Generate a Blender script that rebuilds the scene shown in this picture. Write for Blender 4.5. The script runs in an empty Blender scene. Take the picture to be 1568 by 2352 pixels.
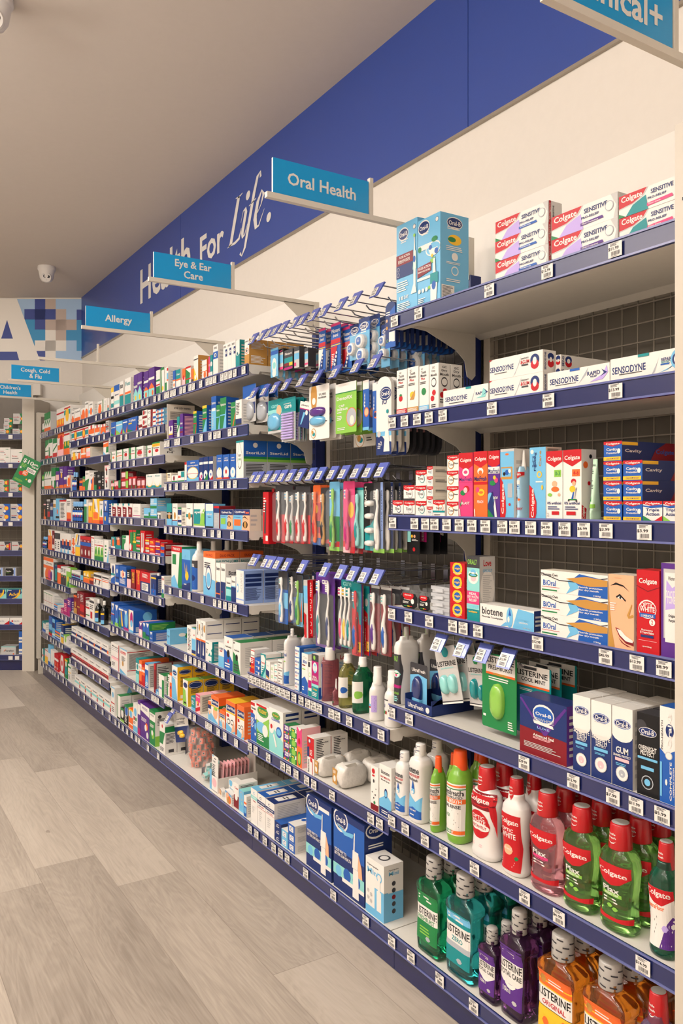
import bpy, math, random
from math import sin, cos, pi, radians, sqrt, hypot
random.seed(7)
sc = bpy.context.scene
COL = sc.collection
# ------------------------------------------------------------------ camera, light, exposure
TH = radians(32.2)                       # camera heading, clockwise from the aisle direction (+Y)
EYE = 1.447
cam = bpy.data.cameras.new('camera'); camo = bpy.data.objects.new('camera', cam); COL.objects.link(camo)
camo.location = (0, 0, EYE); camo.rotation_euler = (pi/2, 0, -TH)
cam.sensor_fit = 'VERTICAL'; cam.sensor_height = 36; cam.lens = 36*1836/2352
cam.shift_y = -23/2352; cam.clip_start = .05
sc.camera = camo
sc.view_settings.view_transform = 'Standard'; sc.view_settings.look = 'None'
sc.view_settings.gamma = 1; sc.view_settings.exposure = -.22; sc.view_settings.use_curve_mapping = False
wd = bpy.data.worlds.new('world'); sc.world = wd; wd.use_nodes = True
wd.node_tree.nodes['Background'].inputs[0].default_value = (1, .95, .90, 1)
wd.node_tree.nodes['Background'].inputs[1].default_value = .4
def area(name, loc, sx, sy, power, color=(1, .957, .908), rot=(0, 0, 0), spread=180):
    l = bpy.data.lights.new(name, 'AREA'); l.shape = 'RECTANGLE'; l.size = sx; l.size_y = sy
    l.energy = power; l.color = color; l.spread = radians(spread)
    o = bpy.data.objects.new(name, l); COL.objects.link(o); o.location = loc; o.rotation_euler = rot
CEIL = 3.285
for i, y in enumerate((-.6, 1.0, 2.6, 4.2, 5.8)):
    area('ceiling_lamp', (-.75, y, CEIL-.03), .3, 1.2, (18, 34, 52, 58, 58)[i])
for i, (x, y) in enumerate(((-2.6, 1.5), (-2.6, 4.2), (-2.2, -1.5))):
    area('ceiling_lamp', (x, y, CEIL-.03), .6, 1.2, 13)
for y in (-.8, 1.4, 3.6): area('ceiling_fill', (-2.3, y, 2.3), .3, 1.6, 165, rot=(pi, 0, 0))  # added fill lights out of view, aimed up to brighten the ceiling
# ------------------------------------------------------------------ materials
PAL = dict(W='dcd8d2', s='b8b6b3', S='a4a8ae', k='3a393d', K='131316', w='dcd2c2', R='b81620', r='7a1520',
  G='1f7a42', g='82b848', B='1f56a6', b='6aaed4', N='1b2e66', O='e2662a', Y='e8b62a', P='cf3c74', p='efb2b6',
  T='0f8488', t='86c8c4', M='a8176b', D='b6853f', V='54297f', v='b29cd8', l='8aa4da', c='e0a883')
MC = {}
def lin(h):
    v = [int(h[i:i+2], 16)/255 for i in (0, 2, 4)]
    return tuple((x/12.92 if x <= .04045 else ((x+.055)/1.055)**2.4) for x in v)+(1,)
def mat(name, hexc, rough=.45, metal=0, spec=.5, coat=0, trans=0, alpha=1, ior=1.45, emit=0):
    if name in MC: return MC[name]
    m = bpy.data.materials.new(name); m.use_nodes = True
    b = m.node_tree.nodes['Principled BSDF']; I = b.inputs
    I['Base Color'].default_value = lin(hexc); I['Roughness'].default_value = rough
    I['Metallic'].default_value = metal; I['Specular IOR Level'].default_value = spec
    I['Coat Weight'].default_value = coat; I['Transmission Weight'].default_value = trans
    I['Alpha'].default_value = alpha; I['IOR'].default_value = ior
    MC[name] = m; return m
def pal(c): return mat('ink_'+c+('' if c.isupper() else '_soft'), PAL[c], .42, spec=.4)
def grainy(name, a, b, scale, rough, bump=0):
    m = mat(name, a, rough); nt = m.node_tree; p = nt.nodes['Principled BSDF']
    n = nt.nodes.new('ShaderNodeTexNoise'); n.inputs['Scale'].default_value = scale; n.inputs['Detail'].default_value = 3
    tc = nt.nodes.new('ShaderNodeTexCoord'); nt.links.new(tc.outputs['Object'], n.inputs['Vector'])
    mx = nt.nodes.new('ShaderNodeMix'); mx.data_type = 'RGBA'; mx.inputs[6].default_value = lin(a); mx.inputs[7].default_value = lin(b)
    nt.links.new(n.outputs['Fac'], mx.inputs[0]); nt.links.new(mx.outputs[2], p.inputs['Base Color'])
    if bump:
        bp = nt.nodes.new('ShaderNodeBump'); bp.inputs['Strength'].default_value = bump; bp.inputs['Distance'].default_value = .002
        nt.links.new(n.outputs['Fac'], bp.inputs['Height']); nt.links.new(bp.outputs[0], p.inputs['Normal'])
    return m
m_wall = grainy('painted_plaster', 'ded7ce', 'd9d2c9', 40, .6, .1)
m_ceil = grainy('ceiling_paint', 'c6bcb2', 'c2b8ae', 30, .8)
m_board = grainy('powder_coat', 'd9d4cb', 'd2cdc4', 60, .38)
m_frame = mat('cream_steel', 'c2baad', .4)
m_rail = mat('rail_blue', '1e2657', .25, coat=.5)
m_lip = mat('rail_lip', '5a6198', .18, coat=.8)
m_kick = mat('kick_blue', '12174a', .25, coat=.3)
m_up = mat('upright_blue', '1b2a6a', .35)
m_back = mat('back_panel', '6c675f', .26)
m_wire = mat('grid_wire', '938c82', .35, metal=.3)
m_chrome = mat('chrome', 'b8b8bc', .2, metal=1)
m_tick = mat('ticket_paper', 'd8d4ce', .5)
m_flap = mat('flap_blue', '5664b4', .2, coat=.6)
m_alu = mat('arm_metal', 'cfc8bb', .35)
m_sign = mat('sign_blue', '1795d2', .35, coat=.2)
m_fascia = mat('fascia_blue', '2d4796', .38, coat=.25)
m_white = pal('W')
def clear(name, tint='ffffff', a=.22, rough=.08):
    if name in MC: return MC[name]
    m = bpy.data.materials.new(name); m.use_nodes = True; nt = m.node_tree
    p = nt.nodes['Principled BSDF']; p.inputs['Base Color'].default_value = lin(tint); p.inputs['Roughness'].default_value = rough
    p.inputs['Alpha'].default_value = a; p.inputs['Coat Weight'].default_value = 1; MC[name] = m; return m
m_clear = clear('clear_plastic', 'e8eef2', .08)
# ------------------------------------------------------------------ mesh helpers
class MB:
    def __init__(s): s.v = []; s.f = []; s.mi = []; s.ms = []
    def mid(s, m):
        if m not in s.ms: s.ms.append(m)
        return s.ms.index(m)
    def poly(s, pts, m):
        n = len(s.v); s.v += [tuple(p) for p in pts]; s.f.append(tuple(range(n, n+len(pts)))); s.mi.append(s.mid(m))
    def mesh(s, vs, fs, m):
        n = len(s.v); s.v += [tuple(p) for p in vs]; i = s.mid(m)
        for f in fs: s.f.append(tuple(n+k for k in f)); s.mi.append(i)
    def box(s, x0, x1, y0, y1, z0, z1, m, mf=None, ms=None, mt=None):
        if x0 > x1: x0, x1 = x1, x0
        if y0 > y1: y0, y1 = y1, y0
        V = [(x0,y0,z0),(x1,y0,z0),(x1,y1,z0),(x0,y1,z0),(x0,y0,z1),(x1,y0,z1),(x1,y1,z1),(x0,y1,z1)]
        n = len(s.v); s.v += V
        for f, mm in (((3,2,1,0), m), ((4,5,6,7), mt or m), ((0,1,5,4), ms or m), ((2,3,7,6), ms or m), ((3,0,4,7), mf or m), ((1,2,6,5), mf or m)):
            s.f.append(tuple(n+k for k in f)); s.mi.append(s.mid(mm))
    def prism(s, prof, fn, m, close=True):        # prof: list of 2D points; fn(p, side) -> 3D ; side 0/1
        k = len(prof); n = len(s.v); s.v += [fn(p, 0) for p in prof]+[fn(p, 1) for p in prof]; i = s.mid(m)
        s.f.append(tuple(range(n, n+k))); s.f.append(tuple(range(n+2*k-1, n+k-1, -1))); s.mi += [i, i]
        for a in range(k):
            b = (a+1) % k; s.f.append((n+a, n+k+a, n+k+b, n+b)); s.mi.append(i)
    def tube(s, pts, r, m, seg=6, ry=None):
        from mathutils import Vector as Ve
        P = [Ve(p) for p in pts]; R = r if isinstance(r, (list, tuple)) else [r]*len(P); n = len(s.v); i = s.mid(m)
        up = Ve((0, 0, 1)) if abs((P[-1]-P[0]).normalized().z) < .9 else Ve((1, 0, 0))
        for k, p in enumerate(P):
            t = (P[min(k+1, len(P)-1)]-P[max(k-1, 0)]).normalized()
            a = t.cross(up).normalized(); b = t.cross(a)
            for j in range(seg):
                q = p+(a*cos(2*pi*j/seg)+b*sin(2*pi*j/seg)*(ry or 1))*R[k]; s.v.append(tuple(q))
        for k in range(len(P)-1):
            for j in range(seg):
                jj = (j+1) % seg; s.f.append((n+k*seg+j, n+k*seg+jj, n+(k+1)*seg+jj, n+(k+1)*seg+j)); s.mi.append(i)
        s.f.append(tuple(n+j for j in range(seg))[::-1]); s.f.append(tuple(n+(len(P)-1)*seg+j for j in range(seg))); s.mi += [i, i]
    def build(s, name, smooth=False):
        me = bpy.data.meshes.new(name); me.from_pydata(s.v, [], s.f)
        for m in s.ms: me.materials.append(m)
        me.polygons.foreach_set('material_index', s.mi)
        if smooth is True: me.polygons.foreach_set('use_smooth', [True]*len(s.f))
        elif smooth: me.polygons.foreach_set('use_smooth', [i in smooth for i in s.mi])
        me.update(); return me
def ob(name, me, parent=None, loc=(0, 0, 0), rot=(0, 0, 0)):
    o = bpy.data.objects.new(name, me); COL.objects.link(o); o.location = loc; o.rotation_euler = rot
    if parent: o.parent = parent
    return o
def tag(o, label, cat, group=None):
    o['label'] = label; o['category'] = cat
    if group: o['group'] = group
    return o
def struct(name, mb):
    o = ob(name, mb.build(name)); o['kind'] = 'structure'; return o
TXT = {}
def text_mesh(t):
    if t in TXT: return TXT[t]
    cu = bpy.data.curves.new('t', 'FONT'); cu.body = t; cu.resolution_u = 2; cu.offset = .02; cu.size = 1
    o = bpy.data.objects.new('t', cu); me = bpy.data.meshes.new_from_object(o)
    vs = [(v.co.x, v.co.y) for v in me.vertices]; fs = [tuple(p.vertices) for p in me.polygons]
    bpy.data.objects.remove(o); bpy.data.curves.remove(cu); bpy.data.meshes.remove(me)
    if not vs: vs = [(0, 0)]
    x0 = min(v[0] for v in vs); x1 = max(v[0] for v in vs); y0 = min(v[1] for v in vs); y1 = max(v[1] for v in vs)
    W = max(x1-x0, 1e-6); Hh = max(y1-y0, 1e-6)
    TXT[t] = ([((a-x0)/W, (b-y0)/Hh) for a, b in vs], fs, W/Hh); return TXT[t]
def put_text(mb, t, fn, m, shear=0):
    vs, fs, _ = text_mesh(t); mb.mesh([fn(a+shear*b, b) for a, b in vs], [f[::-1] for f in fs], m)
def drape(mb, pts, C, m, seg):
    """lay a printed shape over a curved face: cut into columns, then into short cells"""
    u0 = min(p[0] for p in pts); u1 = max(p[0] for p in pts); n = max(2, int(seg*(u1-u0)+.99)); k = len(pts)
    def cut(u):
        h = []
        for a, b in zip(pts, pts[1:]+pts[:1]):
            if abs(a[0]-b[0]) > 1e-9 and min(a[0], b[0])-1e-9 <= u <= max(a[0], b[0])+1e-9: h.append(a[1]+(b[1]-a[1])*(u-a[0])/(b[0]-a[0]))
        return (min(h), max(h)) if h else None
    for i in range(n):
        ua, ub = u0+(u1-u0)*i/n, u0+(u1-u0)*(i+1)/n; g = (u1-u0)*1e-4
        A, B = cut(ua+g), cut(ub-g)
        if not A or not B: continue
        r = max(1, int(max(A[1]-A[0], B[1]-B[0])*12+.5))
        for j in range(r):
            f = lambda q, t: q[0]+(q[1]-q[0])*t
            mb.poly([C(ua, f(A, (j+1)/r)), C(ua, f(A, j/r)), C(ub, f(B, j/r)), C(ub, f(B, (j+1)/r))], m)
def decor(mb, spec, F, w, h, seg=1, e0=.0003):
    """print a design on a face; F(u, v, lift) -> point; u, v in 0..1"""
    e = e0
    for el in [x for x in spec.split(';') if x.strip() and x.strip() != '-']:
        k, c = el[0], el[1]; a = el[2:].split(); m = pal(c); e += .00009
        C = lambda u, v: F(min(max(u, 0), 1), min(max(v, 0), 1), e)
        if seg > 1 and k in 'hrop':
            q = [float(x)/100 for x in a]
            if k == 'h': pts = [(0, q[0]), (1, q[0]), (1, q[1]), (0, q[1])]
            elif k == 'r': pts = [(q[0], q[1]), (q[2], q[1]), (q[2], q[3]), (q[0], q[3])]
            elif k == 'o':
                r = q[2]*w; asp = q[3]*100 if len(q) > 3 else 1
                pts = [(q[0]+cos(2*pi*i/24)*r/w, q[1]+sin(2*pi*i/24)*r*asp/h) for i in range(24)]
            else: pts = [(q[i], q[i+1]) for i in range(0, len(q)-1, 2)]
            drape(mb, pts, C, m, seg); continue
        if k in 'hr':
            q = [float(x)/100 for x in a]
            u0, v0, u1, v1 = (0, q[0], 1, q[1]) if k == 'h' else q
            n = 1
            for i in range(n):
                ua, ub = u0+(u1-u0)*i/n, u0+(u1-u0)*(i+1)/n
                mb.poly([C(ua, v1), C(ua, v0), C(ub, v0), C(ub, v1)], m)
        elif k == 'o':
            q = [float(x) for x in a]; u, v, r = q[0]/100, q[1]/100, q[2]/100*w; asp = q[3] if len(q) > 3 else 1
            N = 16 if r > .004 else 8
            mb.poly([C(u+cos(2*pi*i/N)*r/w, v+sin(2*pi*i/N)*r*asp/h) for i in range(N)], m)
        elif k == 'p':
            q = [float(x)/100 for x in a]
            mb.poly([C(q[i], q[i+1]) for i in range(0, len(q)-1, 2)], m)
        elif k in 'tT':
            u, v, tw, tt = [float(x)/100 for x in a[:4]]; s = ' '.join(a[4:]).replace('_', ' ')
            if not s: continue
            if k == 't': fn = lambda x, y: F(u+(x-.5)*tw, v+(y-.5)*tt, e)
            else: fn = lambda x, y: F(u-(y-.5)*tw, v+(x-.5)*tt, e)
            put_text(mb, s, fn, m)
        elif k == 'l':
            u0, v0, u1, v1 = [float(x)/100 for x in a[:4]]; n = int(a[4]); rr = random.Random(n*7+int(u0*100))
            for i in range(n):
                vv = v1-(v1-v0)*(i+.5)/n; t = (v1-v0)/n*.24; ue = u1-(u1-u0)*rr.uniform(0, .35)
                mb.poly([F(u0, vv+t, e), F(u0, vv-t, e), F(ue, vv-t, e), F(ue, vv+t, e)], m)
# ------------------------------------------------------------------ products table
DES = '''W:hG 0 40;hR 0 15
W/s/W:hG 65 100;pG 0 30 100 60 100 75 0 45;hO 0 22
W:hO 0 45;hR 70 78;oY 50 30 30
W:hT 55 80;oY 50 55 28;hR 85 92
W:hO 0 40;oO 50 38 30;tK 50 80 80 12 Codral
W:hO 0 35;tK 50 80 80 12 Codral
W:hO 0 50;oO 60 40 40
W:oO 50 30 42;tK 50 88 80 12 Codral
W:hs 0 10;rb 0 30 100 50;oO 60 40 24;tK 50 85 70 10 Codral
W/w/W:hT 0 18;oO 50 35 34;tK 50 80 70 12 Codral
W:pG 0 0 18 0 18 100 0 100;TK 60 50 16 70 Codral
W:hT 0 30;oO 40 40 35
W:hY 80 100;hK 50 62;hT 12 30
W:hB 75 100;ht 20 35;tN 50 60 70 8 sinus
W:hT 0 45;tK 50 80 80 14 ease;hO 45 50
W:hT 0 40;tT 50 80 80 16 Fess;hO 42 50
V:ht 0 32;pt 0 32 50 50 100 32;oY 50 16 20;hs 52 60
V:ht 0 32;pt 0 32 50 55 100 32;oY 50 16 20;hs 60 68
V:ht 0 30;pO 0 30 50 45 100 30;hW 58 66;oO 50 15 20
V:ht 0 30;pO 0 30 50 50 100 30;hW 60 68;oO 70 15 16
W:hG 0 35;hR 38 44;hG 55 62
W:pG 0 0 40 0 20 100 0 100;oY 60 20 24;hG 90 100
W:hG 0 40
W:rR 0 84 100 95;rb 0 50 100 75;hO 44 50;hb 0 6
B:hO 45 52;hW 0 45;oO 50 25 25
W:hT 50 100;hO 42 50;tW 50 75 70 10 Otex
O:hp 0 50;oR 50 50 30
W/W/R:hR 90 100;pG 0 0 60 0 90 60 0 90;hR 30 36
O:hk 0 30
W/D/W:pY 0 0 100 0 0 60;hk 84 88;oW 40 20 20
W/O/W:hO 40 44;oO 60 25 26;hs 70 76
P:op 50 60 40;hW 0 25
T:oW 50 60 40;hW 0 25
W:rB 0 55 100 78;oW 45 67 24 .7;oN 45 67 10;tk 50 90 60 7 HYLO
W:rN 55 55 100 80;oW 78 68 20 .7;oN 78 68 8;tk 45 90 60 7 HYLO
W/T/W:hT 0 50;oW 45 52 34 .7;oT 45 52 20;oK 45 52 9
W/D/W:hD 0 42;oO 50 56 42 .7;oW 50 56 32 .7;oK 50 56 14;tk 50 92 80 6 HYLO:hD 0 45;ls 12 62 88 90 6;lW 10 8 90 38 6
W:pG 0 60 0 100 100 100 100 80;hR 0 20;hG 40 46
W:pG 0 0 40 0 20 60 0 60;hG 80 100;hR 0 14
W:hG 75 100;hR 0 25;pG 0 40 100 70 100 60 0 30
O:hW 50 80;oR 60 60 30;hp 0 30
W/W/W:hO 0 30;hG 30 60;oY 50 50 24;hR 85 92
W:hT 35 72;oR 50 50 17;oY 50 50 12;hR 82 92;hO 20 26
W:hO 30 70;pN 0 0 100 0 0 30;oR 50 85 14
W:hO 35 75;pb 0 0 100 0 100 30;oR 50 88 14
O:hW 75 100;pb 0 0 60 30 100 0;oR 50 88 14
s:hp 0 20;lk 10 30 90 90 5;hR 50 56
B:pG 0 0 100 0 0 30;hs 60 66;pR 80 0 100 0 100 60
b:pg 0 0 100 0 0 45;pR 60 0 100 0 100 50;hW 70 78
B:pO 60 0 100 0 100 60;pg 0 0 60 0 0 40;hW 76 84
B:pG 0 0 80 0 0 30;pR 80 0 100 0 100 50;tW 50 80 70 14 Telfast;rY 10 58 45 66
W:hr 20 40;tr 50 70 70 8 Zyrtec
W:hr 15 40;oR 30 75 18;lk 40 60 90 90 3
W:rr 60 0 100 100;tK 30 60 50 30 C
W:hB 0 25;hR 60 75
b:hW 20 50;hN 75 100;oO 50 40 16
W/w/w:tk 50 70 60 5 EYE;oD 50 20 24;oG 50 34 14:tk 55 80 60 10 EYE_LID_WIPES;lk 10 20 90 60 8
V:hW 30 70;oV 50 55 24;hY 24 30
W/T/W:hT 60 100;pG 0 20 100 60 100 80 0 40
V:tW 50 60 80 8 tears;hT 38 44;hr 20 26:lp 10 10 90 90 14
G/B/Y:hY 90 100;tW 50 76 80 10 Systane;pR 40 0 100 50 100 40 70 0;hR 46 50
G/B/Y:hY 90 100;tW 50 74 80 10 Systane;pb 0 0 100 60 100 0;hR 50 54
B:hb 0 60;tW 50 80 80 9 Systane;rW 10 58 90 66;ls 20 10 50 50 8
G:pb 40 0 100 0 100 60;tW 50 78 80 9 Systane;hb 50 54
G/B/B:pb 40 0 100 0 100 70;tW 50 78 86 10 Systane;hb 44 48
G/B/B:tW 50 80 80 8 Systane;pO 30 0 100 60 100 50 50 0
W:hk 6 30;lk 10 45 70 90 8;hN 12 28
w:hk 0 14;pY 0 30 10 30 10 100 0 100;lk 20 50 80 90 3
W:hG 0 25;or 40 60 14
W:hG 0 18;rT 50 45 100 95;rR 5 40 45 60
W:hR 88 100;hB 0 10
B:hb 0 20;oY 50 40 46 .42;oW 50 40 43 .4;tW 50 88 40 8 optrex;tW 50 75 90 9 cleansing_wipes;hR 36 38
N/B/B:oW 50 22 44;hW 70 80;oM 60 20 20;pM 0 0 100 0 0 20
N/B/B:oW 50 24 44;hW 70 80;oN 50 24 14;pG 0 0 100 0 100 30
N/s/B:oW 50 26 44;hW 70 80;oB 50 26 14;pR 0 0 100 0 100 20
B:tW 50 85 50 6 optrex;tW 50 75 60 9 dry_eyes;oW 50 28 44 .9;hO 0 10;oY 50 45 8
B:tW 50 85 50 6 optrex;tW 50 75 60 9 sore_eyes;oW 50 28 44 .9;hR 0 10;oR 50 32 14
B:tW 50 85 50 6 optrex;tW 50 75 60 9 clear_eyes;oW 50 28 44 .9;hb 0 8;ob 50 30 14
W/S/b:hT 95 100;pk 50 98 85 60 70 32 50 25 30 32 15 60;pW 50 96 82 60 68 34 50 28 32 34 18 60;tk 50 62 40 7 tears;tG 50 52 40 7 SteriLid:hB 58 100;hG 45 58;rg 0 45 100 52;tW 50 68 80 7 SteriLid;oW 50 88 10;lk 10 8 90 40 8
K:hb 0 30;hT 60 100;oD 50 45 24;hs 50 54
W:hb 0 22;oD 50 45 20 1.3;hr 22 26;tk 50 80 60 6 drops
W:hN 60 88;hG 0 8;hN 20 34;hG 92 100;oD 30 45 14
w:lk 10 10 90 80 9
W:rk 0 0 100 4;hT 40 54;oD 50 46 20;rK 90 0 100 50;tk 40 78 50 4 drops
W/B/W:pG 60 10 100 10 100 70;rT 0 15 60 75;pg 55 15 95 15 95 80 70 60;tW 50 62 86 14 eyelife;hg 8 15
b:hW 72 100;hK 0 8;tW 50 58 70 8 refresh;tK 50 46 40 4 tears
S/r/S:hN 70 92;pR 0 90 100 90 100 100 0 100;ls 20 10 80 60 8
b/w/W:hN 72 100;tW 50 84 80 14 Optifresh_Plus;pc 52 0 100 0 100 72 62 72;oK 72 28 15 .6;oD 72 28 8;pK 55 58 72 68 95 50 72 62;rg 6 26 42 56;tN 25 66 40 4 preservative
b/w/W:hN 72 100;tW 40 86 62 13 Optifresh;tO 82 86 28 13 Tears;pc 52 0 100 0 100 72 60 72;oK 74 28 15 .6;oD 74 28 8;pK 55 58 72 68 95 50 72 62;rO 6 22 46 52;tN 25 62 40 4 preservative
W/G/W:rR 0 86 100 100;pG 60 0 100 0 100 86 80 86;rG 10 55 45 80;pb 0 0 70 0 30 30 0 20;tW 50 93 70 6 TWIN_PACK
B/b/b:pb 0 75 100 75 100 100 0 100;tb 50 84 80 9 COMPLETE;oY 60 35 20;pN 0 0 100 0 100 20 0 10;pY 55 40 60 65 65 40;pY 40 45 30 70 50 40;tW 40 14 30 5 wash
-
W/W/O:hO 86 100;tr 50 92 60 6 DUO_PACK;pb 0 0 100 0 100 36 0 44;oN 45 40 26 1.6;oW 45 40 22 1.6;ob 45 36 18 1.4;lk 10 62 60 76 3:hO 86 100;tr 50 92 60 6 DUO_PACK;tT 50 79 90 6 BAUSCH_LOMB;tk 30 64 40 9 no.
W/W/W:tk 50 84 70 10 Boston;hN 0 46;oY 20 46 10;hO 10 14:tk 40 60 60 22 Boston
W/W/W:tk 50 84 70 10 Boston;hN 0 48;oR 30 20 8:tk 45 74 60 12 Boston;tk 45 62 50 7 ADVANCE;lk 10 10 80 50 7
W/b/W:hT 0 60;ht 20 50;tk 50 78 70 9 Boston
W/B/W:hN 0 60;hb 58 62;tk 50 80 70 9 Boston
W/l/l:Ts 72 62 26 60 ACUVUE;ob 22 45 12 2.2;hl 10 14;oW 22 45 8 1.8:rN 8 52 92 62;rN 8 66 92 76;rN 8 80 92 90;lN 8 10 92 48 14
b:ok 45 84 5;tk 50 56 70 10 Tea_Solution;tk 50 44 40 5 wipes:ok 78 50 9;oG 50 52 7;oW 35 60 10 .5;lk 45 20 90 30 3
W:lk 20 10 90 90 16;oR 30 30 8
b/W/G:hW 60 96;hN 6 18;oR 60 74 10;hY 0 5
W/W/W:hN 0 45;hO 45 50;Tk 30 76 26 36 Audisol;oD 75 80 16 2;pW 40 10 70 10 60 44
W/W/W:hN 0 45;hO 45 50;Tk 30 76 26 36 Audisol;oD 75 80 16 2;pW 40 10 70 10 60 44:rN 10 20 90 22;rN 10 45 90 47;rN 10 88 90 90;rN 10 66 90 68;lk 10 26 80 40 4
W/T/W:pT 100 0 55 0 40 30 100 70;oW 80 45 14;rW 4 6 90 28;tT 30 88 40 6 MD_EARS;lk 8 36 40 60 4:ls 10 8 80 90 12
W/b/W:hb 0 45;tN 50 76 80 9 LUBRI;tR 50 66 50 7 ear;ob 50 30 20
W/W/B:pB 0 0 100 0 100 30 60 50 0 60;oK 50 50 16 1.2;tk 50 70 70 7 OptiSoothe;pR 40 82 55 82 50 92;oR 50 28 9;lW 10 6 90 22 2:lk 20 20 80 70 10
W/W/G:pG 0 0 100 0 60 50 0 66;oK 50 50 16 1.2;tk 50 72 70 7 OptiSoothe;rk 5 92 20 97;lk 10 6 80 30 3:ls 15 20 80 85 12
W/W/G:rG 0 0 45 100;lk 20 40 90 90 5;oW 20 60 15
O:hW 60 90;oV 50 40 30
W/Y/b:ob 50 80 40 .5;oN 50 80 34 .4;tW 50 80 50 4 ovidea;pb 0 0 100 0 60 60 0 66;tb 50 66 70 4 baby_lice;hb 0 3:oN 50 84 40 .4;oW 50 84 36 .35;oN 50 84 34 .32;rW 20 6 80 16;lk 20 40 90 70 8
W/Y/g:oN 50 80 40 .5;pg 0 0 80 0 50 60 0 66;rK 20 8 70 14:oN 50 82 46 .5;oW 50 82 42 .42;oN 50 82 40 .38;rl 20 20 80 40;lk 20 50 90 70 5
T:tW 50 88 80 10 NARISOL;hb 0 20;lW 10 40 70 70 4
p/w/p:hP 60 100;oR 50 50 20;tW 50 88 80 9 Caruso;oY 40 55 14;pR 0 20 100 40 100 20 0 0:lk 15 10 85 90 14
W:hO 80 100;hN 60 80;hb 0 40;oc 50 40 30
W/O/O:hO 86 100;rN 6 66 94 86;tW 50 76 84 12 ClearWipe;hY 58 64;oc 55 40 30 1.2;pb 0 0 100 0 0 30;og 60 54 24 .4:hG 50 70;tW 50 60 80 10 Antifog;lN 20 15 80 40 4
W/O/O:hO 80 100;rN 6 58 94 78;tW 50 68 84 12 ClearWipe;hY 50 56;pb 0 0 100 0 0 40;oc 75 15 20 1.4;ok 40 35 12 .8;oW 40 35 9 .6
W/O/Y:hO 84 100;rN 6 66 94 86;tW 50 76 84 13 ClearWipe;hY 60 65;rR 8 46 32 56;pb 0 0 100 0 100 8 0 24;ok 30 32 16 .8;oW 30 32 13 .6;ok 68 34 16 .8;oW 68 34 13 .6;pc 60 0 95 8 85 40 70 20
W/O/O:hO 84 100;rN 6 64 94 84;tW 50 74 84 13 ClearWipe;hY 58 63;rR 8 46 32 56;pb 0 0 100 0 100 8 0 24;ok 30 32 16 .8;oW 30 32 13 .6;ok 68 34 16 .8;oW 68 34 13 .6;pc 60 0 95 8 85 40 70 20
W:hO 0 40;oY 50 30 30;tK 50 75 80 12 Codral
W:oO 60 30 30;hR 0 16;hk 70 78
O:oc 60 76 26;hW 40 55;hR 0 14
O/w/w:hp 20 60;hW 60 90
W:pO 0 60 100 60 100 90 0 80;pG 50 20 100 20 100 60 60 60;pb 0 0 60 0 0 30;hR 92 100
W:rG 0 0 10 100;tk 50 75 70 16 Zyrtec;oO 50 45 20 .4
W:rG 0 0 14 100;tk 50 75 70 16 Zyrtec;hO 48 54;ls 10 10 90 40 3
W:rG 0 0 16 100;tk 50 72 70 16 Zyrtec;oR 60 50 24 .4;ls 10 10 90 40 3
W:rG 0 0 35 100;tk 70 72 50 16 Zyr;hR 48 52
W:rG 0 0 14 100;tk 50 72 70 18 Zyrtec;oR 55 48 30 .4;ls 10 10 90 40 3
W:rG 0 0 14 100;tk 50 72 70 16 Zyrtec;oR 60 48 24 .4
W/W/W:rG 0 90 100 100;rY 0 70 100 90;tR 50 80 70 9 BONUS;tk 50 60 80 16 Zyrtec;oR 60 42 24 .3;rG 0 0 8 70:Tk 50 50 34 60 Zyrtec
r:rG 60 0 100 100;hp 40 70;oY 40 20 20
r:rG 65 20 100 100;rp 0 40 60 90;oR 40 20 14
r:rg 65 20 100 100;rp 5 40 60 90;hR 0 20
r:rp 10 35 70 85;oG 80 20 12;hR 85 100
r:rp 10 35 80 85;oO 50 20 12;hR 0 10
W:hT 0 22;oY 50 45 38 .6;oW 50 52 38 .6;tT 50 86 60 12 Nose
W:pr 30 0 95 0 95 70 20 80;rT 20 84 50 100;lW 40 20 80 60 3
W:ls 15 30 80 80 5;hM 14 18
b:hG 0 25;hW 30 38;rG 80 25 100 60
b:hG 0 25;hW 40 48;lW 10 55 60 90 3
k/W/W:hW 60 90;oW 40 30 20
T:oR 50 45 26 1.2;oO 50 45 20 1.2;hW 0 16;ls 10 76 90 94 2
k:oO 50 50 26 1.2;hT 0 30;lW 10 76 90 94 2
G/W/W:pW 40 0 100 0 100 100 60 100;tW 40 80 60 10 clear;oW 50 20 18
R/G/R:rG 30 30 100 100;oW 40 20 30;hR 90 100
G:hR 92 100;hY 40 50;TY 50 66 40 40 GRAN
R:hG 0 60;rO 0 80 100 92;hs 30 50
R:rs 20 10 45 90;rs 60 10 75 90;oW 40 10 24
R:rs 0 20 100 50;hY 60 80
R:hp 0 20;rO 10 40 80 60;rY 10 62 70 76
R:hV 30 70;hW 14 24;rY 10 76 90 86
B/r/R:hR 50 100;tY 50 62 90 18 Duro
W:pB 0 0 100 0 100 40 0 20;oN 50 70 24 1.4;hT 40 50
B:oW 50 70 20;hW 0 10;hN 30 40
B:rW 20 45 90 76;oc 50 60 18 1;oR 60 60 8;lW 10 10 90 36 5
K:hp 0 50;lW 10 60 60 90 3
r:TY 50 60 50 60 SUDAFED;hR 86 100
R:TY 60 60 40 60 SUDAFED;hO 86 100
R/W/r:hN 0 50;rW 14 8 80 44;lW 20 70 80 90 4;lk 20 12 75 40 7
N:hY 84 92;hB 0 30
W/W/W:tR 50 88 80 14 Otrivin;oB 50 30 30;hG 0 20
B/B/B:pW 10 96 90 96 50 60;oN 50 82 12;tW 50 50 80 9 Vaporiser;hR 44 48;pg 0 0 60 0 30 20
B/B/B:pW 10 96 90 96 50 70;ob 50 24 24;hg 0 14
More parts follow.
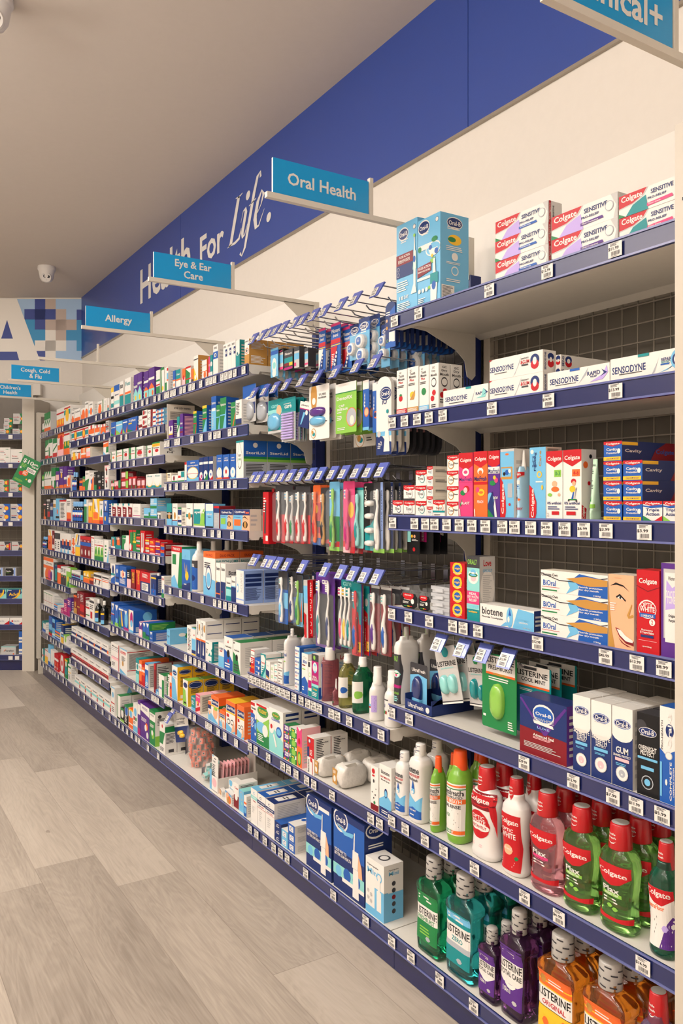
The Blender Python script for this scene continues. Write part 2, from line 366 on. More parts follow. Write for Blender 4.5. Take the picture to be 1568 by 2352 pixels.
B/B/B:pY 40 80 60 80 90 10 60 10;pG 0 0 60 0 0 60;hW 84 92
B/B/B:ob 50 50 34 1.6;hM 0 10;pW 10 90 70 90 40 70
W/B/B:rY 0 0 14 100;oM 60 60 30 1.6;ob 60 40 24;hb 0 10:lW 10 4 90 26 8;ob 60 70 20
V/B/p:pW 10 96 90 96 50 70;hp 0 50;oW 50 30 30
B/B/B:pW 10 96 90 96 50 70;hG 0 40
B/G/B:pW 10 96 90 96 50 70;hN 0 30;hG 0 20:lg 10 10 80 90 10
B/B/B:pW 10 96 90 96 50 66;tW 50 30 70 14 Vicks
W/W/W:tk 50 88 76 7 Mousse;rN 8 72 92 80;rW 10 73 90 79;rp 8 36 90 48;lk 10 10 50 26 3;hN 46 47;pR 94 0 100 0 100 100 94 100
W/W/W:rR 8 78 80 88;tW 44 83 60 7 Sinus;pb 0 0 100 0 0 16;oD 40 40 12;lk 20 50 80 70 6;hb 96 100:rR 0 90 100 93;rR 0 18 100 21;lk 8 24 90 86 26
T:hW 50 80;ht 0 36;oT 50 66 30
O:hW 55 85;tO 50 70 80 9 Flo;hR 0 14
R:hO 50 90;hW 66 76
B/W/b:hW 74 94;ob 50 30 30 2;lW 10 5 90 25 3:lk 10 5 90 92 22
r/s/r:hR 80 100:rr 0 0 6 100;lk 12 10 90 90 14
b:oW 70 40 16;hB 80 100
W/W/G:rG 60 0 100 94;hW 80 100;tB 30 40 50 12 Nasal
W/W/W:ob 50 72 24;hb 96 100;hR 40 44;lk 20 10 80 30 3:pb 40 50 90 50 60 100
W/W/G:rG 0 0 14 100;hK 0 8
K:oW 50 60 36;hg 0 16;hG 84 100
K/W/G:oW 50 72 40;oB 50 72 34;hG 90 100;lW 10 10 60 50 5
O:hW 60 92;ob 50 76 30;hW 20 26;hY 92 100
W:hb 0 20;ob 50 70 30;rR 10 40 40 52;rG 50 40 80 52;lk 10 26 70 36 2
V/V/V:hW 60 90;hM 0 20
V/V/V:pW 0 80 100 72 100 100 0 100;tV 50 90 60 7 FESS;oO 70 40 14;oW 60 35 12;lW 10 50 70 62 3;oW 80 16 12
G/W/G:hW 70 92;tk 50 86 60 5 FESS;og 60 30 24;oW 50 35 16;lW 10 50 80 60 3:lk 10 60 50 80 5;hg 0 30;ok 20 85 8
W/W/W:oR 50 92 12;pG 0 30 60 30 100 74 0 70;lk 10 5 80 20 3:rG 0 74 100 94;lk 10 35 90 70 8;rk 30 4 75 15
O:hk 80 100;hN 40 60
G:hO 0 30;hD 60 80
W:pG 0 0 60 0 100 60 0 50;tk 50 85 60 8 Duro
W:pO 30 0 100 0 100 80 60 60;oB 50 50 16;tk 50 85 50 10 C
K:hG 0 30;ls 10 70 60 90 2
K:rR 40 6 70 20;rs 30 40 80 52;ls 10 70 70 84 2
K:ls 20 20 80 80 4
W:rk 40 20 70 70;oR 40 70 14;hp 90 100
W:hG 0 70;rW 70 0 84 100;pb 0 80 60 80 60 100 0 100
Y:pN 40 60 60 90 70 90 50 60;hO 0 30;hW 84 100
Y/Y/Y:pW 20 100 60 100 90 40 40 50;rO 10 20 80 46;pN 30 60 45 60 30 90;hO 0 16
W:hO 0 30;hR 0 16;tK 50 86 70 7 Duro;oG 50 50 16 1.8
B:pW 20 96 80 96 50 50;hN 50 56;oY 40 24 16;oN 50 80 10
W:oO 50 50 30;hO 20 36;lk 10 80 80 92 2
W:hY 0 40;pN 40 50 60 50 90 96 70 96;pY 0 70 30 96 60 96 10 50;hb 40 48
r:hB 55 72;oW 50 24 16 1.4;hR 84 100;lp 10 74 80 82 2
W:ls 10 30 70 80 5;hR 90 94
W:hG 0 24;pg 0 20 100 20 80 66 20 60;oG 50 40 20 1.3;hR 70 74;ls 10 82 90 96 2
W:lG 20 20 60 80 4;pb 60 0 100 0 100 60
W:hN 0 55;oR 50 40 16;hb 20 30;hG 60 66
K:hb 10 60
Y:hO 0 40;pW 10 60 60 90 80 60;hN 50 56
r:hO 60 100
W:hk 70 90;ok 50 40 16;hO 50 56;lk 10 10 80 24 2
W:hk 78 90;hO 50 56;hR 64 68
r:hD 0 30;hO 90 100;oD 50 50 24
r:hD 30 36;ls 10 70 80 90 3
r:hO 0 6;ls 10 60 80 92 5;hR 20 50
W:hR 60 70;hG 20 26;lk 10 74 80 90 3
W/W/W:rR 20 10 60 40;hk 80 88;tk 50 90 80 8 Demazin;lk 10 50 80 74 3
W:hN 18 42;rO 80 10 100 40;tk 50 78 60 12 Panadol;ls 10 50 60 62 2
W:hr 14 34;hR 36 48;tk 50 80 60 12 Panadol;rR 86 10 100 40
W:ht 34 54;rR 86 6 100 40;tk 50 78 60 12 Panadol;rO 86 50 100 66
G:hW 20 60;hg 70 90
W:hO 0 20;pG 0 70 0 100 80 100;hk 56 60
G:hW 40 60;pR 0 0 100 0 0 20;oW 50 26 24
V:hY 6 12;hp 50 80;oW 50 26 20
V:lW 20 70 80 90 3;hO 0 16;oY 50 60 16
V:hO 0 18;hW 40 52
W:oO 50 50 30;rO 76 0 100 100;hO 0 16
K:hO 0 14;hp 70 76;rO 20 10 50 50
k:rR 30 14 90 40;hs 90 100;lW 10 50 60 80 3
N:hb 0 20;hs 60 80
W:hb 0 60;hD 64 80
b:hK 10 20;oO 50 40 18
W:rp 0 0 100 5;rR 0 92 100 100;lk 16 14 80 86 12
W:hO 0 40;hR 0 12;lk 10 70 80 92 3
W:hO 0 70;pY 20 96 60 96 90 50;rR 20 30 60 40
r:hW 10 30;oW 50 70 20
W:hk 60 90;lk 20 10 70 50 4
W:hN 20 60;rO 60 40 100 70;pb 0 0 60 0 30 30
W:hO 84 100;tk 60 74 60 10 Zooby;hO 50 64;oO 50 22 34 .5;oP 60 22 12;oV 80 22 10;lk 20 4 80 10 1
k:rT 40 10 100 90;hN 70 84
O/r/R:hW 60 84;hR 84 100
W:hk 0 50;oO 50 50 16;hG 50 56;lk 10 70 80 92 3
g:pG 20 0 60 0 80 60;hW 80 100;oY 40 40 16
W:hR 30 34;ls 20 10 80 90 12;hG 84 88
B/W/b:hb 60 80;hW 20 36;hO 84 100
M:hp 60 70;hW 30 36
M:lp 10 20 80 80 5;hV 80 100
V:lp 10 60 80 90 3;hM 0 50
W/W/T:hB 0 25;rT 0 25 30 100;hT 84 100
B/B/B:hb 30 60;hR 0 14;hG 14 22
b/B/B:hW 10 20;hN 50 80
B/W/b:hO 70 90;hY 40 56;hW 20 30
N/N/Y:hY 0 30;hW 50 60;hb 34 44
W/W/g:og 50 60 24;hg 84 100
W/T/T:rT 50 0 100 100;hR 40 50
W/W/W:hY 0 50;hp 50 60;hR 90 96
b:hW 20 60;hB 0 20
W:pb 0 0 100 0 100 40;hN 0 14
R:hW 60 74;oO 50 40 20;lW 10 10 80 24 3
R/R/R:oW 50 60 34 1.4;oR 50 60 16;hW 0 14
G:hY 90 100;hT 20 60;oW 50 76 24
W:hG 80 90;hY 50 56;lk 10 10 80 40 4
K:hW 66 100;hR 0 24;rY 0 36 100 44;rB 0 24 100 36
R/W/W:hW 66 100;hR 93 97;tk 50 76 90 8 Oral-eze;rO 10 20 90 30;lW 10 40 80 62 3
B/B/B:tW 50 50 70 20 Anbesol;pN 60 0 100 0 100 60;oW 70 30 12
T/W/W:pW 10 8 70 40 92 80 60 96 8 92;tR 50 62 76 10 Seda;lT 20 14 70 50 4;pt 40 0 100 0 100 40:rT 0 66 100 69;rT 0 80 100 84;lT 10 10 90 60 10
W/W/W:pN 0 20 80 8 80 44 0 54;pO 0 10 80 0 80 6 0 18;pg 0 16 80 6 80 10 0 20;ls 20 70 80 80 2
W/W/W:lg 20 30 70 70 3;hs 0 6
W/W/W:rt 0 60 70 80;ok 70 10 14 .5;hr 0 8
W/W/W:tk 45 70 80 24 savacol;lk 10 20 60 40 2;hr 0 6:ok 40 80 12;Tk 50 50 30 60 salt
W/B/B:tB 45 66 74 20 BiOral;lR 10 30 70 44 2;pb 80 0 100 0 100 100 90 100;rB 0 0 100 8
W/W/b:pB 0 0 100 0 100 30 50 44 0 36;ok 50 90 34 .2;oW 50 90 32 .16;tB 50 80 60 8 BiOral;lr 10 68 70 74 1;rg 10 60 60 63;lW 10 8 50 20 2
W/W/W:rM 0 24 100 46;rT 0 0 100 16;og 50 62 26 1.4;oW 50 62 20 1.2;rk 0 84 60 98
M/W/W:rk 0 84 100 100;ok 50 78 10;og 40 92 16;hT 0 28;rt 0 26 100 32;oW 50 70 32 1.2;ob 50 68 18 2;oW 50 68 13 1.6;tW 50 48 60 5 REAL;tW 50 42 80 5 DRY_MOUTH;tY 50 20 60 6 Toothpaste;lW 10 4 80 14 3:tR 55 90 60 10 Love;lb 20 34 80 80 14;rB 0 0 100 27;lW 60 6 80 24 5
W/W/W:pB 0 0 100 0 100 60 60 70 0 72;rR 0 70 40 78;rR 0 90 70 98;tk 50 84 80 6 Steradent;ob 80 40 14 2;oW 85 62 14;oW 80 20 12;lW 8 34 60 60 7
W/W/W:hG 0 30;pg 0 30 100 30 100 74 40 54 0 60;oG 50 84 44 .45;og 50 84 41 .42;oG 50 84 39 .39;tY 50 84 62 9 POLIDENT;ob 40 44 40 .5;oW 70 40 22 1;pR 0 94 80 94 80 99 0 99;lW 10 10 60 28 4
W/W/W:pt 0 0 100 0 100 34 50 50 0 64;oG 50 86 30 .4;og 50 86 27 .36;oG 50 86 25 .32;tY 50 86 40 5 POLIDENT;tB 48 76 60 6 CLEANSER;oW 18 54 18;oR 18 58 8;oB 72 52 20 .9;ob 72 52 16 .7;pW 30 40 50 14 58 18 38 44:rN 14 90 86 96;rN 14 80 86 84;hT 0 12
V/D/G:rW 20 45 90 90;tV 50 66 60 26 FIX;hO 0 20;oG 60 14 24 .5
G/G/W:rW 0 60 100 96;oG 50 78 34 .5;oY 50 78 20 .2;og 60 30 30 .8
O/p/W:hP 52 100;pW 20 100 60 92 90 100;oG 50 22 34 2;og 50 22 28 1.8;TY 50 22 24 26 Polident;oR 50 66 20 1.5:ls 10 10 90 70 8
W/W/W:rR 30 44 100 92;rN 0 44 30 76;pR 0 70 100 76 100 98 0 98;oN 35 88 18;oW 35 88 12;Tk 20 20 22 36 Steradent;rR 72 0 80 36;oR 60 38 16;lW 40 50 90 66 4:lk 14 40 60 96 12;tk 60 86 50 4 Steradent
W:pD 10 20 60 20 60 84 10 84;lW 18 64 52 76 3;oW 35 40 14 1.4
W:pD 6 20 52 16 52 80 6 84;lW 12 60 46 74 3;oW 28 40 12 1.4
W/W/W:hr 0 14;oR 35 88 20;rR 20 76 50 80;ok 40 66 10 1.4;ok 20 40 6;ok 60 36 7;ok 40 28 7;ok 70 50 5;oG 50 18 12
W/W/W:hN 0 16;tk 50 86 70 8 biotene;tR 50 76 80 4 DRY_MOUTH;tk 50 70 70 4 Mouth_Spray;pb 0 16 100 16 100 34 60 44 0 30;oN 55 46 13 1.8;ob 55 45 10 1.6;lW 20 4 80 12 2
W/W/b:tb 50 88 24 7 C;rt 0 70 100 80;tW 50 75 70 5 curasept;tR 55 65 40 4 705;ls 20 30 60 50 5:ls 10 60 90 92 6:rW 25 20 75 80;lk 35 40 70 60 2
W/W/B:tN 40 88 24 7 C;rN 0 70 100 80;tW 50 75 80 5 curasept;tN 30 65 30 4 ADS;tR 65 65 30 4 220;hR 58 59;ls 20 20 60 50 5:ls 10 60 90 92 6:rW 25 20 75 80;lk 35 40 70 60 2
W/W/N:tN 40 88 24 7 C;rN 0 70 100 80;tW 50 75 80 5 curasept;tN 30 65 30 4 ADS;tR 65 65 30 4 220;hR 60 61;ls 20 20 60 50 5:ls 10 50 90 92 9:rW 25 20 75 80;lk 35 40 70 60 2
N/N/B:tW 50 50 40 40 C;lW 20 20 80 30 1:tW 40 50 30 50 C
b/b/W:rW 20 20 80 80;tB 50 50 30 40 C
B/W/W:rW 20 20 80 80;tB 50 50 30 40 C:ls 10 20 90 80 5:oB 30 50 20;oR 70 50 8;oB 60 70 8
N/N/N:rB 0 50 100 92;oW 26 90 26 .9;oN 26 90 23 .8;tW 26 90 34 7 Oral-B;ls 14 80 44 84 2;rW 52 88 92 93;pW 62 62 66 62 67 84 64 84;pW 58 40 78 40 80 62 60 62;pc 78 30 92 22 90 46 80 60;rt 0 18 100 32;ob 18 24 10;oB 46 25 12;oB 76 25 12;pW 30 14 100 14 100 19 30 19;pW 60 4 80 4 78 40 62 40;tW 26 50 42 4 YOUR_WAY_TO;tW 34 45 56 4 BETTER_GUM_HEALTH;pb 8 84 40 79 66 82 62 76 36 74
N/N/N:rB 0 50 100 92;oW 24 90 24 .9;oN 24 90 21 .8;tW 24 90 32 7 Oral-B;ls 12 80 42 84 2;pW 66 62 70 62 71 84 68 84;pW 62 40 80 40 82 62 64 62;pc 80 30 96 22 92 46 82 60;rt 0 18 100 32;ob 18 24 10;oB 46 25 12;oB 76 25 12;pW 30 14 100 14 100 19 30 19;pW 64 4 84 4 82 40 66 40;tW 24 50 40 4 YOUR_WAY_TO;tW 32 45 54 4 BETTER_GUM_HEALTH;pb 10 84 42 79 68 82 64 76 38 74:oW 40 92 36 .7;oN 40 92 32 .6;tW 40 92 48 6 Oral-B;lW 14 70 70 76 2
W/W/W:tk 40 88 60 4 Hydropulse;tb 40 78 60 10 Mini;hb 0 14;rb 50 14 100 52;ob 75 74 14;oW 75 74 10;rW 62 14 86 50;rW 68 50 80 70;os 14 40 6;os 30 36 6;os 14 28 6;os 30 24 6:tk 50 90 50 3 Hydropulse;tb 50 84 50 7 Mini;hb 0 50;ok 50 66 10;ok 50 54 10;or 50 42 10;ok 50 30 10;ok 50 17 10;rb 0 14 20 52:ok 50 50 20;oW 50 50 14
b/b/b:oW 34 88 24 .8;oN 34 88 22 .7;tW 34 88 36 5 Oral-B;lW 22 78 60 82 2;oN 86 91 7;oW 86 91 6;pr 0 54 80 54 80 66 0 66;pN 0 40 80 40 80 54 0 54;tW 40 63 50 2.6 FLOSS_ACTION;tW 38 59 56 2 REMOVES_MORE;tW 38 57 56 2 PLAQUE_THAN_A;oW 10 50 6;oN 10 50 5;oW 10 44 6;oN 10 44 5;lW 6 24 60 36 5;tW 26 17 20 4 18;tW 50 17 20 4 DAY;lW 6 2 70 12 5;pt 80 44 98 44 96 64 86 64;pW 84 20 94 20 95 64 84 64;oB 88 55 6 1.6;pW 86 64 92 64 90 80 87 80;og 88 81 5;pW 72 18 98 18 96 24 84 28
b/b/b:oW 28 90 26 .8;oN 28 90 24 .7;tW 28 90 38 5 Oral-B;lW 18 81 50 84 2;oN 86 93 7;oW 86 93 6;oW 70 62 34 .6;ob 70 62 30 .56;rW 4 64 60 70;oG 10 66 8;oG 76 72 13 .6;pW 50 62 90 62 84 54 60 54;oB 58 64 7;oB 84 58 8;pg 56 50 80 52 74 46 60 46;oY 66 54 5;pr 0 34 62 38 62 48 0 46;tW 32 44 54 3 FLOSS_ACTION;tW 30 40 54 2 REMOVES_MORE;rW 0 30 60 33;pW 60 0 84 0 92 34 58 34;pT 58 22 92 22 92 34 58 34;oB 74 20 9 1.4;pW 70 34 82 34 80 50 72 50;oW 10 18 6;oW 26 18 6;oW 42 18 6;og 54 19 5;lW 4 4 40 10 3:oW 50 90 28 .6;oN 50 90 26 .54;tW 50 90 42 5 Oral-B;lW 24 82 76 86 2;oY 50 71 24 .6;oG 40 71 14 .5;lW 20 58 80 64 3;ob 50 52 13;oW 50 52 11;lW 20 43 80 46 2;oW 50 36 13;ob 50 36 10;lW 20 23 80 27 2;rW 3 1 48 19;lk 6 2 44 18 12
W/W/S:pR 0 42 0 100 48 100 40 70 24 50;ps 48 100 50 100 42 68 24 46 0 38 0 42 24 50 40 70;tW 22 76 36 34 Colgate;pv 12 0 50 0 46 66 40 60 24 42;pG 0 0 12 0 0 20;tN 68 72 34 20 SENSITIVE;tN 60 46 26 10 PRO-RELIEF;pB 46 18 80 20 78 32 46 30;tW 58 25 20 6 Whitening;oS 88 56 6 1;oW 88 56 5 1;ps 90 100 100 100 100 0 94 0 98 50:rR 0 0 16 100;TW 8 50 12 80 Colgate;Tk 34 50 12 60 SENSITIVE
W/W/S:pR 0 42 0 100 48 100 40 70 24 50;ps 48 100 50 100 42 68 24 46 0 38 0 42 24 50 40 70;tW 22 76 36 34 Colgate;pv 12 0 50 0 46 66 40 60 24 42;pG 0 0 12 0 0 20;tN 68 72 34 20 SENSITIVE;tN 60 46 26 10 PRO-RELIEF;pV 46 14 80 18 78 30 46 26;tW 60 21 24 6 Multi_Protection;oS 88 56 6 1;oW 88 56 5 1;ps 90 100 100 100 100 0 94 0 98 50
W/W/S:pR 0 42 0 100 48 100 40 70 24 50;ps 48 100 50 100 42 68 24 46 0 38 0 42 24 50 40 70;tW 22 76 36 34 Colgate;pT 12 0 50 0 46 66 40 60 24 42;pG 0 0 12 0 0 20;tN 72 72 36 20 SENSITIVE;tN 64 46 30 10 PRO-RELIEF;pP 48 12 90 18 88 32 48 26;tW 60 21 20 6 Gum_Care
W:tk 36 93 20 4 GC;tk 45 86 50 6 Tooth;tk 45 79 60 6 Mousse;tR 40 72 40 5 Plus;oR 40 37 18 1;oG 40 44 12 .6;hR 0 14;lW 4 2 96 12 5;lk 10 60 90 66 2
W:tk 30 93 20 4 GC;tk 45 86 50 6 Tooth;tk 45 79 60 6 Mousse;tR 40 72 40 5 Plus;oY 46 40 24 .8;pD 20 30 70 50 60 30;hD 0 14;lW 4 2 96 12 5;lk 10 60 90 66 2
W:tk 30 93 20 4 GC;tk 45 86 50 6 Tooth;tk 45 79 60 6 Mousse;tR 40 72 40 5 Plus;oG 48 44 24 1;hb 0 14;lW 4 2 96 12 5;lk 10 60 90 66 2
W/W/R:tk 45 92 30 5 GC;tk 45 84 40 6 Dry;tk 48 76 66 6 Mouth;ok 48 60 28 1.2;oW 48 60 24 1;oR 50 38 20 1;oR 34 26 20 1;lk 20 6 80 14 2:tk 50 92 40 5 GC;tk 50 84 50 6 Dry;tk 50 76 76 6 Mouth;ok 50 60 28 1.2;oW 50 60 24 1;oR 55 40 20 1;oR 30 32 20 1;lk 10 14 60 24 2
W:tN 30 48 50 26 SENSODYNE;pS 62 0 66 20 74 90 70 60;tN 84 54 20 16 RAPID;pt 74 30 94 30 98 60 90 80 86 40;pN 88 40 100 54 92 74 96 54;rT 52 88 64 100;lk 14 20 50 28 1;ts 10 8 8 7 50_g
W/W/W:tN 24 50 46 26 SENSODYNE;pS 46 0 50 14 62 96 58 60;tk 68 76 14 8 SENSITIVITY;tR 68 60 16 18 &GUM;oN 86 60 8 1;oR 86 40 7 .9;oW 86 56 3.5 1.5;rk 62 42 74 49;lk 10 26 40 32 1;pR 0 92 6 100 0 100:oR 60 40 24 .9;oN 60 72 24 .8;oW 60 58 11 1.2;TN 18 50 14 80 SENSODYNE
W/W/W:oN 50 76 40 .9;oR 50 40 40 .8;oW 50 56 20 1.2:TN 4 50 4 80 SENS;oR 14 36 6 .8;oN 14 64 6 .8;oW 14 54 3 1
W/W/W:tN 28 50 48 30 SENSODYNE;pS 46 0 52 20 68 96 64 60;tN 76 62 20 20 RAPID;tN 76 46 10 8 RELIEF;pv 70 20 90 26 98 56 96 90 90 50;pN 86 40 97 56 88 76 92 56;rB 38 88 54 100;lk 14 26 50 32 1;ts 6 8 6 7 110_g
W/W/W:tN 28 48 50 30 SENSODYNE;pS 60 0 66 20 74 96 70 60;tN 82 62 14 14 REPAIR;tT 82 50 14 10 PROTECT;rB 74 40 86 46;pb 70 10 90 30 96 50 84 20;ob 96 56 8 1.4;oN 96 56 6 1.2;oW 96 56 3.5 1.4;rT 42 88 58 100;lk 14 26 50 32 1;ts 4 8 6 7 100_g
W/W/W:pR 0 100 100 100 100 74 50 62 0 74;tW 50 84 80 14 Colgate;tk 46 46 44 18 Total;oN 60 44 22;oW 60 44 18;tk 46 46 44 18 Total;hk 0 14
W/W/W:pR 0 100 100 100 100 74 50 62 0 74;tW 50 84 80 14 Colgate;oS 60 44 24;oW 60 44 20;tk 46 46 50 18 Total;rk 0 0 100 14
W/W/W:pR 0 100 100 100 100 74 50 62 0 74;tW 50 84 80 14 Colgate;oT 60 44 24;oW 60 44 20;tk 46 46 50 18 Total
W/w/W:pR 0 100 100 100 100 74 50 62 0 74;tW 50 84 80 14 Colgate;ob 60 44 24;oW 60 44 20;tk 46 46 50 18 Total:lk 5 40 30 70 3;ok 60 50 9;ow 60 50 7
W/W/W:pR 0 100 100 100 100 78 50 66 0 78;tW 50 86 80 12 Colgate;oO 66 52 22;oW 66 52 18;tk 50 52 50 16 Total;rT 0 26 100 38;lk 10 8 80 16 2
W/W/W:pR 0 100 100 100 100 78 50 66 0 78;tW 50 86 80 12 Colgate;oD 35 40 26;oW 35 40 21;tk 36 42 40 16 Total;tk 78 46 36 14 Plaque
P/P/R:pR 0 100 100 100 100 80 50 72 0 80;tW 50 88 80 7 Colgate;oW 50 70 24 .8;oP 50 70 14 .6;rP 0 54 100 64;tN 50 59 90 6 MaxFresh;oR 55 44 20 .8;oG 30 38 18 .7;op 50 42 14;pG 10 20 26 30 16 16;tW 50 22 60 4 BLAST;pW 4 12 10 14 14 2 8 2
O/O/R:pR 0 100 100 100 100 82 50 75 0 82;tW 50 88 84 7 Colgate;oW 50 70 22 .8;oO 50 68 14 .8;rR 0 50 100 54;tN 50 59 90 7 MaxFresh;oY 56 38 26 .7;oO 56 38 16 .4;oP 30 42 14;tW 50 24 44 4 PEACH;pW 4 12 10 14 14 2 8 2
V/V/R:pR 0 100 100 100 100 80 50 74 0 80;tW 50 90 84 7 Colgate;rW 0 66 100 76;tN 50 70 94 7 MaxFresh;oG 40 52 26 .6;oP 70 56 16;oY 56 60 12;tW 50 30 70 4 RAINBOW;ob 20 26 30 1.6;pW 40 0 60 30 80 0;pN 0 20 40 40 60 0 0 0;pG 0 0 60 0 0 14
s/W/R:rb 0 0 100 96;rD 6 56 90 74;rb 10 60 80 72;oO 50 92 14 .4;oB 50 66 14;oK 30 64 10;oW 70 68 10;pR 0 0 0 60 20 52 40 30 44 10 36 0;TW 22 28 22 44 Colgate;rS 56 30 90 50;oR 70 20 8
b/w/W:tN 28 80 20 16 55;oW 16 94 10;TN 36 80 16 26 Fighting;TD 66 84 14 22 Care;oY 62 62 16;ob 62 62 10;lW 40 50 90 54 1;pR 0 0 0 48 22 42 44 24 44 8 36 0;TW 22 22 22 40 Colgate;oY 80 44 6 2:lk 10 88 90 98 8
W/W/R:pR 0 100 100 100 100 84 50 76 0 84;tW 50 88 84 8 Colgate;rg 50 62 92 72;tG 71 67 30 6 0-3;oc 52 52 16 .9;oO 56 44 24 .5;og 24 36 14 .6;oc 80 36 8;tN 50 24 84 4 0%_artificial;lN 12 14 88 20 2;rR 36 7 80 12;ls 6 4 20 10 2
W/W/R:pR 0 100 100 100 100 84 50 76 0 84;tW 50 88 84 8 Colgate;rO 50 62 92 72;tR 71 67 30 6 4-6;oR 58 55 14 .8;oc 60 52 10;oY 52 44 16 .9;pB 46 30 56 40 62 40 56 30;rG 30 28 76 30;ok 32 28 5;ok 74 27 5;pk 64 30 66 30 76 46 73 46;tN 50 24 84 4 0%_artificial;lN 12 14 88 20 2;rR 20 7 70 12:pR 0 0 26 0 34 16 0 22;TW 14 10 22 18 Colgate;oR 50 52 10;oO 26 78 16;oK 60 90 10
B/N/R:pR 0 100 100 100 100 86 50 74 0 86;tW 50 87 76 13 Colgate;tW 46 58 60 18 Cavity;tW 46 42 60 10 Protection;rY 0 4 94 22;tN 50 13 70 8 CALCIUM_BOOST;oW 84 50 9 1.3:rY 0 80 28 96;tW 20 50 30 20 Cavity;pr 50 0 100 0 100 100 80 100 60 60;tB 78 50 34 30 Colgate
W/N/R:pR 0 100 100 100 100 86 50 76 0 86;tW 50 88 76 13 Colgate;pB 0 80 30 76 100 84 100 70 40 66 0 74;tN 50 56 70 18 Triple;tN 50 38 70 16 Action;pG 0 30 50 4 100 0 0 0;pR 50 0 100 0 100 30
W/N/R:pR 0 100 100 100 100 86 50 76 0 86;tW 50 88 76 13 Colgate;pB 0 80 30 76 100 84 100 70 40 66 0 74;tN 50 56 70 18 Triple;tN 50 38 70 16 Action;pg 0 30 50 4 100 0 0 0
T:-
F:-
R/R/R:rR 0 84 100 100;oY 50 58 34 .9;oB 50 58 22 .8;tY 50 58 40 18 wiggle;tW 50 24 60 10 Toothpaste
T/s/k:rk 0 82 100 100;tg 42 91 74 8 ORAL7;rt 0 46 100 82;oW 50 68 42 .9;ob 50 76 22 .6;op 52 66 22 .8;oG 50 71 36 .3;ob 50 71 26 .2;oW 50 74 16 .3;rP 0 26 100 46;tW 50 42 60 4 REAL;tW 50 37 86 4 DRY_MOUTH;tW 50 32 60 4 RELIEF;rt 0 18 100 26;tb 50 22 90 5 TOOTHPASTE;tY 50 14 70 4 toothpaste:oW 50 50 46 2;tR 50 90 50 10 Love;tb 50 78 60 5 ORAL7;ls 20 20 80 72 18;ob 50 10 24 .6
W/N/W:tk 24 66 40 38 biotene;tk 24 34 40 12 Fluoride_Toothpaste;pb 62 0 100 0 100 90 72 100;ob 57 50 6 2.2;pB 55 60 57 96 60 60;oW 55 40 2 2;tb 82 46 20 10 FRESH_MINT;tW 82 34 16 8 ORIGINAL;pb 40 0 50 26 60 12;ts 88 10 14 7 NET_50_g
W/W/w:tk 14 80 26 14 Chemists_Own;tB 14 42 20 26 BiOral;pR 2 22 30 22 30 24 2 24;rG 2 6 26 12;pb 40 0 46 30 42 60 60 86 70 50;pB 58 0 100 0 100 78 60 96 50 70 60 40;pk 0 88 30 60 60 60 100 90 100 86 60 56 30 56 0 84;pD 40 70 60 50 76 44 100 52 100 78 70 86;tW 74 26 28 10 for_dry_mouth;tW 76 38 34 10 Fluoride_protection;tW 86 6 10 8 120g
c/w/w:pD 0 0 26 0 14 22 4 60 0 90;pK 8 84 30 89 60 86 84 78 60 84 32 86;pK 30 70 46 74 70 66 68 64 48 71 34 68;pW 36 69 46 71 60 67 46 67;oK 48 69 4 1.2;pD 92 62 74 46 80 42 96 44 100 46 96 48 82 45 94 60;pr 28 28 46 26 66 18 100 12 100 6 70 8 44 16;pW 34 26 50 25 70 18 98 13 96 10 70 11 46 18;pr 40 15 60 8 90 4 76 4 54 8;lW 8 50 34 62 4;lc 20 95 60 97 1
R/R/R:tW 50 86 80 8 Colgate;pr 0 80 50 74 100 80 100 81 50 75 0 81;oW 48 53 40 .9;oR 48 53 37 .83;tW 48 58 60 6 OPTIC;tW 48 53 66 6 WHITE;rB 14 43 84 48;tW 48 45 54 3 LUMINOUS;oW 70 38 13;tR 70 38 8 5 2;tW 48 28 50 2 Removes;tW 48 25 60 3 8_Years_Stains;rN 20 19 76 22;rp 10 15 90 15.4;tW 48 8 40 2 sparkling
V/V/W:rs 14 20 100 94;rW 22 16 100 90;tk 60 84 40 4 Piksters;pv 24 50 100 54 100 80 60 74 30 82;tW 54 67 60 8 TOOTH;tW 60 61 56 8 TONER;tk 60 44 40 4 Original;tk 60 39 36 4 Purple
N/V/N:rN 0 50 100 100;pr 0 0 100 0 100 40 0 46;pV 0 94 4 96 58 40 52 40;pV 100 94 96 96 52 46 58 40;oW 52 75 23 .7;oB 52 75 21 .6;tW 52 75 34 6 Oral-B;tS 52 65 44 6 3DWHITE;pW 32 57 74 55 72 60 30 62;tl 52 51 26 4 LUXE;tW 52 37 44 5 Advanced_Seal;lp 30 30 74 34 2;ls 10 12 90 22 4
N/W/W:rW 0 60 100 100;oW 50 61 50 .62;oB 50 81 42 .45;oW 50 81 40 .4;oN 50 81 38 .37;tW 50 81 60 6 Oral-B;ls 18 75 82 77 1;tW 50 54 90 6 SENSITIVE;tW 50 48 60 6 TEETH;tW 50 43 50 3 PROTECT;rb 16 36 84 40;lb 20 31 80 34 2;os 50 17 30;oW 50 17 27;op 50 17 16;oW 50 15 4
N/W/W:rW 0 60 100 100;oW 50 61 50 .62;oB 50 79 42 .45;oW 50 79 40 .4;oN 50 79 38 .37;tW 50 79 60 6 Oral-B;ls 18 72 82 74 1;tW 50 54 90 6 SENSITIVE;tW 50 48 60 6 TEETH;tW 50 43 50 3 PROTECT;rb 16 36 84 40;lb 20 31 80 34 2;os 50 19 30;oW 50 19 27;op 50 19 16;oW 50 17 4
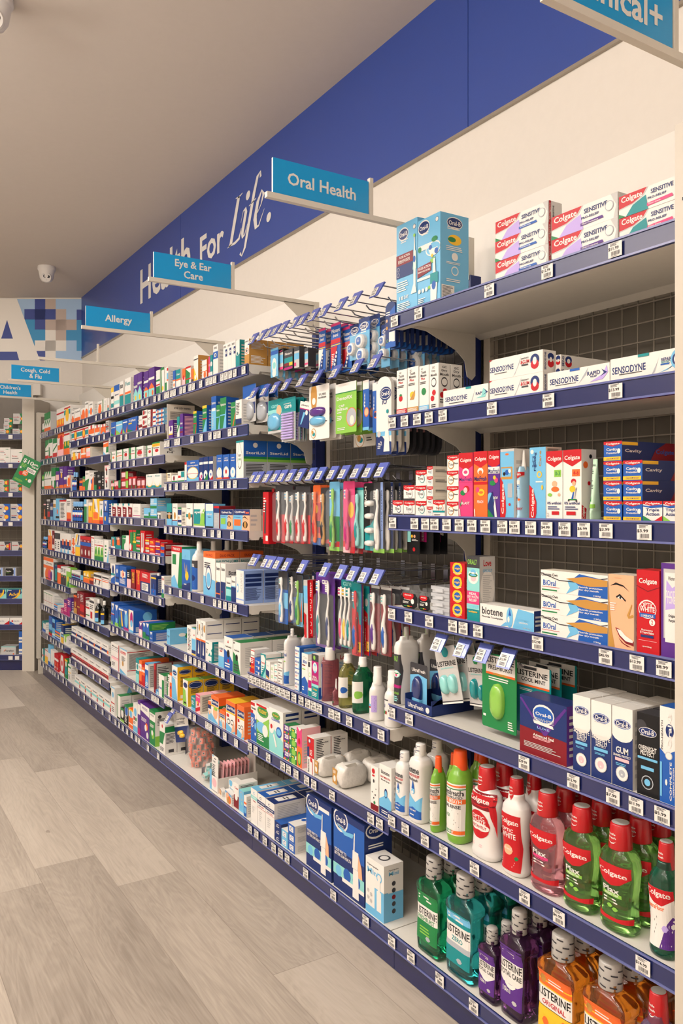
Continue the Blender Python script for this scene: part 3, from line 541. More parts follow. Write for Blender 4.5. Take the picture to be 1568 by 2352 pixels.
N/W/W:rW 0 64 100 100;oW 50 66 50 .62;oB 50 79 42 .45;oW 50 79 40 .4;oN 50 79 38 .37;tW 50 79 60 6 Oral-B;ls 18 74 82 76 1;tW 50 46 60 8 GUM;tW 50 39 84 3 ENAMEL_PROTECT;rp 16 32 84 36;lb 20 26 80 30 2;os 50 17 30;oW 50 17 27;oS 50 17 16;oW 50 16 4
K/k/k:ok 20 84 26;oW 50 78 42 .45;oN 50 78 40 .41;tW 50 78 60 6 Oral-B;ls 16 72 84 74 1;tW 50 58 84 6 OVERNIGHT;tW 50 52 66 6 PROTECT;rb 4 44 96 47;rb 20 32 80 36;oS 50 17 28;oK 50 17 24;ob 50 17 14
W/W/B:rB 0 0 100 46;pB 0 56 30 50 100 60 100 40 0 40;Tk 12 70 8 30 PRO-HEALTH;oN 50 76 20 1.5;TW 50 76 20 36 Oral-B;os 46 50 18;oW 46 50 14;TW 56 24 10 40 COMPLETE;TW 70 24 6 30 DEFENCE_SYSTEM;rb 2 6 12 42;oW 34 22 6 2.4'''.split('\n')
ROWS = '''m|5|0|6990|6913|1|1|100|0|12|82|0|green and white carton
m|5|0|6910|6686|3|1|180|1|12|159|1|white carton with green leaf
m|5|0|6472|6233|3|1|120|0|12|149|2|orange and white cold tablet carton
m|5|0|6228|6041|1|1|140|0|12|147|3|white carton with yellow sun
m|4|0|6001|5930|1|1|50|0|12|93|4|white and orange cold tablet carton
m|4|0|5918|5754|1|1|50|0|12|93|5|orange based white cold carton
m|4|0|5731|5630|1|1|70|0|12|83|6|bright orange flu carton
m|4|0|5630|5543|1|1|60|0|12|120|7|tall white cold carton
m|4|0|5532|5427|1|1|100|0|12|105|8|white carton with blue glow
m|4|0|5311|5201|1|1|30|0|12|87|9|teal based white cold carton
m|4|0|5188|5099|1|1|50|0|12|91|10|white carton with sideways lettering
m|4|0|5080|5051|1|1|50|0|12|87|11|narrow teal and orange carton
m|3|0|5001|4948|1|1|80|0|12|141|12|white carton with yellow top
m|3|0|4939|4827|1|1|80|0|12|147|13|blue topped white carton
m|3|0|4822|4748|1|1|80|0|12|157|14|white and teal nasal spray carton
m|3|0|4718|4606|1|1|100|0|12|161|15|tall teal based spray carton
m|3|0|4549|4480|1|1|60|0|12|161|16|narrow purple and turquoise carton
m|3|0|4479|4402|1|1|60|0|12|162|17|purple carton with turquoise base
m|3|0|4369|4292|1|1|60|0|12|154|18|purple carton with orange point
m|3|0|4287|4192|1|1|60|0|12|161|19|tallest purple and turquoise carton
m|3|0|4166|4106|1|1|60|0|12|133|20|white carton with green base
m|3|0|4094|4040|1|1|60|0|12|138|21|white carton with yellow spot
m|2|0|4001|4028|1|1|60|0|12|130|22|slim white and green carton
m|2|0|4001|3978|1|1|90|0|12|131|23|white carton with red top panel
m|2|0|3912|3875|1|1|60|0|12|97|24|small blue and white carton
m|2|0|3869|3802|1|1|70|0|12|95|25|teal and orange ear carton
m|2|0|3781|3740|1|1|80|0|12|88|26|orange and pink carton
m|2|0|3734|3667|1|1|90|0|12|91|27|red topped green swirl carton
m|2|0|3660|3634|1|1|50|0|12|71|28|small orange carton
m|2|0|3629|3573|1|1|90|0|12|128|29|tall white carton with amber base
m|2|0|3526|3468|1|1|70|0|12|91|30|white carton with orange ring
m|2|0|3448|3431|1|1|50|0|12|98|31|slim pink carton
m|2|0|3429|3400|1|1|50|0|12|102|32|slim teal carton
e|2|0|3394|3339|1|1|60|0|12|141|33|white eye drop carton, blue band
e|2|0|3282|3151|3|1|60|0|12|126|34|white eye drop carton, blue panel
e|2|0|3149|3110|1|1|60|0|12|122|35|white and teal eye drop carton
e|2|0|3061|3017|1|1|85|2|12|109|36|gold based eye drop carton
m|5|1|6879|6753|1|1|60|0|12|157|37|green and white leaf carton
m|5|1|6746|6616|1|1|60|0|12|159|38|white and green swirl carton
m|5|1|6604|6461|1|1|60|0|12|153|39|red based green carton
m|5|1|6436|6243|1|1|150|0|12|180|40|orange carton with white band
m|5|1|6233|6058|2|1|60|0|12|178|41|white, green and orange carton
m|4|1|6001|5543|2|1|120|0|12|85|42|wide white carton with teal sun band
m|4|1|5532|5392|1|1|50|0|12|83|43|orange banded white carton
m|4|1|5380|5260|1|1|50|0|12|73|44|orange and sky blue carton
m|4|1|5236|5131|1|1|60|0|12|67|45|orange carton with blue corner
m|4|1|5121|5051|1|1|60|0|12|81|46|grey carton with red line
m|3|1|5001|4904|1|1|60|0|12|91|47|blue and green tablet carton
m|3|1|4897|4768|1|1|60|0|12|87|48|sky blue and green carton
m|3|1|4758|4670|1|1|60|0|12|88|49|blue carton with orange edge
m|3|1|4663|4486|1|1|50|0|12|88|50|wide blue and red carton
m|3|1|4461|4398|1|1|60|0|12|84|51|white and maroon carton
m|3|1|4395|4316|1|2|60|0|12|54|52|white and maroon carton in pair
m|3|1|4309|4223|1|3|60|0|12|34|53|white carton with maroon side
m|3|1|4219|4172|1|2|60|0|12|48|54|white, blue and red carton
m|3|1|4168|4045|2|4|60|0|12|23|55|small sky blue tablet carton
w|2|1|4001|3993|1|2|150|0|12|94|56|white eyelid wipe carton
e|2|1|3971|3912|1|1|50|0|12|99|57|purple and white eye drop carton
e|2|1|3852|3816|1|1|50|0|12|108|58|teal and green eye carton
e|2|1|3812|3771|1|1|90|1|12|118|59|dark purple eye drop carton
e|2|1|3634|3592|1|1|90|0|12|114|60|green eye drop carton, yellow top
e|2|1|3520|3468|1|1|80|0|12|129|61|tall green and blue carton
e|2|1|3416|3360|1|1|70|0|12|160|62|tall blue solution carton
e|2|1|3358|3317|1|1|50|0|12|116|63|green carton beside blue one
e|2|1|3315|3248|1|1|60|0|12|142|64|large green and blue carton
e|2|1|3201|3152|1|1|50|0|12|111|65|green carton with orange stripe
e|2|1|3151|3090|1|1|60|0|12|115|66|white solution carton with navy foot
e|2|2|4001|3934|1|1|50|0|12|53|67|low cream carton with yellow edge
e|2|2|3930|3844|1|1|50|0|12|38|68|low white and green carton
e|2|2|3841|3751|1|1|50|0|12|56|69|white carton with teal square
e|2|2|3748|3721|1|1|50|0|12|97|70|narrow white carton with red top
w|2|2|3718|3565|1|1|50|0|12|103|71|wide blue eye wipe carton
e|2|2|3558|3514|1|1|50|0|12|111|72|blue and white eye mist carton, purple corner
e|2|2|3508|3455|1|1|50|0|12|112|73|blue eye mist carton, green corner
e|2|2|3445|3395|1|1|50|0|12|111|74|blue eye mist carton, red corner
e|2|2|3356|3290|1|1|50|0|12|114|75|blue and orange dry eye carton
e|2|2|3285|3214|1|1|50|0|12|112|76|blue and red sore eye carton
e|2|2|3208|3149|1|1|50|0|12|110|77|blue clear eye carton, water drop
e|2|2|3146|3071|1|1|110|3|12|163|78|tall blue and green eyelid carton
e|2|3|4001|3925|1|1|50|0|12|114|79|dark green drops carton
e|2|3|3920|3846|1|1|50|0|12|114|80|white drops carton with brown seed
e|2|3|3841|3791|1|1|50|0|12|94|81|white and navy drops carton
e|2|3|3786|3730|1|1|50|0|12|93|82|small plain back of carton
e|2|3|3727|3641|1|1|50|0|12|115|83|white drops carton, eye picture
e|2|3|3628|3490|1|1|70|0|12|115|84|wide white and green carton
e|2|3|3482|3394|1|1|60|0|12|112|85|light blue eye drop carton
e|2|3|3388|3326|1|1|80|0|12|103|86|silver and navy eye carton
e|2|3|3314|3179|1|1|60|0|12|88|87|pale blue eye drop carton, lime square
e|2|3|3175|3011|1|1|55|1|12|90|88|pale blue eye drop carton, orange square
w|2|4|3932|3786|1|1|80|0|12|208|89|white lens solution carton, red top
w|2|4|3785|3672|1|1|120|0|12|197|90|blue lens solution carton, yellow hand
B:lens|2|4|3671|3619|1|1|70|3|12|240|91|white lens solution bottle, blue label
w|2|4|3508|3371|1|1|120|1|12|202|92|tall duo lens solution carton
e|2|4|3362|3313|1|1|50|0|12|157|93|small lens cleaner carton, navy foot
e|2|4|3308|3257|1|1|100|1|12|158|94|lens conditioner carton, navy foot
e|2|4|3250|3197|1|1|40|0|12|99|95|short white and teal carton
e|2|4|3195|3149|1|1|40|0|12|109|96|short white and navy carton
w|2|4|3146|3069|1|1|90|1|12|140|97|white contact lens carton, blue side
w|2|5|4001|3954|1|1|190|0|12|77|98|low pale blue wipe box
e|2|5|3716|3656|1|1|60|0|12|134|99|white striped back of carton
e|2|5|3655|3603|1|1|60|0|12|130|100|blue ear care carton
e|2|5|3597|3544|1|1|70|0|12|179|101|tall ear spray carton, ear picture
e|2|5|3541|3483|1|1|90|2|12|179|102|tall ear spray carton, white side
w|2|5|3483|3404|1|1|90|0|12|95|103|white and green ear care carton
e|2|5|3334|3273|1|1|50|0|12|108|104|white and light blue carton
w|2|5|3272|3181|1|1|100|2|12|144|105|white eye mask carton, blue top
w|2|5|3176|3102|1|1|150|1|12|136|106|white eye mask carton, green top
m|2|6|4001|3960|1|1|70|0|12|110|107|white carton with green stripe
m|2|6|3958|3928|1|1|60|0|12|123|108|narrow orange carton
m|2|6|3925|3846|1|1|80|2|12|169|109|tall yellow edged white carton
m|2|6|3771|3705|1|1|80|2|12|126|110|short yellow edged white carton
m|2|6|3659|3607|1|1|90|0|12|66|111|teal nasal carton
m|2|6|3604|3548|1|1|70|1|12|88|112|pink and white carton
m|2|6|3452|3418|1|1|70|0|12|87|113|slim orange topped wipe carton
w|2|6|3416|3331|1|1|130|0|12|120|114|tall orange lens wipe carton
w|2|6|3324|3262|1|1|100|0|12|73|115|short orange topped wipe carton
w|2|6|3251|3154|1|1|130|0|12|133|116|large orange topped wipe carton
w|2|6|3135|3064|1|1|120|0|12|137|117|orange topped lens wipe carton
m|4|2|6001|5854|1|1|50|0|12|79|118|white and orange tablet carton
m|4|2|5847|5742|1|1|50|0|12|75|119|white carton with orange spot
m|4|2|5731|5604|1|1|50|0|12|80|120|orange tablet carton
m|4|2|5591|5490|1|1|90|0|12|79|121|tall orange and white carton
m|4|2|5174|5058|1|1|50|0|12|91|122|multicoloured square carton
m|3|2|5001|4904|1|1|50|0|12|69|123|white and green hayfever carton
m|3|2|4894|4776|1|1|50|0|12|72|124|green edged hayfever carton
m|3|2|4768|4654|1|1|50|0|12|73|125|green edged carton, red swash
m|3|2|4638|4529|1|1|50|0|12|73|126|half green hayfever carton
m|3|2|4521|4378|1|1|80|0|12|71|127|wide green edged carton
m|3|2|4323|4233|1|1|50|0|12|67|128|carton left of yellow topped one
m|3|2|4228|4106|1|1|120|0|12|78|129|green and yellow topped carton
m|3|3|5001|4939|1|1|50|0|12|61|130|maroon and green lozenge carton
m|3|3|4930|4801|1|1|50|0|12|59|131|maroon and pink lozenge carton
m|3|3|4791|4657|1|2|50|0|12|54|132|maroon carton in pile of two
m|3|3|4647|4496|2|1|50|0|12|74|133|tall maroon lozenge carton
m|3|3|4489|4340|2|1|50|0|12|58|134|maroon and pink square carton
m|3|3|4332|4081|2|1|80|0|12|79|135|white and teal carton, yellow arc
m|3|4|5001|4572|4|1|50|0|12|82|136|white and plum tablet carton
m|3|4|4566|4430|1|1|120|0|12|79|137|plain white carton with plum line
m|3|4|4369|4265|1|1|50|0|12|57|138|sky blue and green carton
m|3|4|4259|4156|1|2|80|0|12|56|139|sky blue carton in pair
m|3|4|4146|4094|1|1|70|0|12|39|140|small charcoal and white carton
m|3|5|5001|4913|1|1|50|0|12|68|141|teal carton with red flame
m|3|5|4904|4791|1|1|50|0|12|72|142|grey carton with orange flame
m|3|5|4776|4638|1|1|50|0|12|85|143|white and green snore carton
m|3|5|4637|4572|1|1|50|0|12|121|144|tall red and green cold carton
m|3|5|4566|4506|1|1|50|0|12|122|145|tall green cold carton
m|3|5|4505|4436|1|2|50|0|12|44|146|red and green carton in pair
m|3|5|4430|4349|1|1|50|0|12|123|147|tall red and silver carton
m|3|5|4343|4278|1|2|50|0|12|42|148|red and grey carton in pair
m|3|5|4273|4186|1|2|50|0|12|40|149|bright red carton in pair
m|3|5|4178|4104|1|2|70|0|12|40|150|red and purple carton in pair
m|3|5|4099|4040|1|2|100|0|12|33|151|red and blue carton in pair
m|3|6|5001|4918|1|1|50|0|12|119|152|white and blue spray carton
m|3|6|4911|4839|1|1|50|0|12|115|153|blue spray carton
m|3|6|4832|4692|1|1|60|0|12|115|154|blue carton with face picture
m|3|6|4678|4603|1|1|50|0|12|102|155|black and pink carton
m|3|6|4597|4523|1|1|50|0|12|112|156|dark red carton, yellow lettering
m|3|6|4505|4436|1|1|50|0|12|114|157|red carton, yellow lettering
m|3|6|4430|4262|1|1|60|0|12|114|158|red carton with barcode panel
m|3|6|4249|4166|1|1|80|0|12|103|159|navy carton with yellow stripe
B:spray|3|6|4222|4195|1|1|60|0|12|115|91|white spray bottle, blue label
m|3|6|4081|4040|1|1|50|0|12|112|160|white spray carton, red lettering
m|3|7|5001|4929|1|1|170|0|12|135|161|blue inhaler carton, white shield
m|3|7|4922|4847|1|1|170|0|12|132|162|narrow blue inhaler carton
m|3|7|4839|4743|1|1|170|0|12|125|163|blue and green inhaler carton
m|3|7|4738|4647|1|1|160|0|12|126|164|blue carton with pale swirl
m|3|7|4644|4556|1|1|140|0|12|129|165|white, yellow and purple carton
m|3|7|4454|4395|1|1|130|0|12|82|166|purple inhaler carton
m|3|7|4389|4337|1|1|130|0|12|87|167|narrow blue and green carton
m|3|7|4335|4278|1|1|150|0|12|92|168|blue carton with green side
m|3|7|4273|4221|1|1|140|0|12|52|169|low blue inhaler carton
w|3|8|5000|4835|1|1|90|0|12|156|170|large white sinus rinse carton
w|3|8|4812|4676|1|1|160|0|12|150|171|large white rinse carton, red panel
m|3|8|4511|4454|1|1|160|0|12|136|172|tall teal nasal carton
m|3|8|4451|4407|1|1|160|0|12|134|173|tall orange nasal carton
m|3|8|4404|4352|1|1|60|0|12|117|174|short red and orange carton
m|3|8|4349|4292|1|1|80|0|12|136|175|tall blue nasal carton
m|3|8|4202|4172|1|1|90|1|12|157|176|dark red edged carton
m|3|8|4172|4127|1|1|50|0|12|22|177|low sky blue carton
m|3|8|4125|4040|1|1|50|0|12|116|178|white and green nasal carton
m|3|9|5000|4925|1|1|150|0|12|170|179|white carton with blue ring
m|3|9|4876|4808|1|1|70|2|12|142|180|white carton with green edge
m|3|9|4804|4732|1|1|50|0|12|82|181|small black and green carton
m|3|9|4728|4647|1|1|70|0|12|114|182|black carton with blue ring
m|3|9|4643|4564|1|1|60|0|12|111|183|orange and white tape carton
m|3|9|4560|4480|1|1|60|0|12|161|184|white tape carton, blue foot
m|3|9|4476|4430|1|1|90|0|12|192|185|slim purple carton
w|3|9|4427|4277|1|1|140|0|12|186|186|large purple and white carton
w|3|9|4274|4181|1|1|130|0|12|186|187|large green and white carton
m|3|9|4110|4028|1|1|65|1|12|152|188|white ear carton with green band
B:syrup|4|3|6000|5959|1|1|40|0|12|141|91|navy vitamin bottle
B:syrup|4|3|5937|5899|1|1|40|0|12|137|91|navy vitamin bottle, white label
m|4|3|5779|5693|1|1|50|0|12|92|189|small orange and black carton
m|4|3|5688|5626|1|1|50|0|12|101|190|small green carton
m|4|3|5621|5517|1|1|60|0|12|138|191|white and green throat carton
m|4|3|5511|5406|1|1|60|0|12|121|192|white and orange throat carton
m|4|3|5396|5331|1|1|60|0|12|122|193|slim black throat carton
m|4|3|5323|5213|1|1|60|0|12|121|194|black carton with red square
m|4|3|5209|5155|1|1|50|0|12|118|195|narrow black carton
m|4|3|5148|5058|1|2|50|0|12|78|196|white and rose carton in pair
B:syrup|4|4|6000|5735|4|1|40|0|12|147|91|blue cough syrup bottle
m|4|4|5652|5543|1|1|60|0|12|162|197|white and green syrup carton
m|4|4|5535|5437|1|1|60|0|12|141|198|yellow syrup carton
m|4|4|5429|5271|1|1|80|0|12|165|199|large yellow syrup carton
m|4|4|5264|5178|1|1|60|0|12|151|200|white carton with orange foot
m|4|4|5171|5073|1|1|60|0|12|157|201|blue syrup carton, white shield
m|4|5|6001|5901|1|2|50|0|12|63|202|white and orange carton in pair
m|4|5|5892|5761|1|1|70|0|12|159|203|yellow and white syrup carton
m|4|5|5754|5475|3|1|60|0|12|146|204|maroon and blue cough carton
m|4|5|5467|5392|1|1|60|0|12|155|205|plain white cough carton
m|4|5|5384|5171|3|1|60|0|12|138|206|white and lime herbal carton
m|4|5|5159|5058|1|1|50|0|12|141|207|white and grey green carton
m|4|6|6001|5752|4|1|50|0|12|56|208|small navy and white carton
m|4|6|5742|5675|1|1|50|0|12|68|209|small black and blue carton
m|4|6|5670|5517|2|1|80|0|12|75|210|yellow and orange carton
m|4|6|5511|5408|1|1|50|0|12|40|211|low brown and orange carton
m|4|6|5404|5217|2|1|60|0|12|83|212|white tablet carton, black band
m|4|6|5201|5055|1|1|60|0|12|81|213|white carton with orange line
m|4|7|5940|5847|1|1|60|0|12|129|214|dark red lozenge carton
m|4|7|5840|5770|1|1|60|0|12|165|215|tall maroon carton
m|4|7|5763|5652|1|1|80|0|12|166|216|wide maroon carton
m|4|7|5604|5511|1|1|50|0|12|119|217|white carton with red line
m|4|7|5509|5392|1|1|60|0|12|151|218|white carton, small red panel
B:tonic|4|7|5390|5347|1|1|50|0|12|153|91|dark tonic bottle, white cap
B:tonic|4|7|5254|5211|1|1|50|0|12|157|91|dark tonic bottle, yellow label
m|4|8|6001|5058|6|1|50|0|12|62|219|white tablet carton, navy band
m|4|9|6001|5058|6|1|50|0|12|71|220|white tablet carton, red band
m|4|10|5906|5007|6|1|50|0|12|75|221|white tablet carton, teal band
m|5|2|7001|6926|1|1|50|0|12|125|222|small green carton
m|5|2|6913|6666|3|1|50|0|12|145|223|white toothed green carton
m|5|2|6657|6520|1|1|60|0|12|168|224|green and white carton
m|5|2|6506|6394|1|1|50|0|12|136|225|violet carton
m|5|2|6383|6243|1|1|60|0|12|168|226|tall violet vitamin carton
m|5|2|6233|6150|1|1|60|0|12|165|227|slim violet carton
m|5|2|6144|6033|1|1|50|0|12|94|228|white and orange vitamin carton
m|5|3|6939|6845|1|1|60|0|12|169|229|black carton with orange foot
m|5|3|6826|6698|1|1|60|0|12|166|230|grey carton with red square
m|5|3|6692|6604|1|1|50|0|12|134|231|small navy carton
m|5|3|6592|6506|1|1|50|0|12|161|232|pale blue carton
m|5|3|6501|6389|1|1|50|0|12|171|233|light teal carton
m|5|3|6378|6160|1|1|60|0|12|160|234|white carton with pink ends
m|5|3|6150|6018|1|1|60|0|12|166|235|white and orange honey carton
B:syrup|5|4|7000|6877|2|1|40|0|12|95|91|blue syrup bottle
m|5|4|6771|6633|1|1|50|0|12|162|236|orange and yellow carton
m|5|4|6627|6552|1|1|50|0|12|155|237|slim maroon carton
m|5|4|6546|6356|2|1|50|0|12|158|238|white and charcoal carton
m|5|4|6351|6028|3|1|50|0|12|147|239|white, navy and orange carton
u|5|5|6942|6587|1|1|40|0|12|178|240|orange and white snack pouch
m|5|5|6578|6461|1|1|60|0|12|152|241|black and teal carton
m|5|5|6450|6334|1|1|100|0|12|140|242|bright orange tall carton
m|5|5|6332|6165|2|1|50|0|12|138|243|white and black carton
m|5|5|6160|6033|1|1|50|0|12|142|244|lime green carton
m|5|6|6942|6610|4|1|100|0|12|115|245|white prescription style carton
m|5|6|6563|6444|1|1|50|0|12|44|246|low blue and white carton
m|5|6|6340|6243|1|1|50|0|12|36|247|low magenta carton
m|5|6|6233|6134|1|1|50|0|12|111|248|magenta carton
m|5|6|6124|6023|1|1|50|0|12|135|249|tall plum carton
m|5|7|6996|6863|1|1|60|0|12|79|250|white and teal carton
m|5|7|6746|6633|1|1|60|0|12|151|251|tall blue carton
m|5|7|6622|6535|1|1|80|0|12|144|252|tall sky blue carton
m|5|7|6529|6362|2|1|50|0|12|70|253|low blue and yellow carton
m|5|7|6326|6249|1|1|100|0|12|135|254|navy and yellow carton
m|5|7|6243|6134|1|1|80|0|12|70|255|white carton with pale green
m|5|8|7001|6920|1|1|60|0|12|96|256|white and teal first carton
m|5|8|6894|6783|1|1|60|0|12|111|257|white and yellow carton
u|5|8|6771|6692|1|1|30|0|12|164|258|pale blue pouch
u|5|8|6681|6563|2|1|30|0|12|139|259|white and blue pouch
m|5|8|6552|6411|2|1|60|0|12|129|260|red and white carton
m|5|8|6367|6228|1|1|90|0|12|152|261|red carton with white oval
m|5|8|6212|6124|1|1|50|0|12|141|262|green and yellow carton
m|5|8|6109|6023|1|1|50|0|12|119|263|white carton with green line
m|1|2|3001|3010|1|1|30|0|12|60|264|tiny dropper carton, white cap end
m|1|2|3001|2966|1|1|70|0|12|96|265|red and white toothache carton
m|1|2|2965|2912|1|3|50|0|12|22|266|small blue carton in pile
t|1|2|2911|2863|1|1|70|2|12|93|267|white and mint gel carton
t|1|2|2862|2827|1|1|50|0|12|71|268|small white carton, navy panel
t|1|2|2825|2794|1|2|50|0|12|31|269|small white carton in pair
t|1|2|2792|2765|1|3|50|0|12|24|270|small white and teal carton
t|1|2|2763|2724|1|3|50|0|12|31|271|small white carton, black lettering
B:bioral|1|2|2723|2694|1|1|70|1|12|216|91|white mouthwash bottle, twisted cap
t|1|2|2626|2588|1|4|120|0|12|41|272|small mouth gel carton in pile
t|1|2|2572|2526|1|1|50|0|12|149|273|mouth spray carton, blue foot
t|1|2|2524|2500|1|1|50|0|12|126|274|slim dry mouth carton
t|1|2|2499|2449|1|1|70|1|12|158|275|dry mouth carton, magenta panel
B:pinkrinse|1|2|2446|2408|1|1|70|0|12|189|91|tall pink mouthwash bottle, wide white cap
B:dropper|1|2|2361|2349|1|1|30|0|12|91|91|tiny pink dropper bottle
B:savayellow|1|2|2333|2293|1|1|70|0|12|183|91|pale yellow mouthwash bottle, blue spot
B:savagreen|1|2|2248|2205|1|1|80|0|12|186|91|dark green mouthwash bottle, green spot
B:savawhite|1|2|2145|2105|1|1|60|0|12|172|91|white mouthwash bottle, blue and red stripe
B:savawhite2|1|2|2064|2012|1|1|60|0|12|175|91|white mouthwash bottle, green stripe
d|1|3|3001|2947|1|1|180|0|12|161|276|denture tablet carton, blue panel
d|1|3|2947|2835|1|1|170|0|12|164|277|denture tablet carton, green oval
d|1|3|2835|2718|1|1|80|1|12|172|278|denture cleanser carton, teal foot
d|1|3|2714|2671|1|4|50|0|12|33|279|small purple fixative carton in pile
d|1|3|2668|2612|1|4|60|0|12|33|280|small green fixative carton in pile
d|1|3|2610|2570|1|1|80|0|12|146|281|pink and orange fixative carton
d|1|3|2531|2481|1|1|70|1|12|133|282|tall white and red tablet carton
G|1|3|2480|2432|1|1|110|1|12|63|283|left crinkly bag of white pads
G|1|3|2356|2293|1|1|110|1|12|73|284|right crinkly bag of white pads
t|1|3|2121|2077|1|1|60|0|12|141|285|slim white carton, dark dots
t|1|3|2073|2007|1|1|70|0|12|159|286|white mouth spray carton, water drop
w|1|4|3001|2942|1|1|140|1|12|141|287|tall white rinse carton, sky blue top
w|1|4|2940|2867|1|1|140|1|12|138|288|tall white rinse carton, mid blue top
w|1|4|2865|2790|1|1|140|1|12|136|289|tall white rinse carton, navy top
t|1|4|2789|2734|1|3|170|0|12|25|290|small navy gel carton in pile
t|1|4|2732|2682|1|2|100|0|12|32|291|small sky blue gel carton in pile
t|1|4|2679|2625|1|3|120|0|12|35|292|small white gel carton in pile
x|1|4|2538|2362|1|1|110|0|12|260|293|tall dark blue water flosser carton
x|1|4|2348|2157|1|1|110|0|12|267|294|tall dark blue flosser carton, plain side
x|1|4|2150|2047|1|1|75|0|12|178|295|white and ice blue flosser carton
x|0|0|1981|1876|1|1|100|0|12|271|296|sky blue electric toothbrush carton, brush on right
x|0|0|1875|1770|1|1|105|0|12|255|297|large sky blue electric toothbrush carton
t|0|0|1547|1362|1|3|45|0|12|52|298|white and red toothpaste carton, blue stripe
t|0|0|1353|1159|1|2|45|0|12|55|299|white and red toothpaste carton, violet stripe
t|0|0|1158|1007|1|2|45|0|12|48|300|white and red toothpaste carton, pink stripe
t|0|1|1980|1927|1|1|50|0|12|138|301|slim white carton, strawberry picture
t|0|1|1925|1871|1|1|50|0|12|139|302|slim white carton, vanilla flower picture
t|0|1|1868|1822|1|1|50|0|12|135|303|slim white carton, mint leaf picture
t|0|1|1820|1778|1|1|42|1|12|134|304|white dry mouth gel carton, raspberry picture
t|0|1|1758|1573|1|1|45|0|12|50|305|small white sensitive toothpaste carton
t|0|1|1569|1381|1|2|45|0|12|54|306|white toothpaste carton, red and blue tooth
t|0|1|1377|1359|1|3|190|0|50|32|307|end-on white toothpaste carton behind
t|0|1|1366|1182|1|1|45|0|12|47|308|white toothpaste carton, violet swirl
t|0|1|1181|1007|1|1|45|0|12|52|309|white toothpaste carton, sky blue swirl
t|0|2|2001|1947|1|1|150|0|12|47|310|small white carton, grey foot
t|0|2|1945|1889|1|2|150|0|12|46|311|small white carton, grey foot, piled
t|0|2|1887|1834|1|3|150|0|12|45|312|small white carton in triple pile
t|0|2|1833|1805|1|5|190|0|12|29|313|narrow white carton, long pale side
t|0|2|1804|1750|1|1|50|0|12|47|314|small white carton, teal stripe
t|0|2|1742|1692|1|4|150|0|12|43|315|square white carton in tall pile
t|0|2|1691|1633|1|1|40|0|12|176|316|tall pink toothpaste carton, watermelon
t|0|2|1630|1576|1|1|40|0|12|177|317|tall orange toothpaste carton, peach
t|0|2|1574|1529|1|1|40|0|12|176|318|tall violet fruit toothpaste carton
t|0|2|1528|1478|1|1|55|0|12|178|319|pale toothpaste carton, red side bulge
B:pump|0|2|1477|1460|1|1|50|0|12|173|91|upright childrens toothpaste pump tube
t|0|2|1425|1371|1|1|55|0|12|176|320|tall light blue childrens toothpaste carton
t|0|2|1370|1318|1|1|50|0|12|164|321|white baby toothpaste carton, crawling baby
t|0|2|1317|1261|1|1|50|0|12|164|322|white childrens toothpaste carton, scooter child
B:gaia|0|2|1245|1232|1|1|40|0|12|140|91|pale green standing toothpaste tube
t|0|2|1200|1150|1|4|190|0|12|44|323|small blue toothpaste carton in tall pile
t|0|2|1147|1097|1|3|190|0|12|44|323|small blue toothpaste carton in triple pile
t|0|2|1096|1048|1|1|190|0|12|44|324|square three colour toothpaste carton
t|0|2|1047|1007|1|1|190|0|12|44|325|square green cornered toothpaste carton
k|0|3|1959|1873|1|1|30|0|12|71|326|clear mouthguard pot, black front
k|0|3|1872|1814|1|1|30|0|12|70|326|clear mouthguard pot, black label
c|0|3|1813|1732|1|4|90|0|12|20|327|clear plastic retainer case in pile
t|0|3|1729|1667|1|4|50|0|12|38|328|small red childrens toothpaste carton in pile
t|0|3|1657|1606|1|1|55|0|12|174|329|dry mouth toothpaste carton, grey back panel
t|0|3|1605|1409|1|1|50|0|12|51|330|long white toothpaste carton, water drop
t|0|3|1388|1187|1|3|45|0|12|52|331|long white and blue toothpaste carton, gold wave
t|0|3|1186|1118|1|1|50|0|12|161|332|peach carton with smiling face picture
t|0|3|1112|1055|1|1|50|0|12|176|333|tall bright red toothpaste carton
t|0|3|1052|1007|1|1|50|0|12|194|334|tall violet carton, tube picture
B:oral7|0|4|2001|1966|1|1|80|1|12|236|91|large white dry mouth rinse bottle
x|0|4|1458|1305|1|1|60|0|12|141|335|shrink-wrapped dark purple whitening carton
t|0|4|1287|1235|1|1|40|2|12|176|336|navy and white sensitive toothpaste carton
t|0|4|1234|1177|1|1|40|2|12|174|337|navy and white sensitive carton, wider
t|0|4|1176|1121|1|1|50|2|12|174|338|navy and white gum toothpaste carton
t|0|4|1111|1057|1|1|50|2|12|174|339|black overnight toothpaste carton
t|0|4|1055|1007|1|1|45|0|12|199|340|white and blue sideways lettered toothpaste carton
B:bios|0|5|2000|1946|1|1|50|1|12|189|91|small white dry mouth mouthwash bottle
B:biol|0|5|1933|1865|1|1|60|1|12|231|91|large white dry mouth mouthwash bottle
B:tbs|0|5|1828|1797|1|1|55|1|12|216|91|small lime green rinse bottle, orange cap
B:tbl|0|5|1763|1693|1|1|75|1|12|255|91|large lime green rinse bottle, orange cap
B:opt1|0|5|1660|1559|1|1|60|1|12|243|91|red and white whitening mouthwash bottle
B:opt2|0|5|1541|1458|1|1|60|1|12|245|91|white whitening mouthwash bottle, red label
B:plaxp|0|5|1443|1343|1|1|60|2|12|242|91|pink mouthwash bottle, red cap
B:plaxg|0|5|1337|1240|1|1|65|2|12|240|91|green mouthwash bottle, red cap, left one
B:plaxg|0|5|1229|1129|1|1|65|2|12|238|91|green mouthwash bottle, red cap, right one
B:neutra|0|5|1096|1029|1|1|65|0|12|237|91|dark green mouthwash bottle, white and purple label
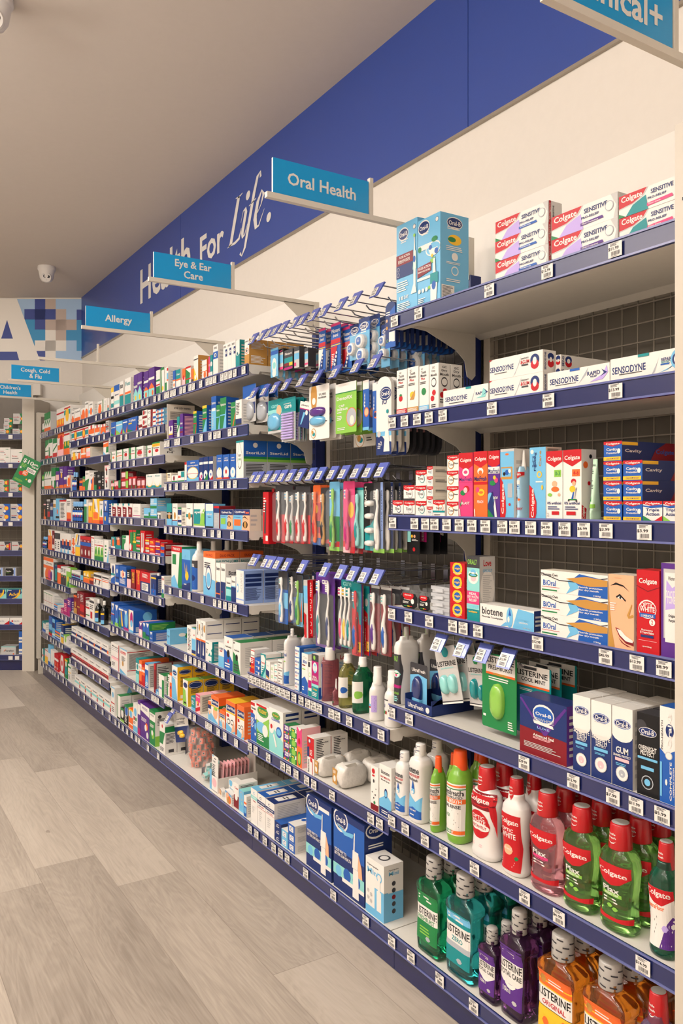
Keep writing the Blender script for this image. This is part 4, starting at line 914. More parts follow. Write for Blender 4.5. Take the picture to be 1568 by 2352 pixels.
B:fresh|0|6|1896|1781|1|1|65|2|12|282|91|emerald mouthwash bottle, white label, speckled cap
B:zero|0|6|1762|1640|1|1|65|2|12|287|91|turquoise mouthwash bottle, blue label, speckled cap
B:total|0|6|1622|1548|1|1|50|1|12|191|91|small purple mouthwash bottle, speckled cap
B:total|0|6|1542|1447|1|1|70|2|12|273|91|large purple mouthwash bottle, speckled cap
B:orig|0|6|1413|1284|1|1|70|2|12|281|91|amber mouthwash bottle, yellow label, grey cap
B:orig|0|6|1272|1144|1|1|70|2|12|285|91|nearest amber mouthwash bottle, dark speckled cap
B:plaxv|0|6|1122|1041|1|1|65|0|12|280|91|violet mouthwash bottle, red cap'''.split('\n')
SH = [[2.02, 1.712, 1.407, 1.129, 0.827, 0.496, 0.128], [9, 9, 0.745, 0.466, 0.128], [2.02, 1.77, 1.547, 1.328, 1.018, 0.713, 0.447, 0.128], [2.02, 1.853, 1.693, 1.522, 1.358, 1.164, 0.946, 0.689, 0.419, 0.128], [2.02, 1.884, 1.746, 1.526, 1.305, 1.065, 0.895, 0.648, 0.48, 0.315, 0.128], [2.02, 1.797, 1.552, 1.305, 1.065, 0.819, 0.602, 0.377, 0.128]]
XF = 1.4344; Y0 = 1.004                  # front plane of the shelves, near end of the run; bays are one metre wide
XU, XM, XB, XW = 1.75, 1.80, 1.83, 1.86  # uprights, wire grid, back panel, wall
FAR = 7.35
# ------------------------------------------------------------------ structure
def floor_mat():
    m = bpy.data.materials.new('grey_oak_planks'); m.use_nodes = True; nt = m.node_tree; N = nt.nodes; L = nt.links
    p = N['Principled BSDF']; tc = N.new('ShaderNodeTexCoord'); sx = N.new('ShaderNodeSeparateXYZ'); L.new(tc.outputs['Object'], sx.inputs[0])
    def ma(op, a, b=None, c=None):
        n = N.new('ShaderNodeMath'); n.operation = op
        for i, v in enumerate((a, b, c)):
            if v is None: continue
            if isinstance(v, (int, float)): n.inputs[i].default_value = v
            else: L.new(v, n.inputs[i])
        return n.outputs[0]
    xs = ma('DIVIDE', ma('ADD', sx.outputs[0], .05), .235); row = ma('FLOOR', xs)
    wn = N.new('ShaderNodeTexWhiteNoise'); wn.noise_dimensions = '1D'; L.new(row, wn.inputs['W'])
    ys = ma('ADD', ma('DIVIDE', sx.outputs[1], 1.5), wn.outputs['Value']); idx = ma('FLOOR', ys)
    wn2 = N.new('ShaderNodeTexWhiteNoise'); wn2.noise_dimensions = '2D'; cb = N.new('ShaderNodeCombineXYZ'); L.new(row, cb.inputs[0]); L.new(idx, cb.inputs[1]); L.new(cb.outputs[0], wn2.inputs['Vector'])
    rnd = wn2.outputs['Value']
    gv = N.new('ShaderNodeCombineXYZ'); L.new(ma('MULTIPLY', sx.outputs[0], 5.0), gv.inputs[0]); L.new(ma('MULTIPLY', sx.outputs[1], .8), gv.inputs[1]); L.new(ma('MULTIPLY', rnd, 30), gv.inputs[2])
    n1 = N.new('ShaderNodeTexNoise'); n1.inputs['Scale'].default_value = 1.6; n1.inputs['Detail'].default_value = 4; n1.inputs['Distortion'].default_value = .8; L.new(gv.outputs[0], n1.inputs['Vector'])
    rings = ma('SINE', ma('MULTIPLY', n1.outputs['Fac'], 85)); rings = ma('MULTIPLY_ADD', rings, .5, .5)
    gv2 = N.new('ShaderNodeCombineXYZ'); L.new(ma('MULTIPLY', sx.outputs[0], 160), gv2.inputs[0]); L.new(ma('MULTIPLY', sx.outputs[1], 5), gv2.inputs[1]); L.new(ma('MULTIPLY', rnd, 30), gv2.inputs[2])
    n2 = N.new('ShaderNodeTexNoise'); n2.inputs['Scale'].default_value = 1; n2.inputs['Detail'].default_value = 3; L.new(gv2.outputs[0], n2.inputs['Vector'])
    n3 = N.new('ShaderNodeTexNoise'); n3.inputs['Scale'].default_value = .9; n3.inputs['Detail'].default_value = 2; L.new(gv.outputs[0], n3.inputs['Vector'])
    t = ma('ADD', ma('MULTIPLY', rnd, .38), ma('MULTIPLY', rings, .065)); t = ma('ADD', t, ma('MULTIPLY', n2.outputs['Fac'], .32)); t = ma('ADD', t, ma('MULTIPLY', n3.outputs['Fac'], .42))
    cr = N.new('ShaderNodeValToRGB'); e = cr.color_ramp.elements; e[0].position = .22; e[0].color = lin('c0b5a8'); e[1].position = .95; e[1].color = lin('7c7166')
    k = cr.color_ramp.elements.new(.55); k.color = lin('aea294'); L.new(t, cr.inputs[0])
    fx = ma('FRACT', xs); fy = ma('FRACT', ys)
    gx = ma('LESS_THAN', fx, .010); gy = ma('LESS_THAN', fy, .0018); g = ma('MAXIMUM', gx, gy)
    vo = N.new('ShaderNodeTexVoronoi'); vo.inputs['Scale'].default_value = 1.0
    kv = N.new('ShaderNodeCombineXYZ'); L.new(ma('MULTIPLY', sx.outputs[0], 3.4), kv.inputs[0]); L.new(ma('MULTIPLY', sx.outputs[1], 1.7), kv.inputs[1]); L.new(kv.outputs[0], vo.inputs['Vector'])
    kn = ma('LESS_THAN', ma('ADD', vo.outputs['Distance'], ma('MULTIPLY', n2.outputs['Fac'], .05)), .055)
    mx = N.new('ShaderNodeMix'); mx.data_type = 'RGBA'; L.new(ma('ADD', ma('MULTIPLY', g, .4), ma('MULTIPLY', kn, .45)), mx.inputs[0]); L.new(cr.outputs[0], mx.inputs[6]); mx.inputs[7].default_value = lin('5d5146')
    L.new(mx.outputs[2], p.inputs['Base Color']); p.inputs['Roughness'].default_value = .42
    return m
mb = MB(); mb.box(-4.2, XW+.15, -2.5, 11.5, -.05, 0, floor_mat()); struct('floor', mb)
mb = MB(); mb.box(-4.2, XW+.15, -2.5, 11.5, CEIL, CEIL+.06, m_ceil); struct('ceiling', mb)
mb = MB(); mb.box(XW, XW+.12, -2.5, FAR+.3, 0, CEIL, m_wall); struct('wall_right', mb)
mb = MB(); mb.box(-4.2, -4.1, -2.5, 11.5, 0, CEIL, m_wall); struct('wall_left', mb)
mb = MB(); mb.box(-4.2, XW+.15, -2.6, -2.5, 0, CEIL, m_wall); struct('wall_front', mb)
# slim white service panel running above the shelves
mb = MB(); mb.box(XB+.005, XW, -.4, FAR, 2.0, 2.41, grainy('panel_paint', 'eae5dd', 'e6e1d9', 40, .5)); struct('trim_1', mb)
mb = MB()
for a, b in ((-.5, 2.115), (2.118, 4.868), (4.871, FAR)): mb.box(XW-.008, XW, a, b, 2.748, CEIL, m_fascia)
fas = ob('fascia_panel', mb.build('fascia')); tag(fas, 'long royal blue wall band with white lettering under the ceiling', 'wall panel')
mb = MB(); mb.box(XW-.012, XW, -.5, FAR, 2.738, 2.748, mat('fascia_edge', 'a09689', .3, metal=.5)); ob('edge_trim', mb.build('edge_trim'), fas)
def Yp(px, X):
    t = (px-784)/1836; return X*(cos(TH)-t*sin(TH))/(sin(TH)+t*cos(TH))
def Zp(px, py, X):
    return EYE+(1153-py)*(X*sin(TH)+Yp(px, X)*cos(TH))/1836
xx = XW-.0095
for t, p0, p1, zb, hh, sh in (('Health', 322, 437, 2.874, .246, 0), ('For', 459, 514, 2.874, .17, 0)):
    mb = MB(); ya, yb = Yp(p0, xx), Yp(p1, xx); put_text(mb, t, lambda a, b: (xx, ya+(yb-ya)*a, zb+hh*b), m_white); ob('lettering', mb.build('lettering'), fas)
mb = MB()
# large italic word drawn as tapered strokes
def stroke(mb, pts, ws, fn, m):
    L = []; R = []
    for i, (p, w) in enumerate(zip(pts, ws)):
        a = pts[max(i-1, 0)]; b = pts[min(i+1, len(pts)-1)]; dx, dy = b[0]-a[0], b[1]-a[1]; d = hypot(dx, dy) or 1
        nx, ny = -dy/d*w/2, dx/d*w/2; L.append((p[0]+nx, p[1]+ny)); R.append((p[0]-nx, p[1]-ny))
    for i in range(len(pts)-1): mb.poly([fn(*L[i]), fn(*R[i]), fn(*R[i+1]), fn(*L[i+1])][::-1], m)
ya = Yp(520, xx); yb = Yp(637, xx); SC = (ya-yb)/4.55
def lf(x, y): return (xx, ya-(x*.93+y*.16)*SC, 2.874+y*.0985)
S = stroke
S(mb, [(.25,.0),(.45,.1),(.65,1.2),(.85,2.3),(.9,2.45)], [.12,.3,.32,.3,.12], lf, m_white)
S(mb, [(.1,-.02),(.4,.02),(.9,.0),(1.3,.1),(1.45,.6)], [.04,.08,.16,.2,.03], lf, m_white)
S(mb, [(.55,2.45),(.9,2.4),(1.25,2.48)], [.04,.1,.04], lf, m_white)
S(mb, [(1.35,.9),(1.5,1.45),(1.7,1.5),(1.78,1.3),(1.6,.3),(1.68,.05),(1.85,.1),(2.05,.6)], [.03,.06,.2,.28,.28,.2,.1,.03], lf, m_white)
mb.poly([(lf(1.85+.2*cos(i*pi/6), 2.12+.24*sin(i*pi/6))) for i in range(12)], m_white)
S(mb, [(1.55,-.75),(1.75,-.95),(2.0,-.6),(2.2,.6),(2.45,2.0),(2.65,2.75),(2.9,2.9),(2.95,2.6)], [.16,.1,.2,.27,.27,.22,.1,.18], lf, m_white)
S(mb, [(2.05,1.5),(2.7,1.65)], [.05,.06], lf, m_white)
S(mb, [(2.9,.75),(3.25,1.15),(3.4,1.6),(3.2,1.85),(2.9,1.4),(2.78,.6),(2.95,.1),(3.2,.1),(3.6,.8)], [.03,.08,.2,.12,.26,.32,.24,.1,.03], lf, m_white)
mb.poly([(lf(4.1+.2*cos(i*pi/6), .2+.24*sin(i*pi/6))) for i in range(12)], m_white)
ob('lettering', mb.build('lettering'), fas)
# back wall: lies at an angle, almost square to the camera
rV = (cos(TH), -sin(TH)); fV = (sin(TH), cos(TH))
def bw(a, d, z): return (a*rV[0]+d*fV[0], a*rV[1]+d*fV[1], z)     # along wall, depth, height
def bbox(mb, a0, a1, d0, d1, z0, z1, m):
    V = [bw(a, d, z) for z in (z0, z1) for a, d in ((a0, d0), (a1, d0), (a1, d1), (a0, d1))]
    mb.mesh(V, [(3,2,1,0),(4,5,6,7),(0,1,5,4),(2,3,7,6),(3,0,4,7),(1,2,6,5)], m)
BD = 7.19; AC = -2.325
mb = MB(); bbox(mb, -6.2, AC+.02, BD, BD+.12, 0, CEIL, m_wall); struct('wall_back', mb)
mb = MB(); bbox(mb, AC-2.0, AC-.36, BD-.06, BD, 2.40, 2.50, m_wall); struct('trim_2', mb)
def pxa(px, d): return (px-784)/1836*d
def pyz(py, d): return EYE+(1153-py)*d/1836
gp = MB(); D1 = BD-.004
def quad(x0, y0, x1, y1, c, l=0):
    m = mat('mural_'+c, c, .5); d = D1-.0006*l
    gp.poly([bw(pxa(x, D1), d, pyz(y, D1)) for x, y in ((x0, y0), (x0, y1), (x1, y1), (x1, y0))], m)
cA, cN, cT, cS, cP = 'ece6dd', '3d4c94', '3a93c6', 'a6c4e4', 'c0aea2'
bbox(gp, pxa(-420, D1), pxa(188, D1), D1, BD, pyz(828, D1), pyz(686, D1), mat('mural_base', cA, .5))
cell = 23.8; gx0, gy0 = 8.7, 687.
grid = {0:'  SNPWSS', }
quad(39, 687, 188, 828, cS, 1)
for x0, y0, x1, y1, c in ((80,687,104,757,cN),(56,710,128,734,cN),(104,687,128,710,cP),(57,734,80,800,cT),(80,757,104,782,cT),
    (128,710,152,782,cP),(104,734,176,758,cP),(104,758,128,828,cA),(80,782,152,806,cA),(152,758,176,782,cT),(176,711,188,735,cN),(176,735,188,806,cT),(80,806,104,828,cN)):
    quad(x0, y0, x1, y1, c, 2)
gp.poly([bw(pxa(x, D1), D1-.003, pyz(y, D1)) for x, y in ((-60,686),(39,686),(92,828),(-120,828),(-60,740))], mat('mural_letter', cA, .5))
gp.poly([bw(pxa(x, D1), D1-.0036, pyz(y, D1)) for x, y in ((16.5,735),(3,778),(30,778))], mat('mural_'+cN, cN, .5))
gp.poly([bw(pxa(x, D1), D1-.0036, pyz(y, D1)) for x, y in ((-36,808),(39,808),(44.5,827.5),(-42,827.5))], mat('mural_'+cN, cN, .5))
tag(ob('wall_mural', gp.build('mural')), 'wall band with giant white letter A and blue beige crosses', 'mural')
# ------------------------------------------------------------------ run of shelving
BAYN = ['nearest bay', 'second-nearest bay', 'third-nearest bay', 'third-farthest bay', 'second-farthest bay', 'farthest bay']
ORD = ['top', 'second', 'third', 'fourth', 'fifth', 'sixth', 'seventh', 'eighth', 'ninth', 'tenth', 'eleventh']
def shelf_name(b, s):
    L = [z for z in SH[b] if z < 5]; i = [z for z in L].index(SH[b][s])
    return 'bottom shelf' if i == len(L)-1 else ORD[i]+' shelf'
TK = {}
def ticket_mesh(price):
    if price in TK: return TK[price]
    mb = MB(); w, h = .036, .032
    mb.box(0, .0008, 0, -w, 0, h, m_tick)
    F = lambda u, v, e: (-e, -u*w, v*h)
    if price:
        decor(mb, 'lk 15 76 85 98 3;tK 40 58 76 24 %s;lk 20 4 90 8 1' % price, F, w, h)
        rr = random.Random(price); u = .22
        while u < .86:
            b = rr.choice((.012, .02, .03)); mb.poly([F(u, .40, .0004), F(u, .12, .0004), F(u+b, .12, .0004), F(u+b, .40, .0004)], pal('k')); u += b+rr.choice((.02, .03))
    else: decor(mb, 'lk 15 50 85 95 3;rs 20 14 86 42', F, w, h)
    TK[price] = mb.build('price_ticket'); return TK[price]
NEAR = {0: '908 62.99 963 62.99 1126 10.99 1259 12.99 1415 11.99', 1: '903 32.99 931 32.99 960 32.99 987 19.99 1019 12.99 1132 12.99 1262 14.99 1416 13.99',
 2: '904 2.99 954 8.99 979 3.99 1000 8.99 1028 13.99 1057 8.99 1086 8.99 1117 8.99 1156 2.99 1184 6.99 1221 3.99 1258 4.99 1299 5.99 1343 6.99 1394 3.99 1482 3.99',
 3: '900 12.99 940 11.99 988 11.99 1042 7.99 1066 13.99 1100 15.49 1237 12.99 1393 45.99 1465 13.99 1527 8.99',
 4: '901 22.99 942 2.99 1206 29.99 1319 12.99 1410 7.99 1463 11.99 1523 5.99', 5: '899 11.99 933 10.99 978 16.99 1021 17.99 1092 8.99 1207 7.99 1286 6.99 1479 16.99',
 6: '899 9.99 946 8.99 1012 7.99 1090 7.99 1190 7.99 1300 9.99'}
rows = [r.split('|') for r in ROWS]
BR = [(.0, .0), (.25, 0), (.25, -.135), (.235, -.15), (.215, -.14), (.205, -.09), (.17, -.06), (.05, -.012), (0, -.008)]
def shelf_parts(w):
    mb = MB(); D = XM-XF-.008
    prof = [(.006, -.002), (.006, -.03), (.02, -.04), (.05, -.040), (.056, -.028), (D-.03, -.028), (D, -.04), (D, -.002)]
    mb.prism(prof, lambda p, s: (p[0], (-.002 if s else -w+.002), p[1]), m_board); board = mb.build('shelf_board')
    mb = MB()
    prof = [(0, 0), (0, -.045), (.005, -.047), (.005, 0)]
    mb.prism(prof, lambda p, s: (p[0], (-.001 if s else -w+.001), p[1]), m_rail)
    for z in (-.001, -.0435):
        mb.box(-.003, .0, -.001, -w+.001, z-.0025, z+.002, m_lip)
    rail = mb.build('price_rail'); return board, rail
SB, SR = shelf_parts(1.0)
mb = MB(); mb.prism(BR, lambda p, s: (p[0]+.07, .0015*(1 if s else -1), p[1]), m_board); BRK = mb.build('shelf_bracket')
mb = MB(); mb.box(.02, .03, -.001, -.999, -.125, -.047, m_kick); KICK = mb.build('kickplate')
for b in range(6):
    ytop = Y0+b+1
    for s, z in enumerate(SH[b]):
        if z > 5: continue
        base = s == len(SH[b])-1
        r = ob('gondola_shelf', None, loc=(XF, ytop, z)); r.empty_display_size = .1
        tag(r, 'white steel shelf with blue price rail, %s of %s' % (shelf_name(b, s), BAYN[b]), 'shelf', 'shelves of the wall shelving')
        ob('shelf_board', SB, r); ob('price_rail', SR, r)
        if base: ob('kickplate', KICK, r)
        else:
            gap = z-SH[b][s+1]
            for y in (-.014 if b else -.034, -.986): ob('shelf_bracket', BRK, r, (0, y, -.028)).scale = (1, 1, min(1, (gap-.07)/.17))
        if b == 0:
            q = NEAR[s].split(); L = [(Yp(float(q[i]), XF), '$'+q[i+1]) for i in range(0, len(q), 2)]; L = [(y+.018, p) for y, p in L]
        else:
            L = []; last = 99
            for t in rows:
                if int(t[1]) == b and int(t[2]) == s and int(t[9]) <= 12:
                    n = int(t[5]); a, c = int(t[3])/1000, int(t[4])/1000
                    for i in range(n):
                        y = a-(a-c)*i/n-.006
                        while last-y < .040: y -= .004
                        if last-y >= .04 and y-.036 > Y0+b: L.append((y, '$%d.%d' % (random.choice((6, 8, 12, 14, 17, 22)), random.choice((49, 99))) if b == 1 else '')); last = y
        for y, p in L:
            ob('price_ticket', ticket_mesh(p), r, (-.0048, min(y, ytop-.002)-ytop, -.0395))
    # back of the bay: frame, panel and wire grid
    r = ob('back_panel', None, loc=(XM, ytop-.5, 0)); tag(r, 'wire grid over grey back panel with cream frame, %s' % BAYN[b], 'back panel', 'back panels of the wall shelving')
    mb = MB(); mb.box(.03, .0345, -.48, .48, .0, 2.0, m_back); ob('panel_sheet', mb.build('panel_sheet'), r)
    mb = MB()
    for y in (-.47, .44): mb.box(-.005, .03, y, y+.03, .08, 2.06, m_frame)
    for z in ([.1]+[q-.036 for q in SH[b][:-1] if q < 5] if b < 2 else [.1, 1.985]): mb.box(-.004, .03, -.47, .47, z, z+.024, m_frame)
    ob('panel_frame', mb.build('panel_frame'), r)
    mb = MB()
    for i in range(18): y = -.425+i*.05; mb.box(-.0016, .0016, y-.0016, y+.0016, .1, 2.04, m_wire)
    for i in range(39): z = .12+i*.05; mb.box(-.0045, -.0015, -.45, .45, z-.0016, z+.0016, m_wire)
    ob('wire_grid', mb.build('wire_grid'), r)
mb = MB(); mb.box(0, .045, -.017, .017, 0, 2.19, m_up)
for i in range(43):
    for y in (-.007, .007): mb.box(-.0006, 0, y-.0025, y+.0025, .03+i*.05, .055+i*.05, pal('K'))
UPM = mb.build('slotted_upright')
for i in range(7):
    tag(ob('slotted_upright', UPM, None, (XU, Y0+i+(0 if 0 < i < 6 else (.02 if i == 0 else -.02)), 0)), 'blue slotted steel upright ' + (['at the near end of the shelving', 'between nearest and second-nearest bays', 'between second-nearest and third-nearest bays', 'between the two middle bays', 'between third-farthest and second-farthest bays', 'between the two farthest bays', 'at the far end of the shelving'][i]), 'shelf upright', 'uprights of the wall shelving')
def end_frame(y, label):
    r = ob('end_frame', None, loc=(XF-.018, y, 0)); tag(r, label, 'end panel')
    mb = MB(); mb.box(0, .03, -.02, .02, .13, 2.2, m_frame); mb.box(XU-XF, XU-XF+.035, -.02, .02, .13, 2.2, m_frame)
    mb.box(.03, XU-XF, -.019, .019, 2.165, 2.2, m_frame); mb.box(.03, XU-XF, -.019, .019, .10, .135, m_frame); mb.box(.012, XU-XF+.03, -.01, .01, 0, .13, m_frame)
    mb.box(-.001, 0, -.003, .003, 2.045, 2.051, pal('K')); mb.box(-.001, 0, -.003, .003, .255, .261, pal('K'))
    ob('frame_post', mb.build('frame_post'), r)
    mb = MB()
    for i in range(6): x = .06+i*.05; mb.box(x-.0015, x+.0015, -.002, .002, .13, 2.17, m_wire)
    for i in range(41): z = .15+i*.05; mb.box(.02, XU-XF, -.005, -.002, z-.0015, z+.0015, m_wire)
    ob('wire_grid', mb.build('wire_grid'), r)
end_frame(.978, 'cream steel end frame at the near end of the shelving'); end_frame(7.062, 'cream steel end frame with wire grid, far end of shelving')
# ------------------------------------------------------------------ cartons and bottles
KN = dict(m=('medicine_carton', 'carton'), t=('toothpaste_carton', 'carton'), e=('eye_drop_carton', 'carton'), w=('cleansing_carton', 'carton'),
  d=('denture_carton', 'carton'), x=('toothbrush_carton', 'carton'), u=('snack_pouch', 'pouch'))
def carton(di, w, h, d):
    k = ('c', di, w, h, d)
    if k in CM: return CM[k]
    S = (DES[di].split(':')+['', '', ''])[:4]; bc = (S[0].strip().split('/')+['', ''])[:3]
    mf = pal(bc[0]); ms = pal(bc[1] or bc[0]); mt = pal(bc[2] or bc[0])
    mb = MB(); c = min(.0012, w*.05)
    mb.box(0, d, 0, -w, 0, h, mf, None, ms, mt)
    decor(mb, S[1], lambda u, v, e: (-e, -u*w, v*h), w, h)
    sd = S[2].strip() or ('ls 14 12 84 86 7' if h > w*.6 else 'ls 8 20 70 80 3')
    decor(mb, sd, lambda u, v, e: (u*d, -w-e, v*h), d, h)
    if S[3].strip(): decor(mb, S[3], lambda u, v, e: (v*d, -u*w, h+e), w, d)
    CM[k] = mb.build('carton'); return CM[k]
CM = {}
def liquid(name, hexc, t=.55, rough=.06): return mat(name, hexc, rough, trans=t, ior=1.36, spec=.5, coat=.3)
BT = {}   # profile (z, width fraction, depth fraction), exponent, body material, cap (z0, r0, r1, material, pattern), label (z0, z1, width fraction, design)
def bt(name, prof, n, body, cap, label): BT[name] = (prof, n, body, cap, label)
wht = mat('white_bottle', 'd8d5d1', .28, coat=.3)
LIST = [(0, .80, .80), (.02, .92, .92), (.12, .96, .95), (.30, .93, .93), (.32, .90, .9), (.60, .90, .9), (.66, 1, 1), (.70, .97, .97), (.74, .80, .84), (.765, .50, .62), (.78, .40, .54), (.84, .40, .54)]
bt('fresh', LIST, 5, liquid('green_liquid', '1e9d6a', .92), (.79, .44, .41, 's', 1), (.14, .64, .84, 'rG 0 0 100 100;rW 0 40 100 72;tK 50 60 96 15 LISTERINE;tG 50 46 80 9 FRESHBURST;oS 60 8 12 .6;lW 12 82 80 94 2;lg 20 12 70 30 3'))
bt('zero', LIST, 5, liquid('turquoise_liquid', '2fa3a6', .92), (.79, .44, .41, 's', 1), (.14, .64, .84, 'rT 0 0 100 100;rb 0 84 100 98;rW 0 40 100 76;rS 0 30 100 40;tK 50 64 96 15 LISTERINE;tT 50 48 46 9 ZERO;oS 60 10 12 .6;lW 12 82 80 96 2'))
bt('total', LIST, 5, liquid('dark_purple_liquid', '6a3a70', .9), (.79, .44, .41, 's', 1), (.13, .68, .84, 'rV 0 0 100 100;rW 0 44 100 76;pW 0 44 100 44 60 30 40 30;tK 50 68 96 13 LISTERINE;tK 50 54 94 9 TOTAL_CARE;tW 34 26 34 9 10in1;lW 14 84 70 92 2;os 70 10 12 .6'))
bt('orig', LIST, 5, liquid('amber_liquid', 'e08a2a', .92), (.79, .44, .41, 's', 1), (.10, .66, .84, 'rY 0 0 100 100;rO 0 78 100 100;rW 0 46 100 76;rK 0 45 100 46;tK 50 67 94 13 LISTERINE;tR 50 53 70 8 ORIGINAL;oD 18 88 10;lW 34 84 80 92 2;oO 26 24 10;oO 60 20 14;oO 80 34 9'))
PL = [(0, .78, .8), (.02, .90, .95), (.06, .96, 1), (.14, .88, .95), (.30, .84, .9), (.50, .94, 1), (.62, 1, 1), (.70, .92, .95), (.745, .74, .84), (.77, .52, .68), (.84, .48, .62)]
PLL = 'pR 0 96 100 96 100 78 74 64 50 60 26 64 0 78;tW 50 80 84 11 Colgate;tW 48 52 50 10 Plax;%s;lW 24 28 74 38 2;oW 0 0 .1;pR 0 10 30 6 70 6 100 10 100 0 0 0;oN 36 -8 8 .8;rW 6 100 60 104'
bt('plaxp', PL, 2.4, liquid('pink_liquid', 'e8a4b0', .9), (.765, .54, .45, 'R', 2), (.12, .66, .9, 'rP 30 40 70 41;'+PLL % 'rP 22 42 78 47'))
bt('plaxg', PL, 2.4, liquid('lime_liquid', '8cc86a', .92), (.765, .54, .45, 'R', 2), (.12, .66, .9, PLL % 'rg 22 41 78 47;tW 50 44 40 4 FRESH_TEA;og 44 24 9 .6;og 60 20 9 .6'))
bt('plaxv', PL, 2.4, liquid('violet_liquid', 'b498cc', .9), (.765, .54, .45, 'R', 2), (.12, .66, .9, PLL % 'rV 22 42 78 47'))
bt('neutra', PL, 2.4, liquid('dark_green_liquid', '2a9a7a', .9), (.765, .54, .45, 'R', 2), (.10, .62, .92, 'rW 0 0 100 100;pV 60 0 100 0 100 60 80 40;pR 0 100 100 100 100 84 70 72 40 74 0 86;tW 50 90 88 13 Colgate;tO 40 68 74 8 NeutraFluor;tB 14 60 14 6 220;lk 8 20 50 54 5;ov 76 34 10 1.2'))
bt('opt1', PL, 2.4, wht, (.75, .53, .44, 'R', 2), (.08, .74, .97, 'rr 0 72 100 100;pR 0 96 100 96 100 84 70 76 30 76 0 84;tW 46 86 80 11 Colgate;oR 46 46 40 1;oW 46 42 40 .3;oR 46 30 30 .1;tW 46 58 50 6 OPTIC;tW 46 51 56 6 WHITE;tR 46 42 60 5 INSTANTLY;lp 20 8 70 14 2;pR 84 80 100 80 100 30 90 60'))
bt('opt2', PL, 2.4, wht, (.77, .5, .42, 'R', 2), (.06, .64, .84, 'rR 0 0 100 100;pR 0 100 100 100 90 60 0 60;tW 50 86 88 12 Colgate;tW 44 72 60 6 OPTIC;tW 48 62 70 10 WHITE;oc 46 36 24 .8;tW 46 38 40 5 INSTANTLY;oG 84 24 8 1;lp 10 6 80 18 3'))
BI = [(0, .86, .9), (.02, .96, 1), (.10, 1, 1), (.45, .90, .95), (.62, .96, 1), (.74, 1, 1), (.80, .84, .9), (.84, .46, .6), (.88, .40, .55)]
BIL = 'pb 0 0 100 0 100 40 70 30 40 36 0 44;pB 0 0 100 0 100 14 50 20 0 14;tk 46 86 90 12 biotene;tR 50 76 84 5 DRY_MOUTH_RELIEF;tk 50 69 66 6 Mouthwash;ob 50 48 14 1.1;pB 38 52 62 52 50 68;oW 48 46 7 1.1;tW 50 14 50 3 FRESH_MINT;lW 30 4 70 8 1'
bt('bios', BI, 3, wht, (.85, .58, .54, 'W', 3), (.06, .74, .9, BIL)); bt('biol', BI, 3, wht, (.85, .48, .46, 'W', 3), (.06, .78, .9, BIL))
bt('bioral', BI, 2.6, wht, (.85, .5, .48, 'W', 3), (.04, .68, .9, 'pb 0 0 100 0 100 34 50 30 0 40;pB 0 0 100 0 100 22 0 24;ok 50 92 36 .22;oW 50 92 34 .18;tB 50 80 70 9 BiOral;lR 12 68 76 72 1;rg 10 60 70 63;lW 8 8 90 20 3'))
bt('oral7', BI, 5, wht, (.80, .50, .46, 's', 4), (.02, .66, .92, 'rk 0 0 100 100;tg 40 91 80 11 ORAL7;ot 50 60 46 .8;oW 50 60 42 .72;oP 50 58 16 1;oG 50 62 34 .3;oW 50 63 26 .2;rM 0 32 100 38;tg 50 22 80 6 mouthwash;lt 16 4 84 16 3'))
TB = [(0, .80, .85), (.02, .94, .96), (.08, 1, 1), (.55, .98, 1), (.66, .96, .98), (.74, .80, .85), (.80, .56, .62), (.84, .48, .55)]
TBL = 'rO 0 94 100 97;rG 0 89 100 91;tk 50 83 96 11 TheraBreath;tk 50 74 92 5 DENTIST_FORMULATED;rO 0 62 100 71;tW 50 66.5 90 7 FRESH_BREATH;tk 50 56 86 7 ORAL_RINSE;lk 8 42 90 50 2;tG 40 38 20 6 12;lk 10 16 90 32 4;rG 0 3 100 10;rO 60 3 100 10;tW 40 6.5 60 5 MILD_MINT;rW 0 100 .1 100'
m_lime = mat('lime_bottle', '74a838', .22, coat=.4)
bt('tbs', TB, 2.3, m_lime, (.79, .72, .60, 'o', 0), (.10, .66, 1, 'rW 0 0 100 100;'+TBL)); bt('tbl', TB, 2.3, m_lime, (.79, .62, .54, 'o', 0), (.10, .66, 1, 'rW 0 0 100 100;'+TBL))
CY = [(0, .92, .92), (.015, 1, 1), (.70, 1, 1), (.74, .98, .98), (.76, .9, .9)]
bt('pinkrinse', CY, 2, liquid('rose_liquid', 'c87884', .7), (.76, 1, .98, 'W', 0), (.06, .70, .98, 'rN 0 0 60 100;rs 6 6 20 90;rs 24 6 30 90;rs 36 6 50 90;tb 14 92 30 4 fluor;oG 20 12 10 1'))
bt('dropper', [(0, .9, .9), (.02, 1, 1), (.5, 1, 1), (.6, .5, .5), (.66, .45, .45)], 2, liquid('rose_liquid', 'b0606c', .3), (.60, .62, .34, 'W', 0), (.06, .48, .98, 'rk 0 0 60 100;lW 10 10 90 90 5;oG 70 20 16'))
SV = [(0, .85, .85), (.03, .97, .97), (.08, 1, 1), (.58, 1, 1), (.68, .92, .92), (.76, .66, .66), (.82, .42, .42), (.86, .40, .40)]
bt('savayellow', SV, 2, liquid('straw_liquid', 'c8c470', .9), (.83, .72, .70, 'W', 5), (.20, .58, .98, 'rW 0 0 100 100;tk 24 84 36 16 savacol;oB 84 38 18 1.6;lk 6 20 64 60 5;rB 6 44 30 54'))
bt('savagreen', SV, 2, liquid('deep_green_liquid', '1f9060', .9), (.83, .72, .70, 'W', 5), (.20, .58, .98, 'rW 0 0 100 100;tk 24 84 36 16 savacol;og 84 38 20 1.6;lk 6 20 64 60 5;rg 6 44 30 54'))
SW = [(0, .86, .86), (.02, .97, .97), (.06, 1, 1), (.52, 1, 1), (.58, .95, .95), (.65, .72, .72), (.70, .66, .66)]
